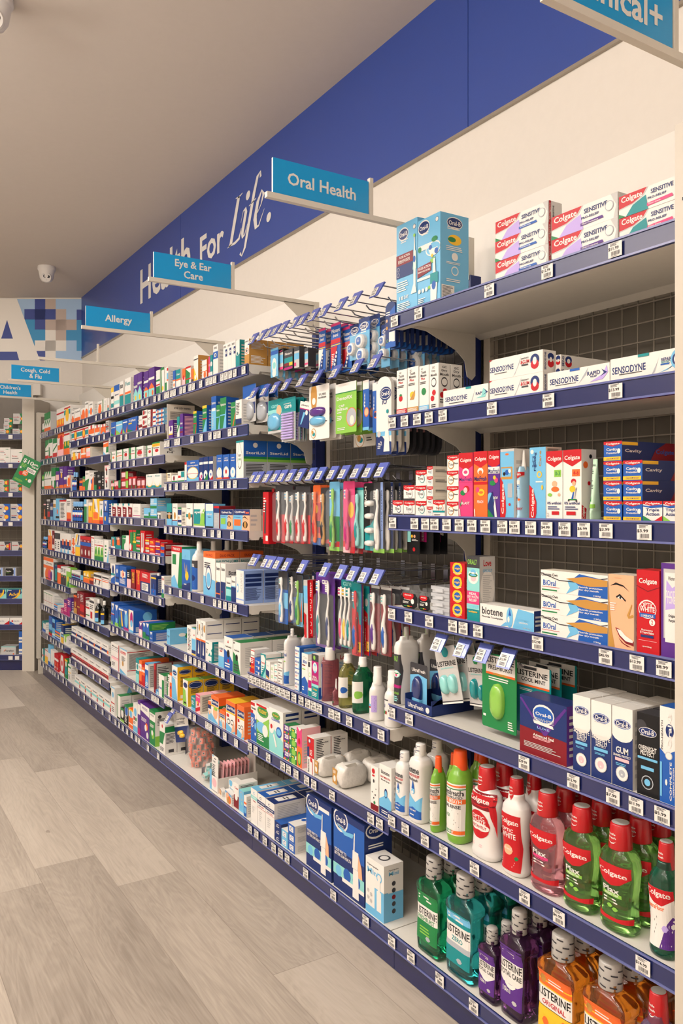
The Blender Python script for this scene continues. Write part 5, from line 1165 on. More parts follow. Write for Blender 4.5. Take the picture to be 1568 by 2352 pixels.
bt('savawhite', SW, 2, wht, (.66, .78, .76, 'W', 5), (.08, .55, .98, 'tN 16 62 40 14 savacol;rb 0 42 60 52;rR 0 36 60 42;lb 0 8 60 24 2;rv 66 20 96 86;lN 66 24 96 84 9'))
bt('savawhite2', SW, 2, wht, (.66, .78, .76, 'W', 5), (.08, .55, .98, 'tN 20 66 50 14 savacol;rG 0 34 50 46;rR 50 34 60 46;lg 10 10 50 26 2;rk 10 86 70 90'))
bt('lens', [(0, .9, .9), (.02, 1, 1), (.62, 1, 1), (.70, .92, .92), (.78, .5, .6), (.82, .42, .5)], 2.6, wht, (.74, .52, .46, 'W', 0), (.04, .62, .96, 'rk 0 74 100 100;tW 44 86 70 18 lens;rB 0 0 100 74;oB 50 70 50 .5;oN 60 40 30;lW 20 10 80 30 3'))
bt('syrup', [(0, .9, .9), (.02, 1, 1), (.58, 1, 1), (.68, .8, .8), (.74, .45, .45), (.78, .4, .4)], 2.2, mat('syrup_glass', '10131f', .15, coat=.5), (.76, .52, .50, 'b', 0), (.06, .58, .96, 'rB 0 0 100 100;rW 0 56 100 80;rN 0 30 100 40;oR 70 48 14;lW 20 8 80 24 2'))
bt('tonic', [(0, .9, .9), (.02, 1, 1), (.58, 1, 1), (.68, .8, .8), (.76, .4, .4), (.82, .36, .36)], 2, mat('tonic_glass', '0c0e0e', .12, coat=.5), (.82, .44, .44, 'W', 0), (.05, .5, .96, 'rb 0 0 100 36;rN 0 36 100 84;rY 0 84 100 100;lW 20 48 80 74 3'))
bt('spray', [(0, .9, .9), (.02, 1, 1), (.5, 1, 1), (.6, .8, .8), (.66, .7, .7)], 2.4, wht, (.62, .72, .60, 'W', 0), (.05, .55, .96, 'rB 0 30 100 100;rG 0 0 100 30;oR 60 20 20;lW 20 50 80 90 3'))
bt('pump', [(0, .96, .9), (.04, .96, .9), (.05, .90, .85), (.66, .94, .85), (.72, .8, .7), (.76, .6, .6)], 2.6, mat('sky_tube', '9cc6e0', .3), (.70, .92, .62, 'W', 6), (.07, .68, .96, 'rs 0 88 100 100;pR 0 100 100 100 100 92 50 84 0 92;tW 50 94 76 8 Colgate;rW 20 70 80 80;lB 24 58 76 72 3;oO 66 34 20;oN 30 38 16;oW 62 30 10;tR 50 12 90 6 STRAWBERRY'))
bt('gaia', [(0, .70, .9), (.16, .72, .9), (.165, .96, .8), (.6, 1, .45), (1, 1, .12)], 2.6, mat('mint_tube', 'bfe0c4', .35), None, (.2, .97, .92, 'rW 0 84 100 86;tk 50 91 70 5 GAIA;lk 20 72 60 80 2;ok 40 58 10;pG 26 14 50 14 38 26;rg 0 0 100 8;lk 30 40 70 50 3'))
CAPC = dict(W='dad7d2', s='a9a5a0', R='b4141c', b='6fa4d4', o='e5531c')
def bottle_parts(kind, w, d, h):
    k = (kind, w, d, h)
    if k in CM: return CM[k]
    prof, n, body, cap, lab = BT[kind]; ry, rx = w/2, d/2
    # fine profile
    P = []
    for a, b in zip(prof, prof[1:]):
        st = 3 if b[0]-a[0] > .03 else 1
        for i in range(st):
            t = i/st; tt = t*t*(3-2*t); P.append((a[0]+(b[0]-a[0])*t, a[1]+(b[1]-a[1])*tt, a[2]+(b[2]-a[2])*tt))
    P.append(prof[-1])
    def rad(z):
        for a, b in zip(P, P[1:]):
            if a[0] <= z <= b[0]:
                t = (z-a[0])/max(b[0]-a[0], 1e-6); return ry*(a[1]+(b[1]-a[1])*t), rx*(a[2]+(b[2]-a[2])*t)
        return ry*P[-1][1], rx*P[-1][2]
    N = 28; mb = MB(); V = []; Fc = []
    for z, fw, fd in P:
        for j in range(N):
            a = 2*pi*j/N; cx, sy = cos(a), sin(a)
            V.append((rx*fd*math.copysign(abs(cx)**(2/n), cx)+rx, ry*fw*math.copysign(abs(sy)**(2/n), sy), z*h))
    for i in range(len(P)-1):
        for j in range(N): jj = (j+1) % N; Fc.append((i*N+j, i*N+jj, (i+1)*N+jj, (i+1)*N+j))
    Fc.append(tuple(range(N))[::-1]); Fc.append(tuple((len(P)-1)*N+j for j in range(N)))
    mb.mesh(V, Fc, body); out = [('bottle_body', mb.build('bottle_body', True))]
    if cap:
        z0, r0, r1, cc, pat = cap; z0 *= h; mc = mat('cap_'+cc, CAPC[cc], .3, coat=.3); mb = MB(); R0 = r0*ry; R1 = r1*ry
        if pat == 6: R0, R1 = ry*.86, ry*.5
        C = 24; zs = [(z0, R0*.98), (z0+(h-z0)*.03, R0)]
        if pat == 5: zs += [(z0+(h-z0)*.42, R0*1.0), (z0+(h-z0)*.45, R0*.92), (h*.985, R1*.9), (h, R1*.84)]
        elif pat == 6: zs += [(z0+(h-z0)*.35, R0*.8), (z0+(h-z0)*.45, R0*.62), (z0+(h-z0)*.8, R0*.5), (h, R0*.3)]
        else: zs += [((z0+h)/2, (R0+R1)/2), (h-.003, R1), (h, R1*.9)]
        V = [(rx+r*cos(2*pi*j/C), r*sin(2*pi*j/C), z) for z, r in zs for j in range(C)]; Fc = []
        for i in range(len(zs)-1):
            for j in range(C): jj = (j+1) % C; Fc.append((i*C+j, i*C+jj, (i+1)*C+jj, (i+1)*C+j))
        Fc.append(tuple((len(zs)-1)*C+j for j in range(C))); Fc.append(tuple(range(C))[::-1]); mb.mesh(V, Fc, mc)
        if pat == 2: mb.poly([(rx+R1*.86*cos(2*pi*j/C), R1*.86*sin(2*pi*j/C), h+.0003) for j in range(C)], pal('s'))
        if pat == 1:      # dark speckles printed round the collar
            pk = pal('k')
            for i in range(6):
                for j in range(7):
                    if (i+j) % 2: continue
                    a = 2*pi*(j+.3*i)/7; za = z0+(h-z0)*(.10+i*.145); zb = za+(h-z0)*.06
                    f = lambda t, z: (rx-(R0+(R1-R0)*((z-z0)/(h-z0))+.0005)*cos(a+t), (R0+(R1-R0)*((z-z0)/(h-z0))+.0005)*sin(a+t), z)
                    for q in range(3): mb.poly([f(-.3+q*.2, zb+q*.0008), f(-.3+q*.2, za+q*.0008), f(-.1+q*.2, za+.0008+q*.0008), f(-.1+q*.2, zb+.0008+q*.0008)], pk)
        F = lambda u, v, e: (rx-(R0+(R1-R0)*v+e)*cos((u-.5)*2.4), -(R0+(R1-R0)*v+e)*sin((u-.5)*2.4), z0+(h-z0)*v)
        if pat == 2: decor(mb, 'tW 42 60 34 8 Smile;tW 44 46 34 8 fresh;pW 26 34 34 26 44 23 54 26 62 34 54 29 44 27 34 29', F, 2.4*R0, h-z0, e0=.0006)
        if pat == 3: decor(mb, 'tN 30 26 34 12 biotene;tN 60 46 34 12 biotene;tN 36 68 34 12 biotene;tN 64 84 30 10 biotene', F, 2.4*R0, h-z0, e0=.0006)
        if pat == 4: decor(mb, 'tg 36 60 34 20 ORAL;tg 70 36 34 20 ORAL', F, 2.4*R0, h-z0, e0=.0006)
        if pat == 5 or pat == 0: pass
        out.append(('bottle_cap', mb.build('bottle_cap', [0])))
    z0, z1, lw, spec = lab; z0 *= h; z1 *= h; mb = MB(); W = 2*ry*lw*.97
    def F(u, v, e):
        z = z0+(z1-z0)*v; a, b = rad(z/h); y = (.5-u)*W
        q = min(abs(y)/a, .985); x = b*(1-q**n)**(1/n); return (rx-x-e-.0002, y*(1+e/a), z)
    decor(mb, spec, F, W, z1-z0, 16, .0004)
    if mb.v: out.append(('bottle_label', mb.build('bottle_label')))
    CM[k] = out; return out
rowcount = {}
def words(s): return len(s.replace(',', ' ').split())
LAB = {}
def uniq(lab):
    n = LAB.get(lab, 0); LAB[lab] = n+1; return lab
PN = {2: ['left one of two', 'right one of two'], 3: ['leftmost of three', 'middle of three', 'rightmost of three'],
 4: ['leftmost of four', 'second of four', 'third of four', 'rightmost of four'],
 6: ['leftmost of six', 'second of six', 'third of six', 'fourth of six', 'fifth of six', 'rightmost of six']}
KP = {2: ['bottom', 'top'], 3: ['bottom', 'middle', 'top'], 4: ['bottom', 'second up', 'third up', 'top'], 5: ['bottom', 'second up', 'middle', 'fourth up', 'top']}
def label(desc, n, i, k, j, b, q, bay, sh):
    a = desc
    pos = []
    if n > 1: pos.append(PN[n][i])
    if k > 1: pos.append(KP[k][j]+' of pile')
    if q: pos.append('behind front row' if q == 1 else 'in back row')
    s = a+(', '+', '.join(pos) if pos else '')+', '
    L = shelf_name(bay, sh)+', '+BAYN[bay]
    if words(s+L) > 16: s = ', '.join([a.split(',')[0]]+pos)+', '
    if words(s+L) > 16: L = L.replace(' shelf', '')
    return s+L
def place(o_or_parts, name, cat, lab, loc, group=None, rot=(0, 0, 0)):
    if isinstance(o_or_parts, list):
        r = ob(name, None, None, loc, rot); r.empty_display_size = .05
        for nm, me in o_or_parts: ob(nm, me, r)
    else: r = ob(name, o_or_parts, None, loc, rot)
    tag(r, lab, cat, group); return r
def pot_parts(w, h):
    mb = MB(); d = .028
    pr = [(-w/2+.2*w, 0), (w/2-.2*w, 0), (w/2, .12*h), (w/2, .55*h), (w/2-.12*w, .72*h), (w*.18, .82*h), (w*.14, .98*h), (-w*.14, .98*h), (-w*.18, .82*h), (-w/2+.12*w, .72*h), (-w/2, .55*h), (-w/2, .12*h)]
    mb.prism(pr, lambda p, s: (s*d, p[0], p[1]), m_clear); a = mb.build('clear_shell')
    mb = MB(); pr = [(p[0]*.92, .04*h+p[1]*.85) for p in pr if p[1] < .8*h]
    mb.prism(pr, lambda p, s: (-.002+s*.001, p[0], p[1]), pal('K'))
    F = lambda u, v, e: (-.002-e, w*.46*(1-2*u), .04*h+v*.62*h)
    decor(mb, 'oR 46 86 34 .5;tW 46 88 44 10 dentek;tW 50 56 60 8 Mouthguard;lW 14 30 60 46 3;rG 20 10 40 16;rY 42 10 56 16;rR 58 10 72 16;oW 74 48 10', F, w*.92, h*.62)
    return [('clear_shell', a), ('printed_insert', mb.build('printed_insert'))]
def case_parts(w, h, d):
    mb = MB(); mc = clear('frosted_plastic', 'dfe2e6', .55, .25)
    mb.box(.003, d-.003, -.003, -w+.003, 0, h*.5, mc); a = mb.build('case_base')
    mb = MB(); mb.box(0, d, 0, -w, h*.48, h*.98, mc); mb.box(-.004, 0, -w*.3, -w*.7, h*.2, h*.7, mc)
    return [('case_base', a), ('case_lid', mb.build('case_lid'))]
def bag_parts(w, h, d, spec):
    rr = random.Random(int(w*1e4)); mb = MB(); N = 20; M = 12; V = []; Fc = []; m = grainy('cotton_in_plastic', 'dad5ce', 'c9c4bd', 90, .2, .9)
    ph = [rr.uniform(0, 6) for _ in range(6)]
    for i in range(M+1):
        v = i/M; g = .72+.28*(1-abs(2*v-1)**3) if 0 < v < 1 else .5
        for j in range(N):
            a = 2*pi*j/N; cx, sy = cos(a), sin(a); e = 1+.035*sin(5*a+ph[0]+7*v)+.03*sin(9*a+ph[1]-9*v)+.02*sin(13*a+ph[2]+15*v)
            V.append((d/2+d/2*g*e*math.copysign(abs(cx)**.45, cx), w/2*g*e*math.copysign(abs(sy)**.45, sy), h*v+.003*sin(3*a+ph[3])*(v > .8)))
    for i in range(M):
        for j in range(N): jj = (j+1) % N; Fc.append((i*N+j, i*N+jj, (i+1)*N+jj, (i+1)*N+j))
    Fc.append(tuple(range(N))[::-1]); Fc.append(tuple(M*N+j for j in range(N))); mb.mesh(V, Fc, m)
    mb.poly([(d*.3, -w*.4, h*.9), (d*.1, -w*.48, h*1.06), (d*.5, -w*.5, h*1.1), (d*.6, -w*.4, h*.92)], m)
    body = mb.build('plastic_bag', True); mb = MB()
    decor(mb, spec, lambda u, v, e: (-.0015-e, w/2-u*w, v*h), w, h)
    return [('plastic_bag', body), ('paper_label', mb.build('paper_label'))]
for t in rows:
    kind, b, s, yl, yr, n, k, d, back, dx, h, di, desc = t
    b, s, yl, yr, n, k, d, back, dx, h, di = int(b), int(s), int(yl)/1e3, int(yr)/1e3, int(n), int(k), int(d)/1e3, int(back), int(dx)/1e3, int(h)/1e3, int(di)
    z = SH[b][s]-.0019; w = (yl-yr)/n
    grp = desc.split(',')[0]+' group, '+shelf_name(b, s)+', '+BAYN[b]
    grp = None if n*k*(back+1) == 1 else desc.split(',')[0]+'s on the '+shelf_name(b, s)
    for i in range(n):
        y = yl-w*i
        for q in range(back+1):
            x = XF+dx+q*(d+.003)
            if x+d > XM-.005: break
            for j in range(k):
                lab = label(desc, n, i, k, j, back, q, b, s); zz = z+j*h
                if kind[0] == 'B':
                    place(bottle_parts(kind[2:], round(w*(.98 if n == 1 else .94), 4), d, h), 'mouthwash_bottle' if b < 2 else 'medicine_bottle', 'bottle', lab, (x, y-w/2, zz), grp)
                elif kind == 'G': place(bag_parts(w, h*1.12, d, DES[di].split(':')[1]), 'cotton_pad_bag', 'bag', lab, (x, y-w/2, zz), grp)
                elif kind == 'k': place(pot_parts(w, h), 'mouthguard_pot', 'pot', lab, (x, y-w/2, zz), grp)
                elif kind == 'c': place(case_parts(w, h, d), 'retainer_case', 'case', lab, (x, y, zz), grp)
                else:
                    nm, cat = KN[kind]; jit = random.uniform(-.0015, .0015) if k > 1 else 0
                    place(carton(di, round(w-.0012, 4), round(h-.0002, 5), d), nm, cat, lab, (x+abs(jit), y-.0006, zz), grp)
# ------------------------------------------------------------------ hanging aisle signs
def text_lines(mb, lines, F, w, h, ch):
    n = len(lines)
    for i, t in enumerate(lines):
        vs, fs, asp = text_mesh(t); hh = ch*(1.25 if any(c in t for c in 'gyp,') else 1); tw = min(asp*hh, w*.86)
        vc = h/2+((n-1)/2-i)*ch*1.35-(.12*ch if hh > ch else 0)
        put_text(mb, t, lambda a, b: F(w/2+(a-.5)*tw, vc+(b-.5)*hh), m_white)
def aisle_sign(y, lines, label, ch=.034):
    r = ob('aisle_sign', None, loc=(XF-.41, y, EYE+.868)); tag(r, label, 'sign', 'blue aisle signs on metal arms' if lines else None)
    mb = MB(); L = XU+.02-(XF-.41); mb.box(-.012, L, -.008, .008, -.016, .0, m_alu); mb.box(.335, .347, -.007, .007, 0, .112, m_alu); ob('sign_arm', mb.build('sign_arm'), r)
    mb = MB(); z0 = -.14
    mb.box(L-.022, L, -.012, .012, z0, 0, m_alu); mb.box(L-.17, L-.022, -.009, .009, -.016, -.006, m_alu)
    mb.prism([(L-.17, -.016), (L-.022, -.016), (L-.022, z0+.01)], lambda p, s: (p[0], -.002+.004*s, p[1]), m_alu); ob('wall_bracket', mb.build('wall_bracket'), r)
    if lines:
        mb = MB(); mb.box(.008, .332, -.004, .004, .001, .1, m_white, m_white, m_sign); ob('sign_panel', mb.build('sign_panel'), r)
        mb = MB(); text_lines(mb, lines, lambda a, b: (.008+a, -.0046, .001+b), .324, .099, ch); ob('lettering', mb.build('lettering'), r)
SG = [(.965, ['Clinical+'], 'cropped blue sign at the top right corner', .056), (2.004, ['Oral Health'], 'blue sign reading Oral Health on a metal arm', .036),
 (3.004, ['Eye & Ear', 'Care'], 'blue sign reading Eye and Ear Care on a metal arm', .03), (4.004, ['Allergy'], 'blue sign reading Allergy on a metal arm', .036),
 (5.004, [], 'bare metal sign arm without a sign panel, behind the Allergy sign', .03), (6.004, ['Cough, Cold', '& Flu'], 'blue sign reading Cough, Cold and Flu on a metal arm', .03),
 (6.99, ["Children's", 'Health'], "blue sign reading Children's Health, at the left edge", .03)]
for a in SG: aisle_sign(*a)
# ------------------------------------------------------------------ peg hooks
FLP = {}
def hook_parts():
    mb = MB(); mb.tube([(XM-.006, 0, -.032), (XF+.10, 0, -.032), (XF+.075, 0, -.028), (XF+.062, 0, -.016)], .0026, m_chrome); a = mb.build('lower_prong')
    mb = MB(); mb.tube([(XM-.006, 0, .012), (XF+.03, 0, .018)], .0024, m_chrome); mb.box(XM-.008, XM-.004, -.012, .012, -.04, .02, m_chrome); b = mb.build('price_arm')
    mb = MB(); mb.prism([(XF+.036, .022), (XF+.030, .024), (XF+.003, -.023), (XF+.005, -.024)], lambda p, s: (p[0], .024*(1-2*s), p[1]), m_flap); c = mb.build('ticket_flap')
    return a, b, c
HA, HB, HC = hook_parts()
HT = []
for p in ('$7.99', '$9.99', '$5.99', '$12.99'):
    mb = MB(); w, h = .026, .026
    P = lambda u, v, e: (XF+.003+.027*(v*.62+.06)-e, .021-u*w*1.15, -.023+.047*(v*.62+.06)+e*.5)
    mb.poly([P(0, 1, .001), P(0, 0, .001), P(1, 0, .001), P(1, 1, .001)], m_tick); decor(mb, 'lk 15 74 85 96 2;tK 42 56 76 24 %s;rs 20 10 86 36;lk 20 10 86 36 3' % p, P, w, h, e0=.0012); HT.append(mb.build('price_ticket'))
RN = ['top row', 'second row', 'third row', 'lowest row']
def hook(y, z, lab, grp, i=0):
    r = ob('display_hook', None, loc=(0, y, z)); tag(r, lab, 'hook', grp); ob('lower_prong', HA, r); ob('price_arm', HB, r)
    f = ob('ticket_flap', HC, r); ob('price_ticket', HT[i % 4], f)
NO = ['first', 'second', 'third', 'fourth', 'fifth', 'sixth', 'seventh', 'eighth', 'ninth', 'tenth', 'eleventh', 'twelfth', 'thirteenth', 'fourteenth']
HK = [(2.122, '65 125 175 215 268 343 395 468 540 650 745 890'), (1.897, '68 143 210 285 388 490 613 755 875'), (1.548, '55 105 160 215 262 318 380 452 515 595 670 755 835 920'), (1.208, '38 80 150 185 230 290 395 545 650 730 808 890')]
for rI, (z, q) in enumerate(HK):
    for i, x in enumerate(q.split()):
        hook(min(Yp(560+float(x)/2.9037, XF+.02), 2.99), z, 'chrome peg hook with blue price flap, %s from left in %s of hooks' % (NO[i], RN[rI]), 'peg hooks, %s' % RN[rI], i)
for i, x in enumerate((615, 835, 1035, 1255)):
    hook(Yp(860+x/4.1263, XF+.02), 1.045, 'peg hook with blue price flap under fourth shelf, nearest bay, %s from left' % NO[i], 'peg hooks under the fourth shelf', i)
# ------------------------------------------------------------------ hanging packs
def rr_out(w, h, r, hole=True):
    P = []
    for cx, cy, a0 in ((w-r, r, -90), (w-r, h-r, 0), (r, h-r, 90), (r, r, 180)):
        for i in range(5): a = radians(a0+i*22.5); P.append((cx+r*cos(a), cy+r*sin(a)))
    return P
def card_mesh(w, h, r, t, spec, bc):
    mb = MB(); mb.prism(rr_out(w, h, r), lambda p, s: (s*t, -p[0], p[1]), pal(bc)); decor(mb, spec, lambda u, v, e: (-e, -u*w, v*h), w, h); return mb.build('backing_card')
def brush_mesh(h, c1, c2, br, wd=.019):
    """toothbrush standing upright; bristles to the left (+Y)"""
    mb = MB(); m1 = pal(c1); m2 = pal(c2); pts = []; R = []
    for t, y, r in ((0, .0, .35), (.03, .0, .5), (.15, -.002, .55), (.3, .002, .64), (.42, .006, .56), (.5, .0065, .44), (.6, .002, .34), (.72, -.003, .28), (.80, 0, .27), (.83, 0, .40), (.9, 0, .44), (.97, 0, .40), (1, 0, .2)):
        pts.append((0, y, t*h)); R.append(r*wd)
    mb.tube(pts, R, m1, 8, ry=.62)
    mb.tube([(-.0022, -.001, .10*h), (-.0026, 0, .2*h), (-.0026, .002, .36*h), (-.002, .003, .46*h)], [.22*wd, .42*wd, .40*wd, .15*wd], m2, 8)
    for i in range(5):
        z = (.835+i*.03)*h; mb.box(-.0035, .0035, .004, .0155+(.001 if i % 2 else 0), z, z+.023*h, pal(br if i % 2 else 'W'))
    return mb.build('toothbrush', True)
def blister(w, h, d, x=0):
    mb = MB(); pr = rr_out(w, h, min(w, h)*.2)
    V = [(x, -p[0], p[1]) for p in pr]+[(x-d, -(w/2+(p[0]-w/2)*.84), h/2+(p[1]-h/2)*.95) for p in pr]; k = len(pr)
    F = [tuple(range(k, 2*k))]+[(i, (i+1) % k, k+(i+1) % k, k+i) for i in range(k)]; mb.mesh(V, F, m_clear); return mb.build('clear_blister')
def hang(kind, y0, y1, z0, z1, dx, nb, sp, spec, desc, name='hanging_pack', tilt=0, c=None, grp=None, cat='pack'):
    w = y0-y1; h = z1-z0; parts = []; bc = spec.split(':')[0] if ':' in spec else 'W'; ds = spec.split(':')[1] if ':' in spec else ''
    if kind == 'card': parts = [('backing_card', card_mesh(w, h, .004, .002, ds, bc))]
    elif kind == 'round': parts = [('backing_card', card_mesh(w, h, w*.42, .012, ds, bc))]
    elif kind == 'box':
        mb = MB(); mb.box(0, .035, 0, -w, 0, h*.94, pal(bc), None, pal(c or bc)); decor(mb, ds, lambda u, v, e: (-e, -u*w, v*h*.94), w, h)
        mb.box(.033, .035, -w*.3, -w*.7, h*.94, h, pal(bc)); parts = [('box_body', mb.build('box_body'))]
    elif kind in ('brush', 'brush2', 'brush3'):
        parts = [('backing_card', card_mesh(w, h, .006, .0015, ds, bc))]; cs = c.split(','); n = len(cs)
        for i, q in enumerate(cs):
            parts.append(('toothbrush', brush_mesh(h*.86, q[0], q[1], q[2], 'x' and (.019 if n == 1 else .015)), (-.010, -w*(i+.55)/n, h*.04)))
        parts.append(('clear_blister', blister(w*.94, h*.9, .018)))
        if n > 1: parts[-1] = ('clear_blister', blister(w*.94, h*.74, .018))
    elif kind == 'floss':
        parts = [('backing_card', card_mesh(w, h, .008, .0015, ds, bc))]
        for (u, v) in c:
            mb = MB(); N = 20; rr = w*.40; V = []
            for x, f in ((0, 1), (-.012, 1), (-.018, .85), (-.019, .5)): V += [(x, -w*u+rr*f*cos(2*pi*i/N), h*v+rr*f*sin(2*pi*i/N)*.9) for i in range(N)]
            Fc = [(a*N+i, a*N+(i+1) % N, (a+1)*N+(i+1) % N, (a+1)*N+i) for a in range(3) for i in range(N)]+[tuple(3*N+i for i in range(N))]
            mb.mesh(V, Fc, wht); F = lambda uu, vv, e: (-.0192-e, -w*u+rr*(1-2*uu)*.5, h*v+rr*(2*vv-1)*.5); decor(mb, 'ob 50 50 62 .9;oB 50 50 56 .9;lW 20 40 80 60 2;lW 30 68 70 78 1', F, rr, rr); parts.append(('floss_container', mb.build('floss_container')))
        parts.append(('clear_blister', blister(w*.96, h*.66, .022)))
    elif kind == 'rods':
        parts = [('backing_card', card_mesh(w, h, .008, .0015, ds, bc))]; mb = MB()
        for i in range(10): z = h*(.07+i*.062); mb.tube([(-.006, -w*.1, z), (-.006, -w*.9, z)], .0042, pal('v') if i % 1 == 0 else pal('s'), 8)
        parts += [('interdental_brush', mb.build('interdental_brush')), ('clear_blister', blister(w*.94, h*.7, .012))]
    elif kind == 'lump':        # card with moulded bubbles
        parts = [('backing_card', card_mesh(w, h, .006, .0015, ds, bc))]
        for (u, v, su, sv, cc) in c:
            mb = MB(); N = 16; V = []; 
            for x, f in ((0, 1), (-.008, .98), (-.014, .8), (-.016, .4)): V += [(x, -w*u+w*su*f*cos(2*pi*i/N), h*v+h*sv*f*math.copysign(abs(sin(2*pi*i/N))**.7, sin(2*pi*i/N))) for i in range(N)]
            Fc = [(a*N+i, a*N+(i+1) % N, (a+1)*N+(i+1) % N, (a+1)*N+i) for a in range(3) for i in range(N)]+[tuple(3*N+i for i in range(N))]
            mb.mesh(V, Fc, mat('moulded_'+cc, PAL[cc], .2, coat=.8)); parts.append(('moulded_piece', mb.build('moulded_piece', True)))
    for i in range(nb):
        r = ob(name, None, None, (XF+dx+i*sp, y0+random.uniform(-.002, .002)*(i > 0), z0+(random.uniform(-.003, .002) if i else 0)), (radians(tilt), 0, radians(random.uniform(-5, 3)) if i else 0))
        lab = desc if nb == 1 else desc+(', front of its hook' if i == 0 else ', %s from front on its hook' % NO[i])
        if words(lab) > 16: lab = desc.split(',')[0]+(', front of its hook' if i == 0 else ', %s from front' % NO[i])
        tag(r, lab, cat, grp or (desc.split(',')[0]+'s on one hook' if nb > 1 else None))
        for p in parts:
            o = ob(p[0], p[1], r)
            if len(p) > 2: o.location = p[2]
def hp(cr, kind, x0, x1, yt, yb, dx, nb, sp, spec, desc, **kw):
    X = XF+dx; ox, oy, s = CRP[cr]; p0, p1, q0, q1 = ox+x0/s, ox+x1/s, oy+yt/s, oy+yb/s
    hang(kind, Yp(p0, X), Yp(p1, X), Zp(p0, q1, X), Zp(p0, q0, X), dx, nb, sp, spec, desc, **kw)
CRP = dict(h4=(600, 740, 5.2267), h5=(590, 1060, 4.48), h6=(590, 1280, 4.48), h7=(860, 470, 6.0308), h9=(860, 1400, 4.1263), c5=(560, 640, 2.9037), c6=(560, 1040, 2.9037), c3=(1060, 1500, 3.0866), f7=(240, 1580, 4.3556), f2=(350, 740, 5.2267), g3=(380, 1620, 6.0308))
# top row
hp('h4', 'card', 112, 200, 330, 670, .07, 5, .03, 'b:hB 78 92;oW 50 40 30 1.6;ot 50 40 22;oW 50 14 26', 'pale blue floss pick card, first pack under the hooks', name='floss_pick_pack')
hp('h4', 'box', 160, 262, 330, 592, .08, 3, .05, 's:hK 82 100;tP 50 90 80 10 Pksters;rb 0 30 100 70;hP 0 12', 'grey and pink interdental brush box, left end of the row', name='interdental_brush_box', c='K')
hp('h4', 'box', 275, 375, 330, 582, .08, 3, .05, 'k:tW 50 80 84 12 Piksters;rT 0 30 100 60;rY 60 18 100 34;hM 0 12;rr 0 20 56 34', 'dark teal interdental brush box with magenta foot', name='interdental_brush_box', c='k')
hp('h4', 'box', 395, 455, 290, 555, .08, 3, .05, 's:hk 80 100;rb 0 40 100 70;rP 0 10 40 26', 'silver and blue interdental brush box, third in row', name='interdental_brush_box', c='k')
hp('h4', 'box', 520, 560, 300, 540, .08, 3, .05, 's:hk 80 100;rb 0 40 100 70;rP 0 10 100 20', 'slim dark interdental brush box, fourth in row', name='interdental_brush_box', c='k')
PK = 'hP 94 100;tW 50 84 86 8 Piksters;tW 50 74 50 7 brand;hR 56 66;hY 52 54;pW 0 0 70 50 0 50;pN 20 4 60 4 70 40 66 40;oW 60 36 8;oW 55 28 8;oW 48 20 8;oW 42 12 8;hB 0 3'
hp('h4', 'card', 690, 770, 90, 590, .09, 4, .03, 'B:'+PK, 'blue interdental brush card with white corner', name='interdental_brush_pack')
hp('h4', 'card', 778, 828, 92, 595, .12, 3, .03, 'B:'+PK, 'slim blue interdental brush card, mostly hidden', name='interdental_brush_pack')
hp('h4', 'card', 836, 950, 30, 585, .09, 5, .03, 'B:'+PK.replace('pW 0 0 70 50 0 50', 'pR 0 0 70 50 0 50;rR 6 40 60 50;lW 10 10 40 36 7'), 'wide blue and red interdental brush card, foremost', name='interdental_brush_pack')
hp('h4', 'card', 972, 1085, 75, 600, .11, 5, .03, 'B:'+PK.replace('pW 0 0 70 50 0 50', 'pR 0 0 70 50 0 50;rR 6 40 60 50'), 'blue and red interdental brush card beside the floss', name='interdental_brush_pack')
FL = 'B:hb 0 72;hN 90 100;oW 50 83 40 .5;oN 50 83 36 .42;tW 50 83 56 8 Oral-B;lW 20 68 80 76 2'
hp('h4', 'floss', 1062, 1180, 50, 470, .10, 3, .035, FL, 'blue floss pack with one white round container', name='floss_pack', c=[(.45, .3)])
hp('h4', 'floss', 1170, 1300, -30, 525, .06, 4, .035, FL, 'blue floss pack with two white containers, foremost', name='floss_pack', c=[(.4, .5), (.5, .2)])
hp('h4', 'floss', 1302, 1420, -70, 470, .09, 4, .035, FL, 'tall blue floss pack with two containers', name='floss_pack', c=[(.5, .52), (.5, .26)])
hp('h4', 'floss', 1440, 1545, 40, 550, .09, 4, .035, FL, 'blue floss pack beside the dark rounded cards', name='floss_pack', c=[(.5, .6), (.5, .3)])
hp('c5', 'floss', 1098, 1205, 330, 640, .20, 3, .03, FL, 'floss pack at the back, left of gel cartons', name='floss_pack', c=[(.5, .48), (.5, .18)])
hp('h7', 'round', 150, 292, 1370, 2000, .03, 12, .021, 'N:hN 0 60;rW 36 12 92 34;pB 0 0 100 0 100 10 50 14 0 10;og 20 16 9;oN 20 16 7;oD 16 44 10;oc 16 60 9;lW 10 70 60 80 2;pB 40 60 100 60 100 90 50 80', 'rounded dark blue toothbrush head card with white sticker', name='brush_head_pack')
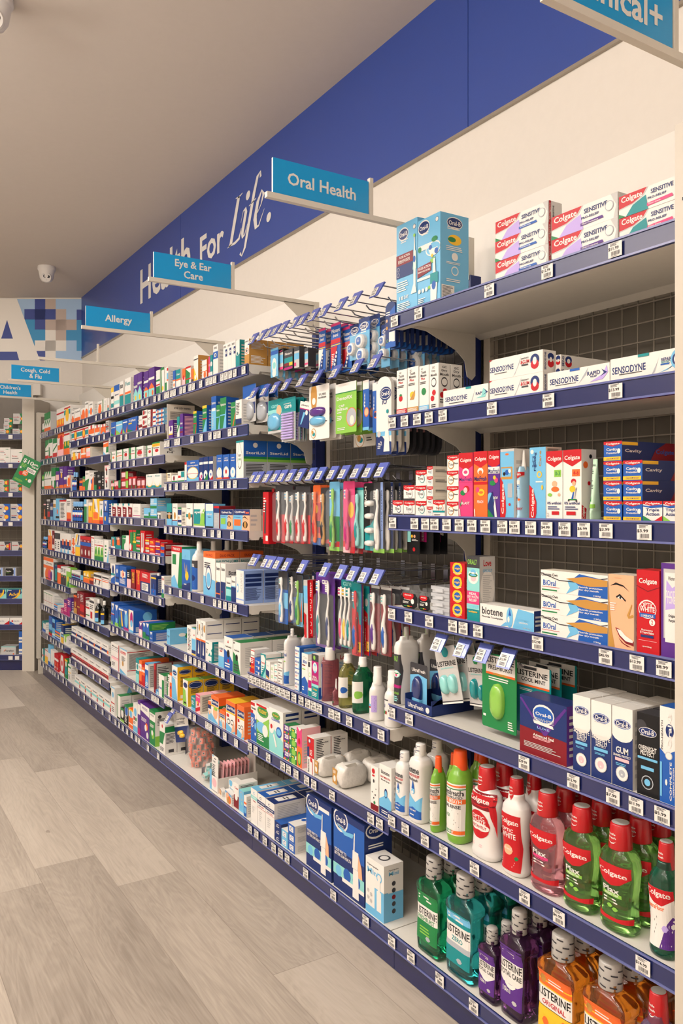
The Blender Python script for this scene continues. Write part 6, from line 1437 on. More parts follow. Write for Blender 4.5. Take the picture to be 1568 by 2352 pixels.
# second row
for i, (a, b_) in enumerate(((1085, 1240), (1245, 1392))):
    hp('f2', 'lump', a, b_, 775, 1215, .05+.02*i, 2, .04, 's:hB 66 100;oW 50 60 40 .3;rs 4 4 96 60;rN 6 22 96 52;rW 46 26 86 44;rR 6 44 30 48', 'clear pack of travel bottle with navy label, %s one' % ('left', 'right')[i], name='travel_bottle_pack', c=[(.5, .3, .4, .26, 'S')])
hp('h4', 'lump', 82, 245, 950, 1345, .055, 3, .02, 'T:tt 50 80 50 9 care;ht 58 70;oc 80 66 18;hs 0 8', 'teal card with pale blue floss container', name='floss_pack', c=[(.5, .34, .42, .26, 'b')])
hp('h4', 'rods', 245, 412, 925, 1440, .05, 5, .014, 'T:tW 46 80 50 7 care;tW 40 87 50 4 piksters;hs 0 66;hT 88 100', 'teal card with ten lilac interdental brushes', name='interdental_brush_pack')
hp('h4', 'card', 440, 565, 945, 1250, .05, 2, .02, 'N:hW 72 100;hM 70 74;tk 50 86 70 10 piksters;pb 20 10 30 10 60 60 40 60;oW 70 60 12', 'tilted navy and white floss pick card', name='floss_pick_pack', tilt=12)
hp('h4', 'lump', 575, 815, 785, 1420, .045, 4, .022, 'W:oD 24 80 16 2.4;oW 24 72 9;tk 66 82 36 4 TUBE;tk 66 76 40 4 SQUEEZER;oD 22 12 13 1;oW 22 12 11 1;oT 24 10 7 .7;oD 18 14 5;lk 50 30 90 34 1', 'white card with purple and turquoise tube squeezers', name='squeezer_pack', c=[(.46, .51, .36, .09, 'V'), (.46, .34, .36, .09, 'b')])
hp('h4', 'card', 892, 1140, 755, 1345, .045, 5, .02, 'g:hW 82 100;hG 80 82;tW 44 70 76 7 DentoFIX;tW 30 55 28 5 CAP;tW 36 48 52 5 REPAIR;lW 8 40 40 44 1;oO 78 30 25 1;oS 78 30 23 1;ow 80 24 10 1.2;lW 8 26 36 36 3;lW 10 6 60 12 2', 'bright green cap repair sachet with round picture', name='dental_repair_pack')
hp('h4', 'card', 1218, 1292, 705, 1300, .05, 3, .022, 'B:hW 82 100;oO 60 36 36 1.2;oc 60 36 30 1.1;TW 30 60 20 30 fix;hb 0 6', 'slim bright blue dental repair sachet, left', name='dental_repair_pack')
hp('h4', 'card', 1335, 1388, 735, 1330, .05, 3, .022, 'B:hW 84 100;oO 70 36 40 1.2;oN 60 36 30 1.1;TW 30 60 20 30 fix', 'slim dark blue dental repair sachet, right', name='dental_repair_pack')
hp('h4', 'card', 1108, 1370, 950, 1505, .16, 1, .02, 'W:tk 76 92 36 5 TUBE;rV 60 62 100 70;pt 10 32 90 32 100 50 0 50;oD 30 14 20 .9;oW 30 14 18 .9;oT 34 14 10 .7;oD 26 18 9;lk 60 10 90 20 2', 'white squeezer card behind green sachet, lower edge showing', name='squeezer_pack')
hp('h4', 'round', 1380, 1560, 675, 1600, .03, 3, .03, 'W:pN 0 0 100 0 100 16 60 18 40 24 0 26;pb 0 24 100 24 100 30 0 30;oN 62 78 38 .7;oW 62 78 34 .6;oN 62 78 32 .56;tW 62 78 54 5 Oral-B;tN 56 68 30 7 iO;tW 26 15 26 5 x2;lW 10 8 36 12 2;os 20 27 12;pW 50 4 90 4 80 50 70 50;oT 76 55 8', 'tall white rounded brush head card, blue foot', name='brush_head_pack')
hp('c5', 'round', 985, 1085, 690, 1170, .12, 6, .028, 'k:pp 20 30 90 30 80 60 30 60;oR 50 42 16;pb 34 6 60 6 60 30 40 30;hs 90 100', 'rounded dark brush head card, pink blister', name='brush_head_pack')
# third row: toothbrushes
hp('h5', 'box', 62, 118, 280, 845, .05, 1, .03, 'R:lW 10 60 60 90 6;pk 20 20 50 20 60 80 40 80;rW 50 6 90 16', 'tall bright red toothbrush box at left end', c='R', name='toothbrush_pack')
for i, (a, b_, t0, t1, c1, c2) in enumerate(((192, 288, 250, 835, 'W', 'R'), (285, 372, 250, 838, 'W', 'R'), (352, 412, 290, 832, 's', 'G'), (400, 486, 255, 842, 'W', 'R'), (478, 550, 262, 842, 'W', 'R'))):
    hp('h5', 'brush', a, b_, t0, t1, .055, 3, .03, 'r:hk 50 100;pR 60 0 100 0 100 50 70 50', 'white toothbrush with %s grip in clear pack, %s of five' % (('red', 'red', 'green', 'red', 'red')[i], NO[i]), c=c1+c2+'b', name='toothbrush_pack')
hp('h5', 'brush', 578, 655, 245, 855, .06, 3, .03, 'O:hR 20 70;hB 0 12;oY 40 60 30;hk 30 40', 'red and orange childrens toothbrush pack', c='ORt', name='toothbrush_pack')
hp('h5', 'brush', 658, 742, 270, 875, .06, 2, .03, 'k:pR 0 8 100 14 100 0 0 0;hK 0 6', 'black and gold battery toothbrush pack', c='DKW', name='toothbrush_pack')
hp('h5', 'brush', 746, 850, 210, 915, .045, 2, .035, 'b:pR 60 0 100 0 100 36 80 30;hR 0 12;hG 14 50;hg 0 6', 'green childrens battery toothbrush, red pack corner', c='gGB', name='toothbrush_pack')
hp('h5', 'brush', 852, 888, 270, 905, .09, 2, .03, 'k:hR 0 12;hG 14 40', 'narrow green and black childrens toothbrush pack', c='KGB', name='toothbrush_pack')
hp('h5', 'brush', 888, 1005, 205, 935, .045, 3, .035, 'P:hp 0 8;pR 60 0 100 0 100 36 80 30;hR 8 16;oY 70 60 24 1.6;ov 40 40 20', 'pink childrens battery toothbrush pack', c='PMb', name='toothbrush_pack')
hp('h5', 'brush', 1005, 1095, 270, 890, .06, 3, .03, 't:lW 10 6 70 34 10;hT 96 100', 'pale teal toothbrush pack, ridged lower half', c='tTW', name='toothbrush_pack')
hp('h5', 'lump', 1100, 1215, 225, 910, .06, 2, .03, 'K:TW 16 80 18 30 REACH;pT 10 0 100 0 100 50 60 38 10 34', 'black and teal card with four white refills', c=[(.6, .70, .34, .045, 'W'), (.6, .51, .34, .045, 'W'), (.6, .30, .34, .045, 'W'), (.6, .11, .34, .045, 'W')], name='floss_refill_pack')
hp('h5', 'brush', 1200, 1312, 215, 935, .045, 2, .04, 'k:rl 64 0 86 100;TN 75 60 12 60 TONGUE_CLEANER;hg 0 6', 'white tongue cleaner pack, purple strip, left', c='WWs', name='tongue_cleaner_pack')
hp('h5', 'brush', 1312, 1412, 220, 935, .07, 3, .035, 'k:rN 64 0 86 100;TW 75 70 12 50 TONGUE;hg 0 6', 'white tongue cleaner pack beside shelf edge', c='WWs', name='tongue_cleaner_pack')
hp('c6', 'card', 1088, 1172, 280, 672, .11, 3, .03, 'K:rt 4 20 30 60;tW 66 42 44 6 DAY1;oY 40 30 8;oc 60 30 8;oR 56 8 10;lW 40 22 90 26 2', 'black charcoal toothbrush card below the third shelf', name='toothbrush_pack')
hp('c6', 'card', 1175, 1262, 280, 672, .13, 3, .03, 'K:rM 0 20 50 60;TW 20 36 16 30 SENS', 'black card with plum panel, right of first', name='toothbrush_pack')
# lowest row
hp('h6', 'brush', 222, 318, 140, 670, .05, 2, .03, 'B:hk 66 100;pb 40 30 100 30 100 60 50 60', 'white toothbrush on blue card, leftmost', c='Wbt', name='toothbrush_pack')
hp('h6', 'brush', 305, 352, 145, 655, .07, 2, .03, 'k:hR 0 30', 'slim toothbrush pack with red foot', c='Wrs', name='toothbrush_pack')
hp('h6', 'brush', 355, 405, 140, 660, .07, 2, .03, 'k:hB 0 50', 'slim white toothbrush pack with blue foot', c='WNT', name='toothbrush_pack')
hp('h6', 'brush', 408, 470, 180, 705, .06, 2, .03, 'b:hk 66 100;pO 60 10 90 10 90 60', 'lime green childrens toothbrush pack', c='gGg', name='toothbrush_pack')
RC = 'R:lW 30 70 70 96 8;oW 50 62 28;oR 50 62 22;lW 30 44 70 56 4;oW 50 36 28;oR 50 36 22;oW 50 22 28;oR 50 22 22;oW 50 8 28;oR 50 8 22'
hp('h6', 'box', 488, 528, 195, 825, .05, 1, .03, 's:pR 0 0 60 0 60 40 0 44;hb 60 90;Tr 50 24 30 30 Colgate', 'slim white and red toothbrush box, tilted', name='toothbrush_pack', c='R', tilt=-2)
hp('h6', 'box', 532, 575, 195, 805, .06, 1, .03, RC, 'slim red toothbrush box with round emblems, left', name='toothbrush_pack', c='r')
hp('h6', 'box', 578, 608, 195, 800, .08, 1, .03, RC, 'slim red toothbrush box with emblems, right', name='toothbrush_pack', c='r')
hp('h6', 'brush2', 608, 800, 150, 905, .045, 3, .03, 'V:tW 50 88 34 6 care;rk 6 4 94 72', 'clear twin pack, teal and navy toothbrushes', c='WTb,WNW', name='toothbrush_pack')
hp('h6', 'brush3', 868, 990, 225, 915, .05, 2, .03, 'T:tt 50 94 70 6 care;rk 4 3 96 84', 'clear pack of pink, yellow and teal toothbrushes', c='WPP,WYY,WTT', name='toothbrush_pack')
CG = 'R:pT 0 44 100 44 100 100 0 100;rN 86 0 100 100;pR 0 44 60 44 80 36 60 60 0 66;os 40 76 24 1.5;TW 24 22 20 34 Colgate;lt 16 48 50 56 3;rY 44 6 84 20;tk 64 13 14 9 2;rk 54 44 62 54'
hp('h6', 'brush', 978, 1085, 260, 1000, .05, 1, .03, CG, 'red and teal twin toothbrush card, yellow number square', c='RBb', name='toothbrush_pack')
hp('h6', 'card', 1100, 1165, 290, 1000, .07, 2, .03, CG, 'red and navy toothbrush card behind, yellow square', name='toothbrush_pack')
hp('h6', 'brush', 1178, 1262, 285, 965, .05, 2, .035, 'r:hk 74 100;hs 96 100', 'white toothbrush with teal bristles, purple grip', c='WVt', name='toothbrush_pack')
hp('h6', 'brush', 1278, 1385, 300, 1000, .05, 3, .035, 'r:hk 74 100;hs 96 100', 'white toothbrush with teal bristles, blue grip', c='WBt', name='toothbrush_pack')
# nearest bay, below the fourth shelf
LS = 's:tK 50 70 90 9 LISTERINE;oT 50 90 16;pT 40 82 60 82 62 96 44 96;tt 50 62 60 4 pocketmist;hk 0 5;pW 0 3 0 0 100 0 100 3'
hp('h9', 'lump', 650, 850, 370, 900, .045, 4, .035, LS, 'tilted white card with two turquoise sprays', c=[(.3, .34, .17, .17, 't'), (.7, .34, .17, .17, 't')], tilt=-15, name='breath_spray_pack')
hp('h9', 'lump', 905, 1065, 430, 905, .07, 2, .035, LS.replace('oT', 'oG').replace('pT', 'pG'), 'white and green card with two sprays, partly hidden', c=[(.4, .34, .17, .2, 'T'), (.85, .28, .13, .16, 'T')], tilt=-6, name='breath_spray_pack')
hp('h9', 'lump', 1020, 1345, 395, 1090, .04, 1, .035, 'G:pW 12 74 96 74 96 98 12 98;tK 54 92 78 8 LISTERINE;tK 54 82 70 6 FRESHBURST;rO 12 72 96 75;tg 54 73.5 40 2 POCKETMIST;lW 20 64 90 70 2;lW 76 4 94 16 4;rW 4 14 12 17', 'large green breath spray card, lime green spray', c=[(.48, .38, .19, .24, 'g')], name='breath_spray_pack')
hp('c3', 'card', 388, 632, 65, 545, .08, 3, .045, 'T:pW 0 72 96 72 96 100 0 100;tK 46 88 90 8 LISTERINE;tK 50 79 70 6 COOL_MINT;rO 0 69 96 72;lW 10 62 60 66 2;rk 24 94 60 98', 'turquoise breath spray card behind purple carton', name='breath_spray_pack')
# ultrafresh counter tray with two carded tubes
ty0, ty1 = Yp(934, XF+.02), Yp(1046, XF+.02); tz = SH[0][4]-.0015
mb = MB(); tw = ty0-ty1; mb.box(.0, .002, 0, -tw*.55, 0, .03, pal('N')); mb.box(0, .16, -tw*.55, -tw*.55-.002, 0, .045, pal('N')); mb.box(0, .16, 0, .002, 0, .045, pal('N')); mb.box(0, .16, 0, -tw*.55, 0, .002, pal('N'))
mb.prism([(0, .03), (.16, .045), (.16, .09), (.10, .09)], lambda p, s: (p[0], -tw*.55-.002*s, p[1]), pal('N'))
decor(mb, 'tW 40 50 60 44 UltraFresh;oW 86 50 7', lambda u, v, e: (-e, -u*tw*.55, v*.03), tw*.55, .03)
place(mb.build('display_tray'), 'display_tray', 'tray', 'navy cardboard tray of breath spray cards, fifth shelf, nearest bay', (XF+.015, ty0, tz))
for i, (x0, dd) in enumerate(((936, .02), (981, .10))):
    X = XF+dd+.012; ya, yb = Yp(x0, X), Yp(x0+38, X)
    hang('lump', ya, yb, tz+.006, tz+.135, dd+.022, 1, .02, 'k:tW 50 84 80 8 UltraFresh;pb 0 0 100 0 100 70 50 76 0 70;hT 0 4', 'black and blue carded breath spray in tray, %s' % ('front one', 'rear one')[i], c=[(.5, .38, .26, .34, 'N'), (.5, .16, .24, .14, 'b')], name='breath_spray_pack')
# ------------------------------------------------------------------ third-nearest bay, bottom shelf: jars, card tray, loose packs
bz = SH[2][-1]-.0015
def jar(y, x, r, h, name, label):
    mb = MB(); N = 28; P = [(0, .80), (.03, .90), (.3, .96), (.62, 1.0), (.72, 1.0), (.74, .94), (.9, .90), (.96, .8)]
    V = [(r*f*cos(2*pi*i/N), r*f*sin(2*pi*i/N), z*h) for z, f in P for i in range(N)]
    F = [(a*N+i, a*N+(i+1) % N, (a+1)*N+(i+1) % N, (a+1)*N+i) for a in range(len(P)-1) for i in range(N)]+[tuple(range(N))[::-1], tuple((len(P)-1)*N+i for i in range(N))]
    mb.mesh(V, F, clear('jar_plastic', 'f0e6e0', .12)); o = ob(name, None, None, (x, y, bz)); tag(o, label, 'jar'); ob('clear_jar', mb.build('clear_jar', True), o)
    mb = MB(); mb.mesh([(-r*1.0*cos(t)-.001, r*1.0*sin(t)+.0, z) for z in (.25*h, .6*h) for t in (.5, .75, 1.0, 1.25)], [(0, 1, 5, 4), (1, 2, 6, 5), (2, 3, 7, 6)], pal('N')); ob('jar_label', mb.build('jar_label'), o)
mb = MB(); mo = mat('earplug_orange', 'e0582c', .5)
mb.box(-.017, .017, -.014, .014, -.008, .008, clear('case_plastic', 'f4ece6', .14)); mb.tube([(-.013, -.005, 0), (.013, -.005, 0)], .0062, mo, 8); mb.tube([(-.013, .005, 0), (.013, .005, 0)], .0062, mo, 8)
mb.box(-.004, .006, -.004, .005, .0082, .0086, pal('W')); mb.box(-.003, .005, -.003, .004, .0087, .009, pal('k')); EP = mb.build('earplug_case')
jy = Yp(462, XF+.11); jx = XF+.11; JR = .078; JH = .21; jar(jy, jx, JR, JH, 'earplug_jar', 'large clear jar filled with orange earplug cases')
rj = random.Random(3); cnt = 0
for lay in range(6):
    z = .014+lay*.030; rad_ = (.046, .050, .054, .056, .052, .040)[lay]
    for i in range(8 if lay < 5 else 5):
        a = 2*pi*(i+.4*lay)/8+rj.uniform(-.1, .1); cnt += 1
        o = ob('earplug_case', EP, None, (jx+rad_*cos(a), jy+rad_*sin(a), bz+z+rj.uniform(-.003, .003)), (rj.uniform(-.7, .7), pi/2+rj.uniform(-.5, .5), a+rj.uniform(-.3, .3)))
        tag(o, 'orange earplugs in small clear case inside the large jar', 'earplug case', 'earplug cases in the jar')
j2 = Yp(491, XF+.075); jar(j2, XF+.06, .042, .10, 'small_jar', 'small clear jar of wrapped packs beside earplug jar')
mb = MB(); mb.box(-.015, .015, -.011, .011, -.006, .006, pal('s')); mb.box(-.012, .012, -.0112, .0112, -.0062, .0062, pal('t')); SP = mb.build('wrapped_pack')
for i in range(14):
    a = i*2.4; rad_ = .026 if i % 3 else .008
    tag(ob('wrapped_pack', SP, None, (XF+.06+rad_*cos(a), j2+rad_*sin(a), bz+.012+.0055*i), (rj.uniform(-.4, .4), rj.uniform(-.4, .4), a)), 'small white and teal wrapped pack inside the small jar', 'pack', 'wrapped packs in the small jar')
hang('lump', Yp(404, XF+.06), Yp(438, XF+.06), .19, .345, .06, 2, .03, 'N:hW 50 100;tk 50 74 60 7 earplugs;rk 30 94 70 97;lk 20 56 80 68 3', 'hanging white and navy card with yellow earplugs', c=[(.45, .3, .14, .08, 'Y'), (.55, .2, .12, .07, 'Y')], tilt=-16, name='earplug_pack')
for i, (px, zz) in enumerate(((402, .395), (387, .325))):
    hook(Yp(px, XF+.02), zz, 'low peg hook with tilted blue price flap, %s' % ('upper one', 'lower one')[i], 'low peg hooks by the bottom shelf', i)
# white tray of pink carded packs
y0 = Yp(482, XF+.02); mb = MB(); tw = .085; 
mb.box(0, .002, 0, -tw, 0, .065, m_white); mb.box(0, .2, -tw, -tw-.002, 0, .065, m_white); mb.box(0, .2, 0, .002, 0, .065, m_white); mb.box(0, .2, 0, -tw, 0, .002, m_white); mb.box(-.001, 0, 0, -.02, 0, .09, pal('b'))
mb.box(.19, .192, 0, -tw, 0, .2, m_white)
decor(mb, 'op 60 60 30 .8', lambda u, v, e: (-e, -u*tw, v*.065), tw, .065); place(mb.build('card_tray'), 'card_tray', 'tray', 'white card tray holding pink carded packs, bottom shelf', (XF+.02, y0, bz))
mb = MB(); mb.prism(rr_out(.07, .15, .006), lambda p, s: (s*.002, -p[0], p[1]), pal('W')); decor(mb, 'hW 0 100;rb 10 95 30 100;rk 40 90 70 93;tk 36 82 40 5 GUM;lk 10 20 60 74 10', lambda u, v, e: (-e, -u*.07, v*.15), .07, .15); place(mb.build('carded_pack'), 'carded_pack', 'pack', 'white carded pack standing first in the white tray', (XF+.028, y0-.005, bz+.006))
mb = MB(); mb.prism(rr_out(.05, .115, .008), lambda p, s: (s*.002, -p[0], p[1]), pal('p')); mb.box(-.008, 0, -.012, -.040, .01, .085, clear('pink_blister', 'f0d0d0', .35)); decor(mb, 'ok 50 86 8 .8', lambda u, v, e: (-e, -u*.05, v*.115), .05, .115); PC = mb.build('carded_pack')
for i in range(8):
    tag(ob('carded_pack', PC, None, (XF+.05+i*.018, y0-.028, bz+.012), (0, radians(3), 0)), 'pink carded pack in white tray, %s from the front' % NO[i], 'pack', 'pink carded packs in the tray')
# loose sachets and small cartons beside the tray
def simple(px0, px1, yt, dep, di, name, cat, label, dx=.02, rot=0, z=None):
    X = XF+dx; a, b_ = Yp(px0, X), Yp(px1, X); h = Zp(px0, yt, X)-bz
    DES.append(di); place(carton(len(DES)-1, round(a-b_, 4), round(h, 4), dep), name, cat, label, (X, a, bz if z is None else z), None, (0, 0, rot))
simple(502, 517, 1806, .02, 'W:oD 50 30 30;oc 40 60 22;hk 86 94;lk 20 10 80 20 2', 'picture_sachet', 'sachet', 'brown picture sachet leaning low beside the tray', .035, -.2)
simple(517, 536, 1812, .02, 'W:hb 74 90;oc 40 46 26 1;oO 70 40 20;oD 50 20 20;hB 90 94', 'picture_sachet', 'sachet', 'blue topped sachet with picture of people', .018, -.1)
simple(525, 537, 1789, .04, 'W:hb 0 26;tb 50 60 60 8 floss;ob 40 88 30;lb 20 30 80 50 3', 'floss_carton', 'carton', 'slim white and blue carton behind the sachets', .04)
simple(537, 548, 1795, .09, 'W/W/W:rr 0 0 100 50;tR 50 80 70 8 Cold;oW 50 44 30;pW 30 40 70 40 50 60:lk 10 70 90 94 5', 'sore_carton', 'carton', 'slim white and red carton, bottom shelf, third-nearest bay')
simple(549, 559.5, 1812, .09, 'b/b/t:oS 50 74 36 1.2;ob 50 74 30 1.1;ot 60 40 16', 'floss_carton', 'carton', 'slim sky blue carton, bottom shelf, third-nearest bay')
simple(560, 566, 1826, .05, 'W/W/W:hB 0 50;hO 60 70;ob 50 30 36 1.4', 'floss_carton', 'carton', 'narrow white, orange and blue carton next to tall rinse cartons', .012)
# ------------------------------------------------------------------ far wall unit, security cameras, gift card flag
UD = 6.86
UN = [2.03, 1.782, 1.533, 1.283, 1.029, .811, .617, .394, .134]
a1 = pxa(52.5, UD); a0 = a1-1.0
mb = MB()
bbox(mb, a0-.3, a1, BD-.03, BD-.025, .1, 2.4, grainy('grid_back_panel', '6f675d', '6a6258', 20, .4))
for i in range(14): a = a1-.03-i*.07; bbox(mb, a-.001, a+.001, BD-.034, BD-.031, .1, 2.1, m_wire)
for i in range(28): z = .14+i*.07; bbox(mb, a0, a1, BD-.036, BD-.034, z-.001, z+.001, m_wire)
tag(ob('grid_back_panel', mb.build('grid_back_panel')), 'brown grey grid back of the far wall shelving', 'back panel')
mb = MB(); bbox(mb, a1+.002, pxa(68, UD), UD-.02, BD-.003, 0, pyz(915, UD), m_frame)
tag(ob('unit_end_panel', mb.build('unit_end_panel')), 'tall white end panel right of the far wall shelving', 'end panel')
mb = MB(); bbox(mb, pxa(68.5, UD), pxa(82, UD), UD-.03, BD-.003, 0, pyz(915, UD), m_frame)
tag(ob('corner_post', mb.build('corner_post')), 'white corner post between far shelving and main shelving', 'post')
for i, z in enumerate(UN):
    r = ob('wall_unit_shelf', None); tag(r, 'shelf with blue rail on the far wall unit, %s' % (ORD[i]+' from top' if i else 'topmost'), 'shelf', 'shelves of the far wall unit')
    mb = MB(); bbox(mb, a0, a1, UD+.005, BD-.04, z-.035, z-.002, m_board); ob('shelf_board', mb.build('shelf_board'), r)
    mb = MB(); bbox(mb, a0, a1, UD, UD+.004, z-.045, z, m_rail); bbox(mb, a0, a1, UD-.003, UD, z-.045, z-.041, m_lip); bbox(mb, a0, a1, UD-.003, UD, z-.002, z+.002, m_lip); ob('price_rail', mb.build('price_rail'), r)
    for px in ([25] if i not in (3, 8) else [25, 40] if i == 8 else [25, 2]):
        if i in (4, 5, 6, 7): continue
        mb = MB(); a = pxa(px-5, UD); bbox(mb, a, a+.036, UD-.006, UD-.004, z-.04, z-.008, m_tick); ob('price_ticket', mb.build('price_ticket'), r)
    if i == 8: mb = MB(); bbox(mb, a0, a1, UD+.02, UD+.03, 0, z-.046, m_kick); ob('kickplate', mb.build('kickplate'), r)
def ucarton(px0, px1, y, si, design, label, k=1, j=0, d=.12):
    a, b_ = pxa(px0, UD), pxa(px1, UD); z = UN[si]; h = (pyz(y, UD)-z)/k
    mb = MB(); w = b_-a; zz = z-.0015+j*h
    V = bw(a, UD+.012, zz); S = design.split(':'); c = S[0]
    mb.box(0, w, 0, d, 0, h-.0005, pal(c)); decor(mb, S[1], lambda u, v, e: (u*w, -e, v*h), w, h)
    tag(ob('tablet_carton', mb.build('tablet_carton'), None, V, (0, 0, -TH)), label, 'carton')
NG = 's:pG 55 0 100 0 100 100 55 100 75 50;oR 78 50 15;oY 78 50 11;tR 28 66 50 12 nurofen;lk 8 30 50 50 2'
ucarton(27.5, 54, 971, 0, NG, 'grey and green tablet carton, far wall unit top shelf, pile bottom', 2, 0)
ucarton(29, 55, 949, 0, NG, 'grey and green tablet carton, far wall unit top shelf, upper', 2, 1)
ucarton(8, 28, 959.5, 0, NG, 'small grey carton left of the tall pile, upper', 3, 2); ucarton(7, 27, 959.5, 0, NG, 'small grey carton left of the tall pile, middle', 3, 1); ucarton(-6, 22, 959.5, 0, NG, 'green and grey carton left of the tall pile, lowest', 3, 0)
CFW = 'W:pG 58 76 76 72 94 76 76 80;tR 30 50 40 12 Buscopan;lk 10 30 70 40 1;oR 60 12 4'
ucarton(23, 54, 1031, 1, CFW, 'white tablet carton with green leaf, far wall second shelf'); ucarton(-8, 22.5, 1027, 1, CFW, 'left white carton, upper, far wall second shelf', 2, 1); ucarton(-8, 22.5, 1027, 1, CFW, 'left white carton, lower, far wall second shelf', 2, 0)
for j in (0, 1):
    u = ('lower', 'upper')[j]
    ucarton(21, 53, 1101, 2, NG+';rR 84 10 94 90', 'grey green carton, red tab, right pile, %s, far third shelf' % u, 2, j)
    ucarton(-12, 20.5, 1101, 2, NG+';rR 84 10 94 90', 'grey green carton, red tab, left pile, %s, far third shelf' % u, 2, j)
    NB = 's:pB 50 0 100 0 100 100 50 100 74 60;oO 74 50 16;oY 74 50 12;tR 28 66 46 12 nurofen;pN 6 38 44 38 38 52 6 52;oW 62 16 9'
    ucarton(23, 52.5, 1157, 3, NB, 'grey and blue carton, right pile, %s, far fourth shelf' % u, 2, j); ucarton(-10, 21.5, 1157, 3, NB, 'grey and blue carton, left pile, %s, far fourth shelf' % u, 2, j)
NK = 's:pk 60 60 90 60 100 100 50 100;pk 60 40 90 40 100 0 50 0;oW 76 50 15;oR 76 50 13;oY 76 50 9;tR 28 60 46 16 nurofen'
ucarton(25.5, 54, 1244, 4, NK, 'silver tablet carton, right, far wall fifth shelf'); ucarton(-8, 24, 1244, 4, NK+';rR 84 10 96 80', 'silver tablet carton with red tab, far wall fifth shelf')
ZN = 's:rK 6 6 70 94;oK 66 50 20 1;pl 78 100 92 100 92 0 78 0;tW 34 60 42 18 Zandien;lg 12 36 50 44 1'
ucarton(9.5, 36, 1304, 5, ZN, 'black and lilac tablet carton, right, far wall sixth shelf'); ucarton(-22, 6.5, 1304, 5, ZN, 'black and lilac carton cut by photo edge, sixth shelf')
AD = 't:pN 0 0 60 4 96 60 90 100 10 100 0 60;pY 26 0 60 6 84 40 88 90 80 96 76 50 50 14;tY 44 46 66 34 Advil;lW 8 80 40 92 1;hT 96 100'
ucarton(15, 50, 1353, 6, AD, 'turquoise and navy tablet carton, right, far wall seventh shelf'); ucarton(-25, 13, 1353, 6, AD, 'turquoise and navy carton cut by photo edge, seventh shelf')
ES = 'W:pR 60 0 100 0 100 60;pB 0 0 40 0 0 50;tN 46 52 40 14 ibuprofen;oR 18 52 6'
ucarton(21, 54, 1419, 7, ES, 'white carton with red corner, right, far wall eighth shelf'); ucarton(-14, 20, 1419, 7, ES, 'white carton with red corner, left, far wall eighth shelf')
ucarton(1, 35, 1485, 8, 's:tk 56 50 60 22 Panafen;pO 16 40 26 60 36 70 22 44;oO 84 12 5;ht 90 100', 'pale grey tablet carton on far wall bottom shelf', 1, 0)
for j in range(4):
    ucarton(42, 53, 1450, 8, ('B:hW 0 0', 'W:hB 40 60;hN 0 10')[(j+1) % 2], 'blue and white tub, %s in far stack' % ('lowest', 'second', 'third', 'top')[j], 4, j, .05)
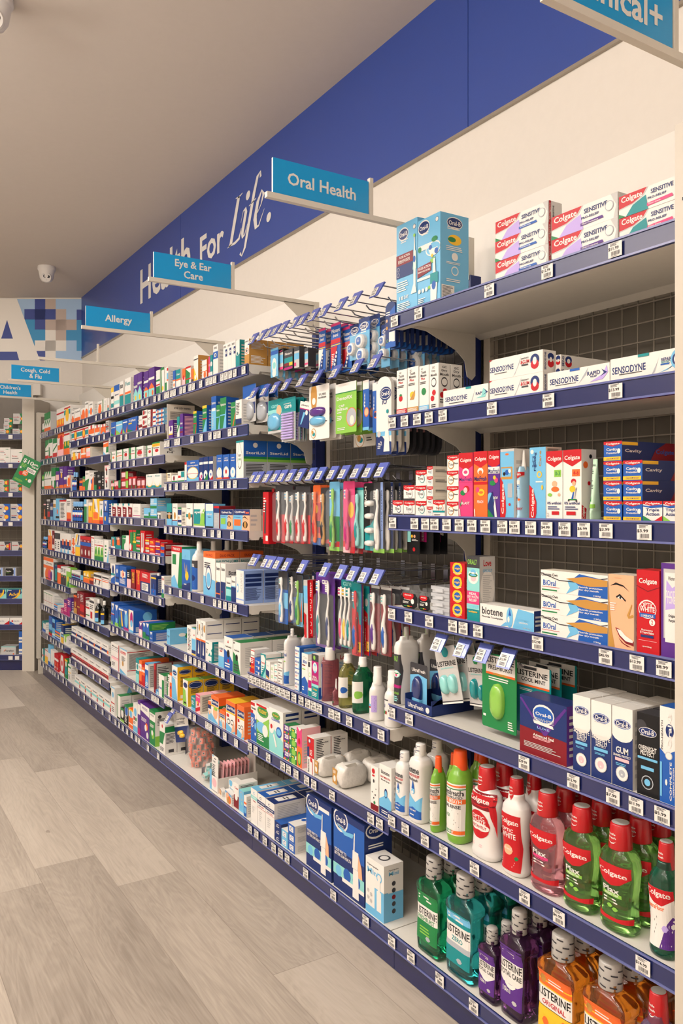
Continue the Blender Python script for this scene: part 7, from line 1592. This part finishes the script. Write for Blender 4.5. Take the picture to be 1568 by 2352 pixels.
def dome(px, py, label):
    # mounted on the ceiling; find the point on the ceiling plane seen there
    dpt = (CEIL-EYE)*1836/(1153-py); a = pxa(px, dpt); x, y, _ = bw(a, dpt, 0)
    r = ob('security_camera', None, None, (x, y, CEIL)); tag(r, label, 'security camera'); m = mat('camera_white', 'd6d0ca', .35); N = 28
    mb = MB(); P = [(0, .066), (-.022, .068), (-.03, .064), (-.034, .06), (-.09, .050), (-.112, .036), (-.122, .0)]
    V = [(rr_*cos(2*pi*i/N), rr_*sin(2*pi*i/N), z) for z, rr_ in P for i in range(N)]; mb.mesh(V, [(q*N+i, q*N+(i+1) % N, (q+1)*N+(i+1) % N, (q+1)*N+i) for q in range(len(P)-1) for i in range(N)], m); ob('camera_housing', mb.build('camera_housing', True), r)
    from mathutils import Vector
    mb = MB(); d = Vector((-x*.9-.25, -y*.9, -1.1)).normalized(); c0 = Vector((0, 0, -.085))+d*.028; u = d.cross(Vector((0, 0, 1))).normalized(); v = u.cross(d)
    def disc(c, rr_, m_, n=20): mb.poly([tuple(c+(u*cos(2*pi*i/n)+v*sin(2*pi*i/n))*rr_) for i in range(n)], m_)
    R = [(0, .040), (.012, .039), (.02, .034)]; V = [tuple(c0+d*t+(u*cos(2*pi*i/N)+v*sin(2*pi*i/N))*rr_) for t, rr_ in R for i in range(N)]
    mb.mesh(V, [(q*N+i, q*N+(i+1) % N, (q+1)*N+(i+1) % N, (q+1)*N+i) for q in range(2) for i in range(N)]+[tuple(2*N+i for i in range(N))], m)
    disc(c0+d*.0205-u*.015+v*.006, .011, pal('K')); disc(c0+d*.0205+u*.013+v*.008, .011, pal('k')); disc(c0+d*.021+u*.013+v*.008, .006, pal('s')); disc(c0+d*.0205+v*(-.02), .002, pal('k'))
    ob('camera_lens', mb.build('camera_lens'), r)
dome(107, 613, 'white dome security camera on the ceiling above cross mural')
dome(-14, -6, 'white dome security camera cut by the top left corner')
# tilted green gift card flag
FD = 6.70; fx, fy, fz = bw(pxa(62, FD), FD, pyz(1083, FD)); w, h = .165, .235
mb = MB(); A = radians(-27)
def ff(u, v, e):
    a, z = (u-.5)*w, (v-.5)*h; a2, z2 = a*cos(A)-z*sin(A), a*sin(A)+z*cos(A); a2, z2 = a*cos(-A)+z*sin(-A)*1, -a*sin(-A)+z*cos(-A)
    p = bw(a2, -.002-e if e >= 0 else .002, z2); return (p[0], p[1], p[2])
mb.poly([ff(0, 1, 0), ff(0, 0, 0), ff(1, 0, 0), ff(1, 1, 0)], pal('G')); mb.poly([ff(0, 1, -1), ff(1, 1, -1), ff(1, 0, -1), ff(0, 0, -1)], pal('G'))
for p, q in (((0, 0), (1, 0)), ((1, 0), (1, 1)), ((1, 1), (0, 1)), ((0, 1), (0, 0))): mb.poly([ff(*p, 0), ff(*p, -1), ff(*q, -1), ff(*q, 0)], pal('G'))
decor(mb, 'tW 36 82 56 17 $10;tW 76 84 30 8 gift;tW 78 75 34 8 card;lg 8 58 40 72 3;rW 44 50 92 66;lk 48 53 88 63 3;oR 26 36 11;oO 46 42 15;lW 34 36 58 48 3;oW 84 24 9;oY 66 24 4;oW 12 54 5;lg 8 6 60 14 3', ff, w, h)
fl = tag(ob('gift_card_flag', mb.build('gift_card_flag'), None, (fx, fy, fz)), 'tilted green flag reading $10 gift card at far end', 'flag')
mb = MB(); mb.tube([(0, 0, .10), (.012, .012, .14), (.02, .04, .17)], .003, m_clear); ob('flag_clip', mb.build('flag_clip'), fl)
